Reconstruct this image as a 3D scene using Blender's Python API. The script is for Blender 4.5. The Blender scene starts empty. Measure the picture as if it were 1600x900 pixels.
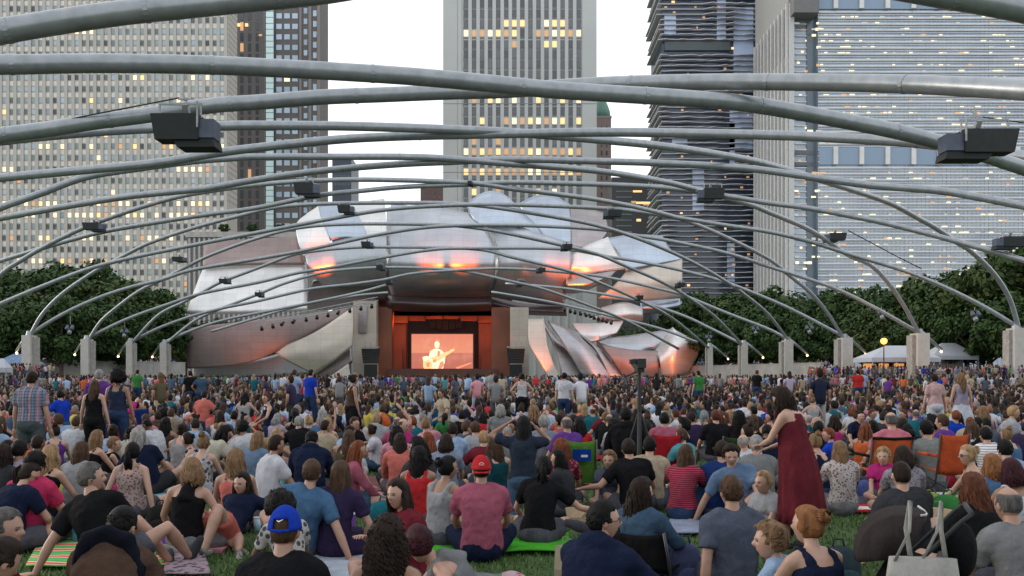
import bpy, math, random
import numpy as np
from mathutils import Vector, Matrix, noise
R = math.radians
rnd = random.Random(7)
scene = bpy.context.scene
COL = scene.collection
# ------------------------------------------------------------ camera, sky, light
F = 1385.0; CX = 800.0; HY = 588.0; CAMZ = 1.6
cam_d = bpy.data.cameras.new('camera')
cam = bpy.data.objects.new('camera', cam_d); COL.objects.link(cam)
cam.location = (0, 0, CAMZ); cam.rotation_euler = (R(90), 0, 0)
cam_d.sensor_width = 36; cam_d.lens = 36 * F / 1600
cam_d.shift_y = (HY - 450) / 1600
cam_d.clip_start = 0.1; cam_d.clip_end = 4000
scene.camera = cam
SUN_EL, SUN_ROT = R(14), R(-75)          # low in the west (picture left), veiled by thin cloud
world = bpy.data.worlds.new('World'); scene.world = world
world.use_nodes = True
nt = world.node_tree; nt.nodes.clear()
sky = nt.nodes.new('ShaderNodeTexSky'); sky.sky_type = 'NISHITA'; sky.sun_disc = False
sky.sun_elevation = SUN_EL; sky.sun_rotation = SUN_ROT
sky.air_density = 1.0; sky.dust_density = 2.5; sky.ozone_density = 1.2
hsv = nt.nodes.new('ShaderNodeHueSaturation'); hsv.inputs['Saturation'].default_value = 0.42
nt.links.new(sky.outputs[0], hsv.inputs['Color'])
mx = nt.nodes.new('ShaderNodeMixRGB'); mx.inputs[0].default_value = 0.6
mx.inputs[2].default_value = (9.6, 9.9, 10.4, 1)      # thin bright overcast
nt.links.new(hsv.outputs[0], mx.inputs[1])
bg = nt.nodes.new('ShaderNodeBackground'); bg.inputs[1].default_value = 0.15
nt.links.new(mx.outputs[0], bg.inputs[0])
wo = nt.nodes.new('ShaderNodeOutputWorld'); nt.links.new(bg.outputs[0], wo.inputs[0])
sd = bpy.data.lights.new('sun', 'SUN'); sd.energy = 0.5; sd.angle = R(18); sd.color = (1, .86, .7)
sun = bpy.data.objects.new('sun', sd); COL.objects.link(sun)
sun.rotation_euler = (R(90) - SUN_EL, 0, R(75) + R(0))
# light travels along -Z of the lamp: aim it from the west
sv = Vector((math.sin(SUN_ROT) * math.cos(SUN_EL), math.cos(SUN_ROT) * math.cos(SUN_EL), math.sin(SUN_EL)))
sun.rotation_euler = sv.to_track_quat('Z', 'Y').to_euler()
scene.view_settings.view_transform = 'Standard'; scene.view_settings.look = 'None'
scene.view_settings.gamma = 1; scene.view_settings.use_curve_mapping = False
scene.view_settings.exposure = 0.42
scene.render.engine = 'CYCLES'
scene.cycles.use_denoising = True
scene.cycles.max_bounces = 6

def W(px, py, d):
    return Vector(((px - CX) / F * d, d, CAMZ + (HY - py) / F * d))
# ------------------------------------------------------------ materials
MATS = {}
def srgb(r, g, b):
    return tuple(((c / 255) / 12.92 if c / 255 <= .04045 else ((c / 255 + .055) / 1.055) ** 2.4) for c in (r, g, b))
class NT:
    def __init__(s, name):
        s.m = bpy.data.materials.new(name); s.m.use_nodes = True
        s.t = s.m.node_tree; s.p = s.t.nodes['Principled BSDF']
    def n(s, typ, **kw):
        x = s.t.nodes.new(typ)
        for k, v in kw.items():
            if k in x.inputs.keys() if isinstance(k, str) else False: x.inputs[k].default_value = v
            else: setattr(x, k, v)
        return x
    def l(s, a, b): s.t.links.new(a, b)
    def coord(s, kind='Object'):
        return s.n('ShaderNodeTexCoord').outputs[kind]
    def noise(s, scale, detail=4, vec=None, rough=.55):
        x = s.n('ShaderNodeTexNoise'); x.inputs['Scale'].default_value = scale
        x.inputs['Detail'].default_value = detail; x.inputs['Roughness'].default_value = rough
        s.l(vec if vec is not None else s.coord(), x.inputs['Vector']); return x
    def map(s, scale, vec=None, rot=(0, 0, 0)):
        x = s.n('ShaderNodeMapping'); x.inputs['Scale'].default_value = scale; x.inputs['Rotation'].default_value = rot
        s.l(vec if vec is not None else s.coord(), x.inputs['Vector']); return x.outputs[0]
    def ramp(s, fac, stops):
        x = s.n('ShaderNodeValToRGB'); e = x.color_ramp.elements
        while len(e) < len(stops): e.new(.5)
        for i, (p, c) in enumerate(stops):
            e[i].position = p; e[i].color = (*c[:3], 1)
        s.l(fac, x.inputs[0]); return x.outputs[0]
    def mix(s, fac, a, b, mode='MIX'):
        x = s.n('ShaderNodeMixRGB'); x.blend_type = mode
        for i, v in ((0, fac), (1, a), (2, b)):
            if hasattr(v, 'is_linked') or hasattr(v, 'links'): s.l(v, x.inputs[i])
            elif i == 0: x.inputs[0].default_value = v
            else: x.inputs[i].default_value = (*v[:3], 1)
        return x.outputs[0]
    def base(s, v):
        if isinstance(v, tuple): s.p.inputs['Base Color'].default_value = (*v[:3], 1)
        else: s.l(v, s.p.inputs['Base Color'])
    def set(s, **kw):
        for k, v in kw.items(): s.p.inputs[k.replace('_', ' ')].default_value = v
    def bump(s, h, strength=.3, dist=.02):
        x = s.n('ShaderNodeBump'); x.inputs['Strength'].default_value = strength; x.inputs['Distance'].default_value = dist
        s.l(h, x.inputs['Height']); s.l(x.outputs[0], s.p.inputs['Normal'])
def vmul(c, k): return tuple(min(1, x * k) for x in c[:3])

def mat_simple(name, col, rough=.7, metal=0, var=.25, scale=3., bump=0.1, bs=20, bd=.02):
    if name in MATS: return MATS[name]
    b = NT(name); nz = b.noise(scale, 5)
    b.base(b.ramp(nz.outputs[0], [(.3, vmul(col, 1 - var)), (.7, vmul(col, 1 + var))]))
    b.set(Roughness=rough, Metallic=metal)
    if bump: b.bump(b.noise(bs, 5).outputs[0], bump, bd)
    MATS[name] = b.m; return b.m

def mat_emit(name, col, strength):
    if name in MATS: return MATS[name]
    b = NT(name); b.base(vmul(col, .6)); b.set(Roughness=.4)
    b.p.inputs['Emission Color'].default_value = (*col, 1); b.p.inputs['Emission Strength'].default_value = strength
    MATS[name] = b.m; return b.m

def mat_cloth(col, pattern='plain'):
    key = 'cloth_%s_%d_%d_%d' % ((pattern,) + tuple(int(c * 999) for c in col))
    if key in MATS: return MATS[key]
    b = NT(key); co = b.coord(); col = vmul(col, .70)
    c2 = vmul(col, .78); c3 = vmul(col, 1.12)
    base = b.ramp(b.noise(7, 4, co).outputs[0], [(.3, c2), (.7, c3)])
    def wave(scale, direction):
        w = b.n('ShaderNodeTexWave'); w.bands_direction = direction; w.inputs['Scale'].default_value = scale
        w.inputs['Distortion'].default_value = .4; b.l(co, w.inputs['Vector']); return w.outputs[0]
    if pattern == 'stripes':
        base = b.mix(b.ramp(wave(9, 'Z'), [(.5, (0, 0, 0)), (.6, (1, 1, 1))]), base, (.62, .60, .60))
    elif pattern == 'thin_stripes':
        base = b.mix(b.ramp(wave(14, 'Z'), [(.62, (0, 0, 0)), (.72, (1, 1, 1))]), base, vmul(col, 2.4))
    elif pattern == 'plaid':
        a = b.ramp(wave(7, 'X'), [(.55, (0, 0, 0)), (.75, (1, 1, 1))]); c = b.ramp(wave(7, 'Z'), [(.55, (0, 0, 0)), (.75, (1, 1, 1))])
        base = b.mix(b.mix(.5, a, c), base, vmul(col, .35))
        base = b.mix(b.ramp(wave(3.1, 'X'), [(.8, (0, 0, 0)), (.9, (.5, .5, .5))]), base, (.5, .2, .2))
    elif pattern in ('dots', 'floral', 'print'):
        v = b.n('ShaderNodeTexVoronoi'); v.inputs['Scale'].default_value = {'dots': 34, 'floral': 22, 'print': 15}[pattern]
        b.l(co, v.inputs['Vector'])
        dk = {'dots': (.12, .05, .05), 'floral': (.40, .06, .09), 'print': (.05, .05, .06)}[pattern]
        base = b.mix(b.ramp(v.outputs['Distance'], [(.3, (1, 1, 1)), (.42, (0, 0, 0))]), base, dk)
    b.base(base); b.set(Roughness=.92)
    b.p.inputs['Specular IOR Level'].default_value = .06
    f1 = b.noise(11, 3, b.map((1, 1, .45), co)).outputs[0]; f2 = b.noise(160, 2, co).outputs[0]
    b.bump(b.mix(.12, f1, f2), .9, .05)
    MATS[key] = b.m; return b.m

def mat_skin(i):
    tones = [(.36, .205, .145), (.31, .175, .12), (.38, .225, .16), (.24, .125, .075), (.12, .058, .036), (.075, .038, .024), (.33, .175, .13)]
    key = 'skin_%d' % i
    if key in MATS: return MATS[key]
    b = NT(key); c = vmul(tones[i], .9)
    base = b.ramp(b.noise(9, 4).outputs[0], [(.3, vmul(c, .86)), (.7, vmul(c, 1.08))])
    at = b.n('ShaderNodeAttribute'); at.attribute_name = 'feat'
    sp = b.n('ShaderNodeSeparateColor'); b.l(at.outputs['Color'], sp.inputs[0])
    base = b.mix(sp.outputs[0], base, (c[0] * .75, c[1] * .38, c[2] * .40))
    base = b.mix(sp.outputs[2], base, (.62, .6, .58))
    base = b.mix(sp.outputs[1], base, (.025, .017, .014))
    b.base(base); b.set(Roughness=.52)
    b.p.inputs['Subsurface Weight'].default_value = .0
    b.bump(b.noise(90, 3).outputs[0], .12, .004)
    MATS[key] = b.m; return b.m

HAIRC = {'black': (.006, .0055, .0055), 'dark brown': (.018, .011, .008), 'brown': (.055, .031, .018), 'light brown': (.16, .095, .050),
         'blond': (.27, .175, .09), 'red': (.14, .042, .018), 'auburn': (.085, .030, .016), 'grey': (.22, .21, .20), 'dark grey': (.085, .08, .076),
         'strawberry blond': (.19, .080, .032), 'burgundy': (.035, .010, .014)}
def mat_hair(name):
    key = 'hair_' + name
    if key in MATS: return MATS[key]
    b = NT(key); c = HAIRC[name]
    nz = b.noise(26, 4, b.map((1, 1, .25)))
    b.base(b.ramp(nz.outputs[0], [(.3, vmul(c, .45)), (.72, vmul(c, 1.3))]))
    b.set(Roughness=.55); b.p.inputs['Specular IOR Level'].default_value = .10
    b.bump(b.noise(120, 3, b.map((1, 1, .2))).outputs[0], .7, .01)
    MATS[key] = b.m; return b.m

# ------------------------------------------------------------ mesh helpers
class Geo:
    def __init__(s): s.v = []; s.f = []; s.m = []; s.a = None
    def add(s, vs, fs, mi=0):
        o = len(s.v); s.v += [tuple(v) for v in vs]
        s.f += [tuple(i + o for i in f) for f in fs]; s.m += [mi] * len(fs)
    def box(s, c, h, mi=0, rz=0, rot=None, taper=1.0):
        c = Vector(c); M = rot if rot is not None else Matrix.Rotation(rz, 3, 'Z')
        vs = []
        for z in (-1, 1):
            k = taper if z > 0 else 1
            for x, y in ((-1, -1), (1, -1), (1, 1), (-1, 1)):
                vs.append(c + M @ Vector((x * h[0] * k, y * h[1] * k, z * h[2])))
        s.add(vs, [(3, 2, 1, 0), (4, 5, 6, 7), (0, 1, 5, 4), (1, 2, 6, 5), (2, 3, 7, 6), (3, 0, 4, 7)], mi)
    def bar(s, a, b, w, t=None, mi=0):
        a = Vector(a); b = Vector(b); d = b - a
        if d.length < 1e-6: return
        q = d.to_track_quat('Z', 'Y').to_matrix()
        s.box((a + b) / 2, (w / 2, (t or w) / 2, d.length / 2), mi, rot=q)
    def loft(s, rings, n=12, mi=0, cap=True):
        vs = []; fs = []
        for c, u, w in rings:
            for i in range(n):
                t = 2 * math.pi * i / n; vs.append(c + u * math.cos(t) + w * math.sin(t))
        for k in range(len(rings) - 1):
            for i in range(n):
                j = (i + 1) % n; a = k * n
                fs.append((a + i, a + j, a + n + j, a + n + i))
        if cap:
            fs.append(tuple(reversed(range(n)))); L = (len(rings) - 1) * n
            fs.append(tuple(range(L, L + n)))
        s.add(vs, fs, mi)
    def tube(s, pts, rads, n=8, mi=0, cap=True, round_=False, flat=1.0):
        pts = [Vector(p) for p in pts]
        if not hasattr(rads, '__len__'): rads = [rads] * len(pts)
        rads = list(rads)
        if round_:
            d0 = (pts[0] - pts[1]).normalized(); d1 = (pts[-1] - pts[-2]).normalized()
            pts = [pts[0] + d0 * rads[0] * .85, pts[0] + d0 * rads[0] * .55] + pts + [pts[-1] + d1 * rads[-1] * .55, pts[-1] + d1 * rads[-1] * .85]
            rads = [rads[0] * .35, rads[0] * .8] + rads + [rads[-1] * .8, rads[-1] * .35]
        u = None; rings = []
        for i, p in enumerate(pts):
            a = pts[max(0, i - 1)]; b = pts[min(len(pts) - 1, i + 1)]
            d = (b - a)
            d = d.normalized() if d.length > 1e-9 else Vector((0, 0, 1))
            if u is None:
                u = d.orthogonal().normalized()
            else:
                u = u - d * u.dot(d)
                u = u.normalized() if u.length > 1e-6 else d.orthogonal().normalized()
            w = d.cross(u)
            rings.append((p, u * rads[i], w * rads[i] * flat))
        s.loft(rings, n, mi, cap)
    def ell(s, c, ax, ay, az, nu=16, nv=10, mi=0, fn=None):
        c = Vector(c); vs = []; fs = []
        vs.append(c - Vector(az))
        for j in range(1, nv):
            ph = -math.pi / 2 + math.pi * j / nv
            for i in range(nu):
                t = 2 * math.pi * i / nu
                d = (math.cos(ph) * math.cos(t), math.cos(ph) * math.sin(t), math.sin(ph))
                k = fn(d) if fn else 1
                vs.append(c + (Vector(ax) * d[0] + Vector(ay) * d[1] + Vector(az) * d[2]) * k)
        vs.append(c + Vector(az))
        for i in range(nu): fs.append((0, 1 + (i + 1) % nu, 1 + i))
        for j in range(nv - 2):
            for i in range(nu):
                a = 1 + j * nu; fs.append((a + i, a + (i + 1) % nu, a + nu + (i + 1) % nu, a + nu + i))
        a = 1 + (nv - 2) * nu; T = len(vs) - 1
        for i in range(nu): fs.append((a + i, a + (i + 1) % nu, T))
        s.add(vs, fs, mi)
    def sph(s, c, r, nu=12, nv=8, mi=0): s.ell(c, (r, 0, 0), (0, r, 0), (0, 0, r), nu, nv, mi)
    def mesh(s, name, smooth=False):
        me = bpy.data.meshes.new(name); me.from_pydata(s.v, [], s.f)
        if any(s.m): me.polygons.foreach_set('material_index', s.m)
        if smooth: me.polygons.foreach_set('use_smooth', [True] * len(s.f))
        me.update(); return me
def link(name, me, mats=(), parent=None, loc=None, rz=None, obj_slots=False):
    o = bpy.data.objects.new(name, me); COL.objects.link(o)
    if not isinstance(mats, (list, tuple)): mats = [mats]
    if me is not None:
        while len(me.materials) < len(mats): me.materials.append(mats[len(me.materials)])
        if obj_slots:
            for i, m in enumerate(mats):
                o.material_slots[i].link = 'OBJECT'; o.material_slots[i].material = m
    if parent is not None: o.parent = parent
    if loc is not None: o.location = loc
    if rz is not None: o.rotation_euler = (0, 0, rz)
    return o
def part(name, g, mats, parent, smooth=False, **kw): return link(name, g.mesh(name, smooth), mats, parent, **kw)
LABELS = set()
def tag(o, label, cat, group=None, kind=None):
    o['label'] = label
    if cat: o['category'] = cat
    if group: o['group'] = group
    if kind: o['kind'] = kind
    return o
def empty(name, loc, rz, label, cat, group=None):
    o = bpy.data.objects.new(name, None); COL.objects.link(o); o.empty_display_size = .2
    o.location = loc; o.rotation_euler = (0, 0, rz); return tag(o, label, cat, group)
def struct(name, g, mats, smooth=False):
    o = link(name, g.mesh(name, smooth), mats); o['kind'] = 'structure'; return o
def evaluated(me, mods):
    o = bpy.data.objects.new('t', me); COL.objects.link(o)
    for typ, kw in mods:
        m = o.modifiers.new('m', typ)
        for k, v in kw.items(): setattr(m, k, v)
    dg = bpy.context.evaluated_depsgraph_get(); dg.update()
    r = bpy.data.meshes.new_from_object(o.evaluated_get(dg), depsgraph=dg)
    bpy.data.objects.remove(o); bpy.data.meshes.remove(me); return r
def fuse(g, voxel, it=3, fac=.5):
    """the separate limbs melted into one continuous surface"""
    r = evaluated(g.mesh('fuse'), [('REMESH', dict(mode='VOXEL', voxel_size=voxel, adaptivity=0)), ('SMOOTH', dict(factor=fac, iterations=it))])
    r.polygons.foreach_set('use_smooth', [True] * len(r.polygons)); return r
def crom(pts, k=6):
    """Catmull-Rom through tuples"""
    P = [np.array(p, float) for p in pts]; P = [2 * P[0] - P[1]] + P + [2 * P[-1] - P[-2]]; out = []
    for i in range(1, len(P) - 2):
        for j in range(k):
            t = j / k
            out.append(.5 * ((2 * P[i]) + (-P[i - 1] + P[i + 1]) * t + (2 * P[i - 1] - 5 * P[i] + 4 * P[i + 1] - P[i + 2]) * t * t + (-P[i - 1] + 3 * P[i] - 3 * P[i + 1] + P[i + 2]) * t ** 3))
    out.append(P[-2]); return out
# ============================================================ GROUND AND WALLS
b = NT('grass'); co = b.coord()
g1 = b.ramp(b.noise(1.2, 6, co).outputs[0], [(.3, (.026, .066, .010)), (.7, (.055, .125, .018))])
g2 = b.ramp(b.noise(60, 5, co).outputs[0], [(.3, (.4, .4, .4)), (.75, (1.25, 1.2, 1.1))])
b.base(b.mix(1, g1, g2, 'MULTIPLY')); b.set(Roughness=.9); b.bump(b.noise(90, 4, co).outputs[0], .8, .03); M_GRASS = b.m
g = Geo(); g.add([(-900, -60, 0), (900, -60, 0), (900, 1500, 0), (-900, 1500, 0)], [(0, 1, 2, 3)])
struct('lawn', g, M_GRASS)
M_CONC = mat_simple('concrete', (.34, .33, .31), .85, var=.18, scale=.6, bump=.2)
M_PAVE = mat_simple('paving', (.24, .23, .22), .9, var=.15, scale=.3)
g = Geo(); g.add([(-300, 168, .006), (300, 168, .006), (300, 260, .006), (-300, 260, .006)], [(0, 1, 2, 3)]); struct('plaza', g, M_PAVE)
def wall_between(name, a, b_, h, t, label):
    g = Geo(); a = Vector(a); b_ = Vector(b_); d = b_ - a; n = max(1, int(d.length / 6)); root = None
    ang = math.atan2(d.y, d.x); L = d.length / n
    g.box((0, 0, 0), (.5, .5, .5)); g = Geo()
    for i in range(n):
        c = a + d * ((i + .5) / n); g.box((c.x, c.y, h / 2), (L / 2 - .015, t / 2, h / 2), rz=ang)
    o = link(name, g.mesh(name), M_CONC); tag(o, label, 'wall')
    g = Geo(); c = a + d * .5; g.box((c.x, c.y, h + .06), (d.length / 2 + .05, t / 2 + .06, .06), rz=ang)
    part('coping', g, M_CONC, o); return o
pL0, pL1 = W(60, 588, 128), W(288, 588, 152)
wall_between('retaining_wall', (pL0.x, pL0.y, 0), (pL1.x, pL1.y, 0), 3.9, .5, 'long pale concrete wall below the four posts left of the bandshell')
pR0, pR1 = W(1068, 588, 165), W(1285, 588, 122)
wall_between('retaining_wall', (pR0.x, pR0.y, 0), (pR1.x, pR1.y, 0), 3.4, .5, 'long pale concrete wall below the posts right of the bandshell')

# ============================================================ TOWERS
def facade_glass(name, col, rough=.12, metal=.0, spec=.5, var=.2):
    if name in MATS: return MATS[name]
    b = NT(name); oi = b.n('ShaderNodeNewGeometry')
    base = b.ramp(oi.outputs['Random Per Island'], [(0, vmul(col, 1 - var)), (1, vmul(col, 1 + var))])
    b.base(base); b.set(Roughness=rough, Metallic=metal); b.p.inputs['Specular IOR Level'].default_value = spec
    b.bump(b.noise(.35, 2).outputs[0], .08, .3)
    MATS[name] = b.m; return b.m
M_BEIGE = mat_simple('limestone', (.42, .39, .345), .85, var=.06, scale=.05, bump=.1)
M_BEIGE2 = mat_simple('limestone_spandrel', (.66, .65, .60), .6, var=.1, scale=.2)
M_GREYST = mat_simple('grey_granite', (.47, .48, .46), .7, var=.06, scale=.04)
M_BROWNST = mat_simple('brown_granite', (.125, .112, .108), .7, var=.1, scale=.05)
M_BROWNLT = mat_simple('taupe_stone', (.22, .20, .19), .7, var=.08, scale=.05)
M_WDARK = facade_glass('window_dark', (.055, .07, .08), .1)
M_WBLUE = facade_glass('window_blue', (.32, .43, .50), .1, var=.35)
M_WTEAL = facade_glass('window_teal', (.20, .27, .27), .2, var=.6)
M_WSKY = facade_glass('window_sky', (.42, .54, .66), .15, var=.2)
M_WGREY = facade_glass('window_grey', (.13, .135, .145), .15, var=.35)
M_LIT = mat_emit('window_lit', (1.0, .62, .26), .85)
M_LIT2 = mat_emit('window_lit_pale', (1.0, .80, .50), .85)
M_LIT3 = mat_emit('window_lit_dim', (.9, .50, .24), .33)
def tower(name, label, x0, x1, ytop, d, depth, wallmat, wins, extra=None, ybase=None, z0=0.):
    """x0,x1,ytop photo pixels; wins = [(cx, cy, w, h, mat index)]; windows sit 3 cm proud of the wall plane between the piers"""
    A = W(x0, ytop, d); B = W(x1, ytop, d)
    root = empty(name, ((A.x + B.x) / 2, d, 0), 0, label, 'tower'); ox = (A.x + B.x) / 2
    g = Geo(); g.box((0, depth / 2, A.z / 2), ((B.x - A.x) / 2, depth / 2, A.z / 2)); part('wall', g, wallmat, root)
    s = d / F
    mats = [M_WGREY if 'striped' in label else M_WDARK, M_LIT, M_LIT2, M_LIT3, M_WBLUE, M_WTEAL, M_BEIGE2, M_WSKY]
    wins = sorted(wins, key=lambda w: (w[4] not in (1, 2, 3), rnd.random()))
    rest = Geo()
    for i, (cx, cy, w, h, mi) in enumerate(wins):
        p = W(cx, cy, d); c = (p.x - ox, -.05, p.z)
        if i < 100:
            gg = Geo(); gg.box((0, 0, 0), (w * s / 2, .08, h * s / 2)); part('window', gg, mats[mi], root, loc=c)
        else: rest.box(c, (w * s / 2, .08, h * s / 2), mi)
    if rest.f:
        o = part('window', rest, mats, root); o['kind'] = 'stuff'
    return root, ox, s
# --- pale slab with stone fins, left
wins = []; rr = random.Random(3)
litrows = {}
for r in range(0, 30):
    cy = -4 + r * 17.9
    pr = rr.choice([.02, .10, .35, .7, .02, .02])
    for c in range(-11, 31):
        cx = 7.5 + c * 11.33
        run = noise.noise(Vector((c * .22, r * 3.1, 0))) * 1.3 + .28
        if rr.random() < pr and run > 0 or rr.random() < .008: mi = rr.choice([1, 2, 2, 3, 2])
        elif rr.random() < .55: mi = 5
        else: mi = 0 if r > 17 or rr.random() < .3 else 4
        wins.append((cx, cy, 6.2, 7.2, mi))
root, ox, s = tower('office_tower', 'wide pale slab tower with thin stone fins and small lit windows, far left', -125, 357, -160, 330, 10.5, M_BEIGE, wins)
g = Geo()
for c in range(-12, 32):
    p = W(1.8 + c * 11.33, 0, 330); g.box((p.x - ox, -.25, 75), (2.5 * s, .35, 74.9))
part('fins', g, M_BEIGE, root)
g = Geo()
for r in range(-8, 30):
    for c in range(-11, 31):
        p = W(7.5 + c * 11.33, -4 + r * 17.9 + 9.2, 330); g.box((p.x - ox, -.03, p.z), (3.2 * s, .06, 3.6 * s))
part('spandrel_panels', g, M_BEIGE2, root)
g = Geo()
for r in range(-9, 36):
    p = W(352.5, r * 8.95, 330); g.box((p.x - ox, -.05, p.z), (4 * s, .05, .6 * s)); g.box((W(357, 0, 330).x - ox, 5.2, p.z), (.05, 5.0, .6 * s))
part('blank_wall_joints', g, M_BROWNLT, root)
# --- brown tower behind
wins = []
for r in range(-10, 32):
    cy = 25 + r * 16.4
    for cx in (436, 448.5, 461): wins.append((cx, cy, 8.6, 8, 7 if rr.random() < .93 else 2))
    wins.append((477.5, cy - 8, 5.6, 8.4, 7)); wins.append((492, cy - 4, 5.6, 9, 7))
    for cx in (378, 390, 402): wins.append((cx, cy, 5, 13, 3 if rr.random() < .04 else 0))
wins += [(374, 39, 6, 5, 1), (386, 39, 6, 5, 1), (406, 55, 7, 3, 3)]
root, ox, s = tower('office_tower', 'brown granite tower with bluish windows and a pale glass stripe, right of the pale slab', 358, 500, -200, 400, 17.8, M_BROWNST, wins)
g = Geo(); p = W(422, 0, 400); g.box((p.x - ox, -.3, 110), (6 * s, .35, 109)); 
part('glass_strip', g, facade_glass('strip_glass', (.66, .84, .88), .15), root)
g = Geo()
for px in (413, 429.5): p = W(px, 0, 400); g.box((p.x - ox, -.33, 110), (.7 * s, .5, 109.2))
for r in range(-20, 60): p = W(422, r * 9.3, 400); g.box((p.x - ox, -.68, p.z), (6 * s, .05, .35 * s))
part('mullions', g, M_WDARK, root)
g = Geo()
for px, w in ((498, 2), (484.8, 2.2), (470, 1.6), (413, 1.6)): p = W(px, 0, 400); g.box((p.x - ox, -.3, 110), (w * s, .5, 109.4))
part('pier', g, M_BROWNLT, root)
# --- white marble tower in the middle
cols = [728.3 + 12.55 * i for i in range(15)]
def ci(x): return min(range(15), key=lambda i: abs(cols[i] - x))
lit = {}
for y, L in {36.5: ((792, 1), (804, 1), (817, 1), (854, 2), (866, 1), (879, 1)),
             52: ((728, 2), (741, 3), (754, 3), (766, 2), (779, 1), (791, 3), (804, 1), (842, 3), (854, 3), (866, 2), (879, 1), (892, 3), (904, 2)),
             69: ((854, 1), (866, 1), (804, 3)), 156: ((741, 3), (766, 1), (779, 2), (804, 2), (841, 1), (878, 1), (904, 2)),
             189: ((754, 1), (791, 3), (804, 2), (817, 3), (829, 1), (841, 2), (854, 3), (866, 2), (879, 1), (904, 1)),
             221: ((741, 3), (779, 3)), 237: tuple((c, [2, 3, 1, 3, 1, 3, 3, 3, 1, 2, 3, 3, 3, 1, 3][i]) for i, c in enumerate(cols)),
             268.5: tuple((c, [1, 3, 1, 3, 1, 3, 3, 3, 2, 2, 3, 3, 1, 1, 3][i]) for i, c in enumerate(cols)),
             300: ((741, 1), (779, 3), (841, 1), (866, 2))}.items():
    for c, m in L: lit[(round(y), ci(c))] = m
wins = []
rowy = [36.5 - 15.75 * k for k in range(1, 9)] + [36.5, 52, 69, 84.5, 100, 116, 131, 142, 156, 173, 189, 205, 221, 237, 253, 268.5, 284, 300, 316, 332]
for y in rowy:
    for i, c in enumerate(cols):
        m = lit.get((round(y), i)); wins.append((c, y, 7.0, 9.5 if m else 12, m if m else 0))
root, ox, s = tower('skyscraper', 'white-grey striped skyscraper with tall dark window bands behind the metal bandshell', 692.5, 932, -220, 480, 55, M_GREYST, wins)
g = Geo()
edges = [693, 721] + [(cols[i] + cols[i + 1]) / 2 for i in range(14)]
for x in edges[2:]: p = W(x, 0, 480); g.box((p.x - ox, -.5, 139), (2.75 * s, .6, 138.8))
for x0, x1 in ((692.5, 723.5), (908.5, 932)):
    a, c = W(x0, 0, 480), W(x1, 0, 480); g.box(((a.x + c.x) / 2 - ox, -.5, 139), ((c.x - a.x) / 2, .6, 138.8))
part('piers', g, M_GREYST, root)
g = Geo()
for y in (163, 270): a = W(812, y, 480); g.box((a.x - ox, -1.12, a.z), (119.6 * s, .04, .5 * s))
for x in (715, 722, 909): a = W(x, 0, 480); g.box((a.x - ox, -1.12, 139), (.3 * s, .03, 138.6))
part('joint_lines', g, mat_simple('joint', (.2, .21, .21), .8), root)
g = Geo()
for y in rowy:
    a = W(816, y + 7.6, 480); g.box((a.x - ox, -.03, a.z), (92 * s, .05, 1.3 * s))
part('spandrels', g, mat_simple('dark_spandrel', (.17, .17, .172), .5), root)
# --- narrow tower with green top
root, ox, s = tower('old_tower', 'slim brown old tower with a green copper top peeking out beside the white skyscraper', 925, 955, 181, 560, 30, mat_simple('terracotta', (.20, .145, .13), .8), [(948, 200 + 13 * i, 2.5, 7, 0) for i in range(9)] + [(940, 200 + 13 * i, 2.5, 7, 0) for i in range(9)])
g = Geo(); p = W(940, 181, 560); zz = p.z
MG = mat_simple('green_copper', (.10, .20, .16), .7)
rings = [(Vector((p.x - ox, 6, zz)), 11.5), (Vector((p.x - ox, 6, zz + 4.5)), 11), (Vector((p.x - ox, 6, zz + 9)), 8), (Vector((p.x - ox, 6, zz + 13)), 3.6), (Vector((p.x - ox, 6, zz + 16)), .3)]
g.loft([(c, Vector((r / 2 * 1.1, 0, 0)), Vector((0, r / 2 * 1.1, 0))) for c, r in rings], 12)
part('dome', g, MG, root, smooth=True)
g = Geo(); g.box((0 , 5, zz - .6), (6.4, 5.2, .6)); part('cornice', g, M_BROWNLT, root)
# --- small far blocks
tower('far_block', 'dark navy block standing between the brown tower and the metal bandshell', 519, 549, 246, 620, 30, mat_simple('navy_wall', (.045, .055, .085), .5), [(524 + 7 * i, 262 + 13 * j, 5, 4, 0) for i in range(4) for j in range(5)])
tower('far_block', 'small brown brick block peeking over the bandshell left of the white skyscraper', 657, 693, 293, 600, 30, mat_simple('brick', (.15, .09, .08), .8), [(663 + 8 * i, 300 + 9 * j, 3, 4, 0) for i in range(4) for j in range(3)])
tower('dark_block', 'dark slab with a few amber windows between the white skyscraper and the balcony tower', 956, 1018, 277, 430, 30, mat_simple('dark_stone', (.06, .06, .062), .6),
      [(996, 299, 14, 3, 1), (1005, 317, 22, 3.5, 1), (1010, 320, 10, 2, 3), (998, 344, 7, 4, 1), (990, 316, 8, 4, 3)] + [(975, 290 + 9 * j, 25, 1.2, 5) for j in range(10)])
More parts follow.
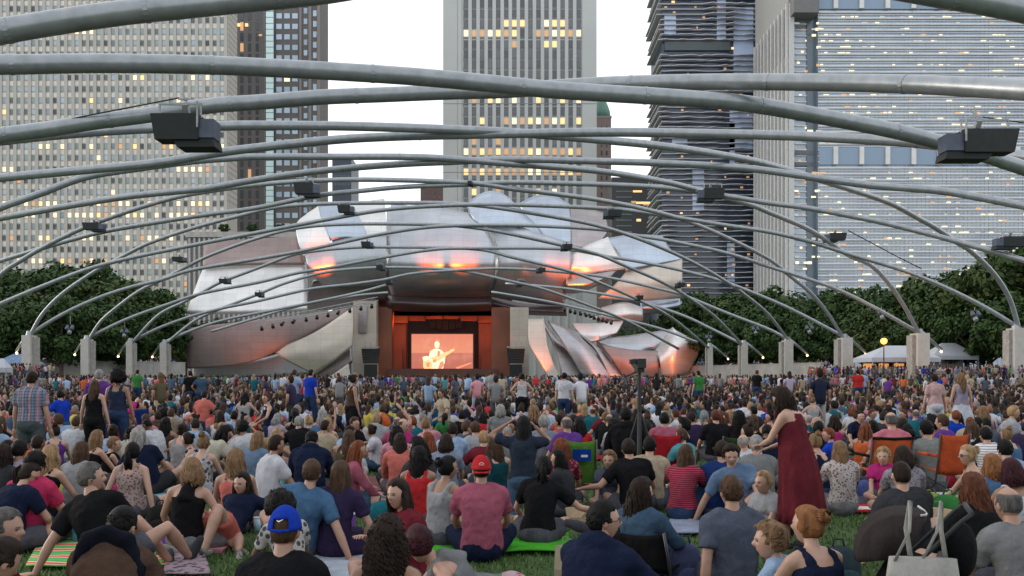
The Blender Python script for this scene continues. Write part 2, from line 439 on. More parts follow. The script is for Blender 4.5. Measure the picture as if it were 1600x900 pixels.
# --- balcony tower
rr = random.Random(11)
wins = []
for r in range(-14, 60):
    for c in range(12):
        if rr.random() < .075: wins.append((1042 + c * 11.5 + rr.uniform(-2, 2), 3 + r * 8.05, rr.uniform(2, 5), rr.uniform(2, 3.5), rr.choice([1, 3, 3, 3])))
root, ox, s = tower('balcony_tower', 'dark glass tower wrapped in wavy white balcony slabs, right of the white skyscraper', 1034, 1182, -180, 350, 27, facade_glass('aqua_glass', (.035, .052, .085), .1), wins)
for r in range(-20, 58):
    y = r * 8.05 - 1
    z = W(0, y, 350).z
    if 64 < y < 80 or z < 2: continue
    n = 40; outline = []
    for i in range(n + 1):
        px = 1030 + (1181 - 1030) * i / n
        wv = noise.noise(Vector((px * .035, y * .022, 4.2))) + .45 * noise.noise(Vector((px * .09, y * .05, 9)))
        dep = 1.0 + 2.6 * max(0, wv + .25)
        outline.append((W(px, y, 350).x - ox, -dep))
    l0 = outline[0][0] - 1.2 + (rr.random() * 1.6) + .6 * math.sin(r * 1.9)
    outline[0] = (l0, outline[0][1])
    vs = [(x, yy, z) for x, yy in outline] + [(x, .3 if i > 1 else 27.5, z) for i, (x, yy) in enumerate(outline)]
    vs += [(x, y_, z_ - .28) for x, y_, z_ in vs]
    N = n + 1; fs = []
    for i in range(n):
        fs += [(i, i + 1, N + i + 1, N + i), (2 * N + i + 1, 2 * N + i, 3 * N + i, 3 * N + i + 1), (i + 1, i, 2 * N + i, 2 * N + i + 1)]
    fs += [(0, N, 3 * N, 2 * N), (n, 2 * N + n, 3 * N + n, N + n)]
    g = Geo(); g.add(vs, fs); part('balcony', g, mat_simple('balcony_white', (.46, .45, .46), .7), root)
# reflections of a neighbouring tower painted as lighter panels over the glass
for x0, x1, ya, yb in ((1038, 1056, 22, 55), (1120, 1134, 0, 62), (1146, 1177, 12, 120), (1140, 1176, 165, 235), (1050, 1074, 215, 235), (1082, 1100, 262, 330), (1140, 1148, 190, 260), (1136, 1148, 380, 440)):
    a, c = W(x0, ya, 350), W(x1, yb, 350); g = Geo(); g.box(((a.x + c.x) / 2 - ox, -.06, (a.z + c.z) / 2), ((c.x - a.x) / 2, .05, (a.z - c.z) / 2)); part('painted_reflection', g, facade_glass('reflection_tint', (.42, .52, .70), .12), root)
g = Geo()
a, c = W(1038, 66, 350), W(1140, 80, 350); g.box(((a.x + c.x) / 2 - ox, -.5, (a.z + c.z) / 2), ((c.x - a.x) / 2, .5, (a.z - c.z) / 2 * .98)); part('plant_floor', g, facade_glass('plantfl', (.05, .07, .075), .3), root)
# --- grey fin tower: we mostly see its long west side
root, ox, s = tower('fin_tower', 'grey stone tower flank with tall narrow fins between balcony tower and glass tower', 1232, 1241, -100, 300, 41, mat_simple('fin_grey', (.27, .275, .27), .8), [])
xs = W(1232, 0, 300).x - ox; g = Geo()
for i in range(10): g.box((xs - .35, .6 + i * 4.4, 64), (.4, .45, 63.8))
g.box((W(1236.5, 0, 300).x - ox, -.3, 64), (.8, .35, 63.7))
part('fins', g, mat_simple('fin_lt', (.48, .48, .47), .8), root)
g = Geo()
for i in range(9): g.box((xs - .03, 2.8 + i * 4.4, 54), (.06, 1.2, 53.7))
part('window_slots', g, facade_glass('fin_glass', (.22, .25, .27), .2), root)
g = Geo()
for i in range(9): g.box((xs - .05, 2.8 + i * 4.4, 119), (.06, 1.2, 8))
part('louvres', g, mat_simple('fin_dark', (.08, .08, .08), .8), root)
# --- big glass tower right
rr = random.Random(5); wins = []
for r in range(0, 47):
    y = 25 + r * 9.35
    dens = .5 + .5 * noise.noise(Vector((r * .9, 3, 1))); 
    for c in range(58):
        x = 1245 + c * 6.6 
        k = noise.noise(Vector((c * .28, r * 1.7, 8)))
        if 230 < y < 262: continue
        if rr.random() < dens * .55 and k > -.05: wins.append((x + rr.uniform(-1, 1), y + 2.2, rr.uniform(4, 9), rr.uniform(2.4, 4.2), rr.choice([2, 2, 3, 6, 2, 6])))
b = NT('blue_curtain_glass'); co = b.coord()
b.base(b.ramp(b.noise(.05, 3, b.map((1, 1, 3.2), co)).outputs[0], [(.35, (.22, .27, .34)), (.62, (.36, .41, .46))]))
b.set(Roughness=.12, Metallic=.35); b.bump(b.noise(.5, 3, co).outputs[0], .25, .2); M_CURT = b.m
root, ox, s = tower('glass_tower', 'broad blue glass tower with bright horizontal bands and many lit rooms, far right', 1278, 1760, -140, 300, 60, M_CURT, wins)
ML = mat_simple('ledge_metal', (.60, .59, .57), .4, metal=.0, var=.1, scale=.3)
g = Geo()
for r in range(-12, 48):
    y = 19.5 + r * 9.35
    if 8 < y % 1000 < 0: continue
    p = W(1519, y, 300); g.box((p.x - ox, -.2, p.z), (241 * s, .28, 1.15 * s))
    p = W(1519, y + 4.3, 300); g.box((p.x - ox, -.12, p.z), (241 * s, .18, .3 * s))
part('ledges', g, ML, root)
g = Geo()
for c in range(0, 75):
    p = W(1281 + c * 6.6, 0, 300); g.box((p.x - ox, -.03, 70), (.045 if c % 10 else .12, .05, 69.8))
part('mullions', g, mat_simple('mullion_grey', (.24, .29, .35), .5), root)
for (ya, yb) in ((-3, 15), (231, 258)):
    a, c = W(1279, ya, 300), W(1759, yb, 300); g = Geo()
    g.box(((a.x + c.x) / 2 - ox, -.3, (a.z + c.z) / 2), ((c.x - a.x) / 2, .32, (a.z - c.z) / 2)); pf = part('plant_floor', g, facade_glass('pf_glass', (.20, .27, .36), .15), root)
    for i in range(12):
        p = W(1304 + i * 40.5, (ya + yb) / 2, 300); g = Geo(); g.box((p.x - ox, -.85, p.z), (.75, .5, (a.z - c.z) / 2)); part('column', g, ML, pf)
g = Geo()
a, c = W(1241, -110, 301), W(1278, 600, 301)
root2, ox2, s2 = tower('glass_wing', 'narrow glass wing with a dark stripe joining the grey fins to the glass tower', 1241, 1279, 20, 303, 30, M_CURT, [(1247 + rr.random() * 14, 30 + i * 17, 4, 3, rr.choice([2, 3])) for i in range(22)])
g = Geo()
for r in range(0, 50): p = W(1251, 19.5 + r * 9.35, 303); g.box((p.x - ox2, -.2, p.z), (9 * s2, .28, .8 * s2))
part('ledges', g, ML, root2)
g = Geo(); p = W(1269, 0, 303); g.box((p.x - ox2, -.25, 62), (9 * s2, .35, 61.8)); part('dark_bay', g, facade_glass('dark_bay', (.11, .15, .18), .12), root2)
g = Geo(); 
for y in (240, 257): p = W(1259, y, 303); g.box((p.x - ox2, -.65, p.z), (18 * s2, .1, 3 * s2))
part('louvre_band', g, mat_simple('louvre', (.12, .13, .14), .6), root2)
root3, ox3, s3 = tower('grey_block', 'dark grey stone block crowning the narrow glass wing', 1240, 1279, -60, 296, 20, mat_simple('fin_grey2', (.15, .15, .145), .8), [], z0=100)
for ch in list(root3.children): bpy.data.objects.remove(ch)
g = Geo(); a = W(1240, -60, 296); c = W(1279, 20, 296); g.box((0, 3, (a.z + c.z) / 2), ((c.x - a.x) / 2, 3.4, (a.z - c.z) / 2)); part('wall', g, MATS['fin_grey2'], root3)
# --- garage with pillars behind the left wing
root, ox, s = tower('parking_block', 'low concrete block with a row of pillars and planted roof left of the bandshell', 292, 470, 362, 260, 30, mat_simple('garage', (.20, .19, .18), .8), [])
g = Geo()
for i in range(23): p = W(297 + i * 7.7, 0, 260); g.box((p.x - ox, -.3, W(0, 372, 260).z / 2), (.28, .3, W(0, 372, 260).z / 2))
part('pillars', g, mat_simple('pillar_lt', (.36, .35, .33), .8), root)
g = Geo(); p = W(381, 367, 260); g.box((0, -.4, p.z), (89.5 * s, .5, 4.2 * s)); part('parapet', g, M_CONC, root)

# ============================================================ TREES
def leaf_mat(name, a, c):
    b = NT(name); geo = b.n('ShaderNodeNewGeometry')
    base = b.ramp(geo.outputs['Random Per Island'], [(0, a), (.6, c), (1, vmul(c, 1.5))])
    b.base(b.mix(.5, base, b.ramp(b.noise(.5, 3).outputs[0], [(.3, a), (.7, vmul(c, 1.3))])))
    b.set(Roughness=.75); b.p.inputs['Specular IOR Level'].default_value = .25; return b.m
M_LEAF = leaf_mat('foliage', (.012, .030, .007), (.030, .060, .014)); M_LEAF2 = leaf_mat('foliage_warm', (.016, .032, .008), (.045, .068, .017))
M_BARK = mat_simple('bark', (.09, .07, .055), .9, var=.3, scale=3, bump=.5)
def crown_mesh(seed, Hc=11, Rc=5.6, nclump=60, per=150, leaf=.27, zb=.30):
    rr = random.Random(seed); g = Geo(); vs = []; fs = []; cl = []
    for i in range(nclump):
        u = rr.uniform(-1, 1); t = rr.uniform(0, 6.283); rad = rr.uniform(.45, 1) ** .6
        k = math.sqrt(1 - u * u); bul = 1 + .25 * noise.noise(Vector((u * 2, t, seed)))
        prof = 1.0 if u < .2 else 1 - .25 * (u - .2)
        cl.append((Vector((math.cos(t) * k * Rc * rad * bul * prof, math.sin(t) * k * Rc * rad * bul * prof, Hc * (zb + .35 + .36 * u * rad))), rr.uniform(.85, 1.75)))
    for c, r in cl:
        for j in range(per):
            d = Vector((rr.gauss(0, 1), rr.gauss(0, 1), rr.gauss(0, 1))).normalized()
            p = c + Vector((d.x, d.y, d.z * .75)) * r * rr.uniform(.55, 1.08)
            n = (d + Vector((rr.gauss(0, .5), rr.gauss(0, .5), rr.gauss(.3, .5)))).normalized()
            u = n.orthogonal().normalized(); w = n.cross(u); a = rr.uniform(0, 6.28); l = leaf * rr.uniform(.6, 1.4)
            e1 = (u * math.cos(a) + w * math.sin(a)) * l; e2 = (w * math.cos(a) - u * math.sin(a)) * l * .6
            o = len(vs); vs += [p - e1, p - e2 * .9, p + e1, p + e2]; fs.append((o, o + 1, o + 2, o + 3))
    g.add(vs, fs); return g.mesh('crown'), cl
def trunk_mesh(seed, cl, Hc=11):
    rr = random.Random(seed); g = Geo(); g.tube([(0, 0, 0), (.05, 0, Hc * .2), (.1, .1, Hc * .45), (0, .1, Hc * .75)], [.33, .24, .18, .06], 8)
    for c, r in cl[::5]:
        z = rr.uniform(.2, .5) * Hc; g.tube([(0.05, 0, z), (c.x * .5, c.y * .5, (z + c.z) / 2 + .3), tuple(c)], [.12, .07, .02], 5)
    return g.mesh('trunk', True)
TV = []
for sd_ in range(4):
    cm, cl = crown_mesh(sd_ + 20); TV.append((cm, trunk_mesh(sd_, cl)))
for cm, tm in TV: cm.materials.append(M_LEAF); tm.materials.append(M_BARK)
def tree(px, top, d, k, label, warm=False, wide=1.0):
    p = W(px, 588, d); h = W(px, top, d).z; s = h / 11.0 * 1.0
    root = empty('broadleaf_tree', (p.x, d, 0), k * 1.3, label, 'tree', 'trees beside the lawn')
    root.scale = (s * wide, s * wide, s)
    cm, tm = TV[k % 4]; link('trunk', tm, M_BARK, root)
    o = link('crown', cm, M_LEAF, root)
    o.material_slots[0].link = 'OBJECT'; o.material_slots[0].material = M_LEAF2 if warm else M_LEAF
LT = [(-60, 438, 150), (6, 432, 158), (62, 424, 150), (118, 418, 165), (160, 436, 150), (198, 438, 162), (212, 452, 156), (252, 478, 215), (30, 455, 132), (95, 460, 128), (150, 470, 138), (178, 475, 146), (178, 500, 140), (290, 505, 240), (352, 500, 230), (420, 505, 230), (-20, 470, 128)]
ords = ['first', 'second', 'third', 'fourth', 'fifth', 'sixth', 'seventh', 'eighth', 'ninth', 'tenth', 'eleventh', 'twelfth', 'thirteenth', 'fourteenth', 'fifteenth', 'sixteenth', 'seventeenth', 'eighteenth', 'nineteenth', 'twentieth', 'twenty-first', 'twenty-second', 'twenty-third', 'twenty-fourth', 'twenty-fifth', 'twenty-sixth', 'twenty-seventh', 'twenty-eighth']
LS = sorted(LT, key=lambda t: t[0])
for i, (px, tp, d) in enumerate(LS): tree(px, tp, d, i, 'dark green tree left of the bandshell, %s crown from the left' % ords[i], i % 5 == 3)
RT = [(1010, 500, 230), (1050, 490, 200), (1085, 462, 178), (1120, 452, 172), (1160, 462, 165), (1196, 448, 158), (1235, 458, 150), (1275, 466, 146), (1315, 452, 140), (1352, 440, 136), (1390, 446, 132), (1430, 440, 130), (1470, 432, 126), (1510, 424, 122), (1548, 412, 118), (1590, 392, 112), (1635, 380, 110), (1680, 400, 112),
      (1140, 485, 155), (1215, 485, 142), (1290, 488, 134), (1370, 482, 128), (1450, 478, 120), (1530, 462, 112), (1610, 450, 104)]
RS = sorted(RT, key=lambda t: t[0])
for i, (px, tp, d) in enumerate(RS): tree(px, tp + 6, d, i + 1, 'dark green tree right of the bandshell, %s crown from the left' % ords[i], i % 4 == 1)
for px, lab in ((430, 'small tree on the garage roof beside the brown tower'), (385, 'small bush-like tree on the garage roof below the brown tower'), (340, 'small tree on the left end of the garage roof')):
    p = W(px, 362, 262); root = empty('roof_tree', (p.x, 268, p.z - .2), 1, lab, 'tree'); root.scale = (.28, .28, .33)
    link('trunk', TV[1][1], M_BARK, root); link('crown', TV[1][0], M_LEAF, root)
# ============================================================ TRELLIS OF STEEL PIPES
b = NT('painted_pipe'); co = b.coord('Generated')
b.base(b.ramp(b.noise(3, 5, b.coord()).outputs[0], [(.3, (.22, .24, .255)), (.7, (.31, .33, .345))])); b.set(Roughness=.32, Metallic=.4)
b.bump(b.noise(4, 3, b.coord()).outputs[0], .05, .05); M_PIPE = b.m
b = NT('painted_pipe_lit'); b.base((.32, .33, .34)); M_PIPE2 = M_PIPE
PIPES = []; PS = []
def pipe(label, pts, dL, dC, dR, dia=None, xc=790):
    dia = dia or (.50 if dC < 40 else .46 if dC < 70 else .42)
    c = crom(pts, 7); x0, x1 = pts[0][0], pts[-1][0]
    def dep(x):
        if x < xc: t = (x - x0) / (xc - x0 + 1e-6); a, b_ = dL, dC
        else: t = (x1 - x) / (x1 - xc + 1e-6); a, b_ = dR, dC
        t = max(0, min(1, t)); return b_ + (a - b_) * (1 - t) ** 1.5 if True else 0
    if x1 < xc + 60 or x0 > xc - 60:                     # short pieces: plain blend
        dep = lambda x: dL + (dR - dL) * (x - x0) / (x1 - x0 + 1e-6)
    P = [W(p[0], p[1], dep(p[0])) for p in c]
    for p, w in zip(c, P): PS.append((p[0], p[1], w))
    o0 = P[len(P) // 2].copy(); g = Geo(); g.tube([q - o0 for q in P], dia / 2, 16)
    root = link('trellis_pipe', g.mesh('trellis_pipe', True), M_PIPE, loc=o0)
    tag(root, label, 'steel pipe', 'steel pipes arching over the lawn')
    for i in range(8, len(P) - 4, 15):                   # flanged joints
        d = (P[i + 1] - P[i]).normalized(); g = Geo(); g.tube([P[i] - d * .05 - o0, P[i] + d * .05 - o0], dia / 2 + .012, 16); part('joint_collar', g, M_PIPE, root, smooth=False)
    return root
pipe('thick pipe crossing the upper left corner and leaving over the brown tower', [(-60, 66), (0, 50), (100, 33), (200, 19), (300, 9), (400, -1), (480, -9), (550, -19), (700, -48)], 18, 18, 20)
pipe('thick dark pipe just cutting the upper right corner', [(1380, -24), (1480, -6), (1540, 4), (1600, 16), (1660, 30)], 18, 18, 18)
pipe('topmost full-width pipe, flat at left edge then falling right into the right speaker', [(-60, 100), (0, 101), (150, 99), (300, 101), (400, 105), (530, 112), (650, 120), (760, 130), (860, 140), (950, 146), (1033, 151), (1130, 158), (1200, 167), (1300, 185), (1400, 205), (1465, 222), (1540, 243), (1650, 280)], 22, 26, 31)
pipe('second full-width pipe, rising from left speaker and flat at the right edge', [(-60, 224), (0, 212), (75, 202), (150, 190), (230, 180), (330, 165), (400, 160), (500, 152), (600, 148), (700, 144), (800, 141), (900, 134), (1000, 130), (1100, 128), (1200, 128), (1300, 129), (1400, 131), (1500, 135), (1660, 144)], 28, 30, 20)
pipe('pipe passing behind the left speaker and ending steeply on the nearest right post', [(-60, 228), (0, 219), (100, 209), (200, 202), (343, 197), (400, 196), (533, 197), (667, 201), (800, 207), (933, 218), (1033, 228), (1133, 243), (1200, 257), (1310, 290), (1387, 316), (1433, 340), (1460, 355), (1493, 377), (1520, 395), (1553, 428), (1577, 466), (1592, 514)], 36, 46, 87)
pipe('pipe crossing the white tower mid-height and running flat into the right speaker', [(-60, 287), (0, 278), (150, 264), (250, 254), (333, 240), (400, 231), (517, 219), (600, 214), (700, 211), (800, 209), (900, 207), (1000, 207), (1200, 211), (1300, 215), (1433, 223), (1540, 237), (1660, 252)], 48, 46, 34)
pipe('pipe starting at the left edge mid-height and dropping onto the second right post', [(-60, 352), (0, 325), (33, 313), (67, 301), (133, 277), (217, 263), (300, 252), (363, 247), (400, 245), (517, 245), (667, 246), (800, 256), (933, 267), (1033, 283), (1083, 295), (1167, 318), (1200, 331), (1267, 360), (1323, 397), (1360, 414), (1387, 441), (1413, 479), (1438, 524)], 58, 60, 100)
pipe('pipe rising from the left edge and running flat across the glass tower', [(-60, 352), (0, 341), (100, 323), (200, 307), (300, 297), (333, 293), (400, 281), (500, 267), (617, 257), (700, 253), (800, 249), (933, 252), (1033, 255), (1167, 263), (1283, 279), (1367, 290), (1467, 298), (1533, 309), (1600, 322), (1660, 334)], 66, 60, 50)
pipe('pipe curving steeply from the left edge, later landing on the third right post', [(-60, 490), (0, 430), (33, 407), (67, 387), (117, 362), (167, 342), (233, 320), (300, 303), (400, 289), (500, 282), (600, 281), (735, 286), (800, 295), (867, 303), (933, 312), (1000, 325), (1067, 343), (1133, 370), (1200, 404), (1233, 430), (1267, 458), (1293, 489), (1320, 532)], 84, 75, 111)
pipe('pipe from the left edge passing the small clamped joint before the white tower', [(-60, 430), (0, 408), (100, 378), (167, 361), (267, 344), (333, 334), (400, 325), (500, 305), (567, 298), (633, 292), (735, 288), (800, 285), (933, 288), (1033, 293), (1133, 306), (1200, 317), (1267, 326), (1367, 345), (1433, 361), (1483, 374), (1533, 388), (1600, 407), (1660, 426)], 88, 75, 62)
pipe('pipe springing from the nearest left post, grazing the top of the bandshell', [(46, 526), (67, 490), (100, 457), (150, 423), (187, 403), (233, 380), (300, 357), (367, 339), (433, 324), (517, 318), (667, 317), (735, 320), (800, 328), (900, 345), (950, 357), (987, 369), (1033, 387), (1083, 410), (1133, 439), (1167, 463), (1200, 491), (1232, 532)], 103, 88, 121)
pipe('pipe rising from the lower left edge and ending on the nearest right post', [(-60, 503), (0, 475), (67, 447), (133, 422), (187, 407), (267, 390), (333, 377), (400, 364), (500, 345), (600, 328), (700, 321), (800, 320), (933, 325), (1000, 331), (1133, 352), (1200, 362), (1267, 378), (1333, 399), (1400, 419), (1467, 445), (1533, 477), (1592, 512)], 96, 88, 87)
pipe('pipe springing from the second left post over the bandshell, to the second-farthest right post', [(137, 534), (157, 503), (183, 480), (217, 455), (253, 437), (293, 416), (333, 397), (400, 373), (467, 356), (550, 350), (683, 351), (750, 357), (800, 366), (877, 383), (933, 397), (983, 418), (1033, 440), (1073, 463), (1117, 495), (1162, 541)], 117, 100, 130)
pipe('low-sloped pipe from the nearest left post across to the second right post', [(46, 522), (100, 490), (150, 467), (200, 450), (253, 437), (300, 422), (400, 405), (467, 393), (533, 379), (600, 365), (683, 354), (800, 352), (933, 358), (987, 367), (1050, 377), (1133, 395), (1200, 416), (1300, 449), (1367, 481), (1438, 521)], 103, 100, 100)
pipe('pipe from the third left post passing under the orange glow, to the farthest right post', [(205, 537), (247, 493), (287, 472), (317, 456), (345, 441), (400, 420), (433, 407), (467, 396), (533, 388), (600, 386), (740, 389), (800, 402), (887, 423), (933, 440), (1000, 470), (1050, 497), (1110, 546)], 123, 113, 141)
pipe('low-sloped pipe from the second left post across to the third right post', [(137, 528), (200, 498), (267, 474), (317, 458), (400, 442), (467, 426), (517, 418), (600, 402), (677, 390), (740, 388), (877, 389), (950, 401), (1000, 409), (1067, 423), (1133, 441), (1200, 467), (1250, 490), (1320, 527)], 117, 113, 111)
pipe('pipe from the fourth left post crossing just above the stage opening', [(258, 538), (300, 504), (333, 487), (400, 461), (450, 441), (517, 424), (600, 418), (683, 420), (733, 425), (800, 440), (850, 452), (917, 476), (983, 503), (1060, 545)], 130, 127, 145)
pipe('low-sloped pipe from the third left post across to the fourth right post', [(205, 534), (250, 512), (300, 494), (350, 481), (400, 471), (483, 452), (550, 444), (600, 437), (650, 427), (740, 421), (800, 420), (900, 427), (967, 437), (1033, 452), (1067, 461), (1133, 488), (1200, 514), (1232, 531)], 123, 127, 121)
pipe('short pipe from the fourth left post ending above the stage opening', [(258, 534), (300, 516), (350, 500), (420, 486), (500, 470), (560, 457), (608, 444)], 130, 127, 142)
pipe('short pipe from above the stage opening down to the fifth right post', [(790, 443), (867, 449), (933, 458), (1000, 471), (1067, 493), (1110, 513), (1162, 539)], 142, 127, 130)
pipe('short low pipe over the left concrete swoosh ending at the stage roof', [(330, 518), (400, 497), (467, 478), (550, 463), (606, 457)], 140, 127, 150)
pipe('short low pipe from stage roof down over the right metal petals', [(768, 456), (850, 470), (900, 481), (967, 497), (1033, 514), (1090, 535)], 150, 127, 143)
# ---------- posts
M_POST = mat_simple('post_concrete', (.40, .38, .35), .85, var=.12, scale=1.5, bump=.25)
def post(px, top, d, w, label, side, k):
    p = W(px, top, d); s = w * d / F / 2
    s *= .86; root = empty('trellis_post', (p.x, d, 0), 0, label, 'concrete post', 'concrete posts carrying the pipes')
    g = Geo(); g.box((0, 0, p.z / 2), (s * .72, s * 1.1, p.z / 2)); part('shaft', g, M_POST, root)
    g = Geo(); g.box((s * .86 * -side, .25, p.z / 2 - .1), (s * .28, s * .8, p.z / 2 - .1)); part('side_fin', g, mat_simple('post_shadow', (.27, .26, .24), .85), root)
    g = Geo(); g.tube([(0, 0, p.z - .02), (0, 0, p.z + .5)], [.42, .3], 12); part('pipe_shoe', g, M_PIPE, root)
    g = Geo(); g.tube([(0, 0, p.z + .35), (side * k * .5, 1, p.z - .7), (side * k, 2, p.z - 1.75)], [.22, .2, .17], 10); part('outrigger_pipe', g, M_PIPE, root, smooth=True)
    g = Geo(); g.sph((side * k, 2, p.z - 2.0), .14, 8, 6); part('bulb', g, mat_emit('small_lamp', (1, .7, .35), 5), root)
for i, (px, top, d, w, n) in enumerate([(1587, 513, 87, 27, 'nearest'), (1437, 521, 100, 30, 'second'), (1320, 528, 111, 26, 'third'), (1230, 532, 121, 21, 'fourth'), (1162, 537, 130, 15, 'fifth'), (1109, 541, 141, 12, 'farthest')]):
    post(px, top, d, w, 'concrete post under the pipes on the right side, %s one' % n, 1, 3.4)
for i, (px, top, d, w, n) in enumerate([(46, 524, 103, 22, 'leftmost'), (136, 530, 117, 19, 'second from the left'), (204, 534, 123, 14, 'third from the left'), (257, 536, 130, 15, 'closest to the bandshell')]):
    post(px, top, d, w, 'concrete post under the pipes on the left side, %s' % n, -1, 2.6)
# ---------- loudspeakers on the pipes
M_SPK = mat_simple('speaker_black', (.010, .013, .013), .75, var=.3, bump=.2); M_SPK2 = mat_simple('speaker_blue', (.05, .065, .10), .5); M_BRK = mat_simple('bracket_grey', (.30, .31, .31), .5)
def pipe_depth(px, py):
    return min(PS, key=lambda q: (q[0] - px) ** 2 + (q[1] - py) ** 2)[2].y
def speaker(px, py, w, h, label, flip=1, big=False, d=None):
    d = d or pipe_depth(px, py) - .35; p = W(px, py, d); s = d / F; hw = w * s / 2; hh = h * s / 2
    root = empty('pipe_speaker', p, 0, label, 'loudspeaker', 'loudspeakers clamped to the pipes')
    g = Geo()
    x0, x1 = -hw, hw * .5
    fr = [(x0, -.45, hh * .62), (x1, -.45, hh * .62), (x1, -.45, -hh * .66), (x0 + hw * .14, -.45, -hh * .66)]
    bk = [(x, y + .62, z) for x, y, z in fr]
    g.add([(x * flip, y, z) for x, y, z in fr + bk], [(3, 2, 1, 0), (4, 5, 6, 7), (0, 1, 5, 4), (1, 2, 6, 5), (2, 3, 7, 6), (3, 0, 4, 7)]); part('cabinet', g, M_SPK, root)
    g = Geo()
    fr = [(-hw * .35, -.35, -hh * .56), (hw * .95, -.35, -hh * .56), (hw, -.35, -hh), (-hw * .2, -.35, -hh)]
    bk = [(x, y + .7, z) for x, y, z in fr]
    g.add([(x * flip, y, z) for x, y, z in fr + bk], [(3, 2, 1, 0), (4, 5, 6, 7), (0, 1, 5, 4), (1, 2, 6, 5), (2, 3, 7, 6), (3, 0, 4, 7)]); part('lower_wedge', g, M_SPK, root)
    g = Geo(); g.box((hw * .72 * flip, -.1, -hh * .1), (hw * .26, .3, hh * .46)); part('side_cabinet', g, M_SPK2, root)
    g = Geo()
    for x in (-hw * .8, hw * .5): g.bar((x * flip, -.2, hh * .5), (x * flip, -.2, hh * 1.2), .05 if big else .07)
    g.bar((-hw * .8 * flip, -.2, hh * 1.2), (hw * .55 * flip, -.2, hh * 1.2), .06); g.bar((0, -.2, hh * 1.2), (0, .2, hh * .3), .16)
    if big:
        g.bar((hw * .5 * flip, -.5, hh * 1.2), (hw * .5 * flip, -.5, -hh * .1), .045)
        g.bar((0, -.1, hh * 1.2), (-.12, -.1, hh * 2.1), .03); g.bar((.1, -.1, hh * 1.2), (-.2, 0, hh * 1.9), .03); g.bar((-.25, -.1, hh * 1.5), (.1, -.1, hh * 1.5), .04)
    part('bracket', g, M_BRK, root); return root
speaker(293, 203, 98, 62, 'large black speaker box clamped under the second pipe, upper left', 1, True, 26)
speaker(1525, 224, 112, 56, 'large black speaker box hung at the right edge near the top', -1, True, 28)
for px, py, w, h, lab, fl in [(480, 295, 40, 27, 'black speaker in front of the brown tower right of the pale slab', 1), (1110, 303, 42, 26, 'black speaker in front of the balcony tower', -1), (541, 327, 26, 17, 'small black speaker over the white panels of the bandshell', 1),
        (957, 334, 30, 16, 'small black speaker left of the dark slab windows, over the bandshell', -1), (148, 354, 33, 17, 'black speaker against the pale slab tower above the left trees', 1), (1304, 370, 34, 17, 'black speaker against the glass tower, mid-right', -1),
        (1577, 378, 50, 24, 'black speaker at the right edge above the trees', -1), (574, 382, 19, 13, 'tiny speaker between the two left orange glows', 1), (885, 386, 19, 13, 'tiny speaker beside the right orange glow', -1),
        (352, 439, 18, 10, 'tiny speaker over the pale left wing', 1), (998, 465, 14, 10, 'tiny speaker over the beige right wing', -1), (406, 460, 14, 10, 'tiny speaker at the lower edge of the left wing', 1),
        (281, 405, 22, 11, 'tiny speaker in front of the garage pillars', 1), (595, 418, 14, 11, 'tiny speaker above left of the stage opening', 1), (845, 422, 15, 10, 'tiny speaker above right of the stage opening', -1),
        (608, 440, 12, 10, 'tiny speaker at the left corner of the stage roof', 1), (813, 443, 14, 11, 'tiny speaker at the right corner of the stage roof', -1), (1062, 445, 16, 10, 'tiny speaker right of the beige wing', -1), (735, 287, 9, 8, 'tiny clamp speaker on the pipe joint before the white tower', 1)]:
    speaker(px, py, w, h, lab, fl)
# hanging lamp clusters
for px, py, d, lab in [(1523, 488, 92, 'hanging lamp cluster between the two nearest right posts'), (1377, 486, 104, 'hanging lamp cluster above the glowing street lamp'), (1264, 510, 114, 'hanging lamp cluster above the right wall'), (1180, 512, 124, 'hanging lamp cluster left of the fourth right post'), (110, 510, 108, 'hanging lamp cluster between the two leftmost posts'), (195, 516, 118, 'hanging lamp cluster above the third left post'), (1107, 525, 138, 'hanging lamp cluster near the farthest right post')]:
    p = W(px, py, d); dp = min((q for q in PS if abs(q[0] - px) < 12 and q[1] < py), key=lambda q: py - q[1], default=None)
    top = dp[2].z if dp else p.z + 1.5
    root = empty('hanging_lamp', p, 0, lab, 'lamp', 'lamp clusters hanging from the pipes')
    g = Geo(); g.tube([(0, 0, .2), (0, 0, max(.5, min(3.5, top - p.z)))], .03, 6); part('hanger', g, M_BRK, root)
    for dx, dz in ((-.3, .1), (.3, .1), (0, -.35)):
        g = Geo(); g.tube([(dx, 0, dz), (dx, -.3, dz - .5)], [.16, .26], 10); part('lamp_head', g, M_SPK2 if dx else M_BRK, root)

# ============================================================ BANDSHELL
def metal(name, col, rough=.3, seam=1.2, metal_=1.0, var=.18):
    if name in MATS: return MATS[name]
    b = NT(name); co = b.coord()
    base = b.ramp(b.noise(.12, 4, co).outputs[0], [(.3, vmul(col, 1 - var)), (.7, vmul(col, 1 + var))])
    br = b.n('ShaderNodeTexBrick'); br.inputs['Scale'].default_value = 1; br.inputs['Brick Width'].default_value = seam * 2; br.inputs['Row Height'].default_value = seam
    br.inputs['Mortar Size'].default_value = .022; br.inputs['Color1'].default_value = (1, 1, 1, 1); br.inputs['Color2'].default_value = (.9, .9, .9, 1); br.inputs['Mortar'].default_value = (.68, .68, .68, 1); br.offset = 0
    b.l(b.map((1, 1, 1), co, (R(90), 0, 0)), br.inputs['Vector'])
    b.base(b.mix(1, base, br.outputs[0], 'MULTIPLY')); b.set(Roughness=rough, Metallic=metal_)
    b.bump(b.noise(.35, 3, co).outputs[0], .14, .35)
    MATS[name] = b.m; return b.m
STEEL = metal('brushed_steel', (.40, .42, .45), .40, metal_=.62); STEELB = metal('brushed_steel_blue', (.40, .45, .52), .38); STEELD = metal('brushed_steel_dark', (.34, .31, .31), .34)
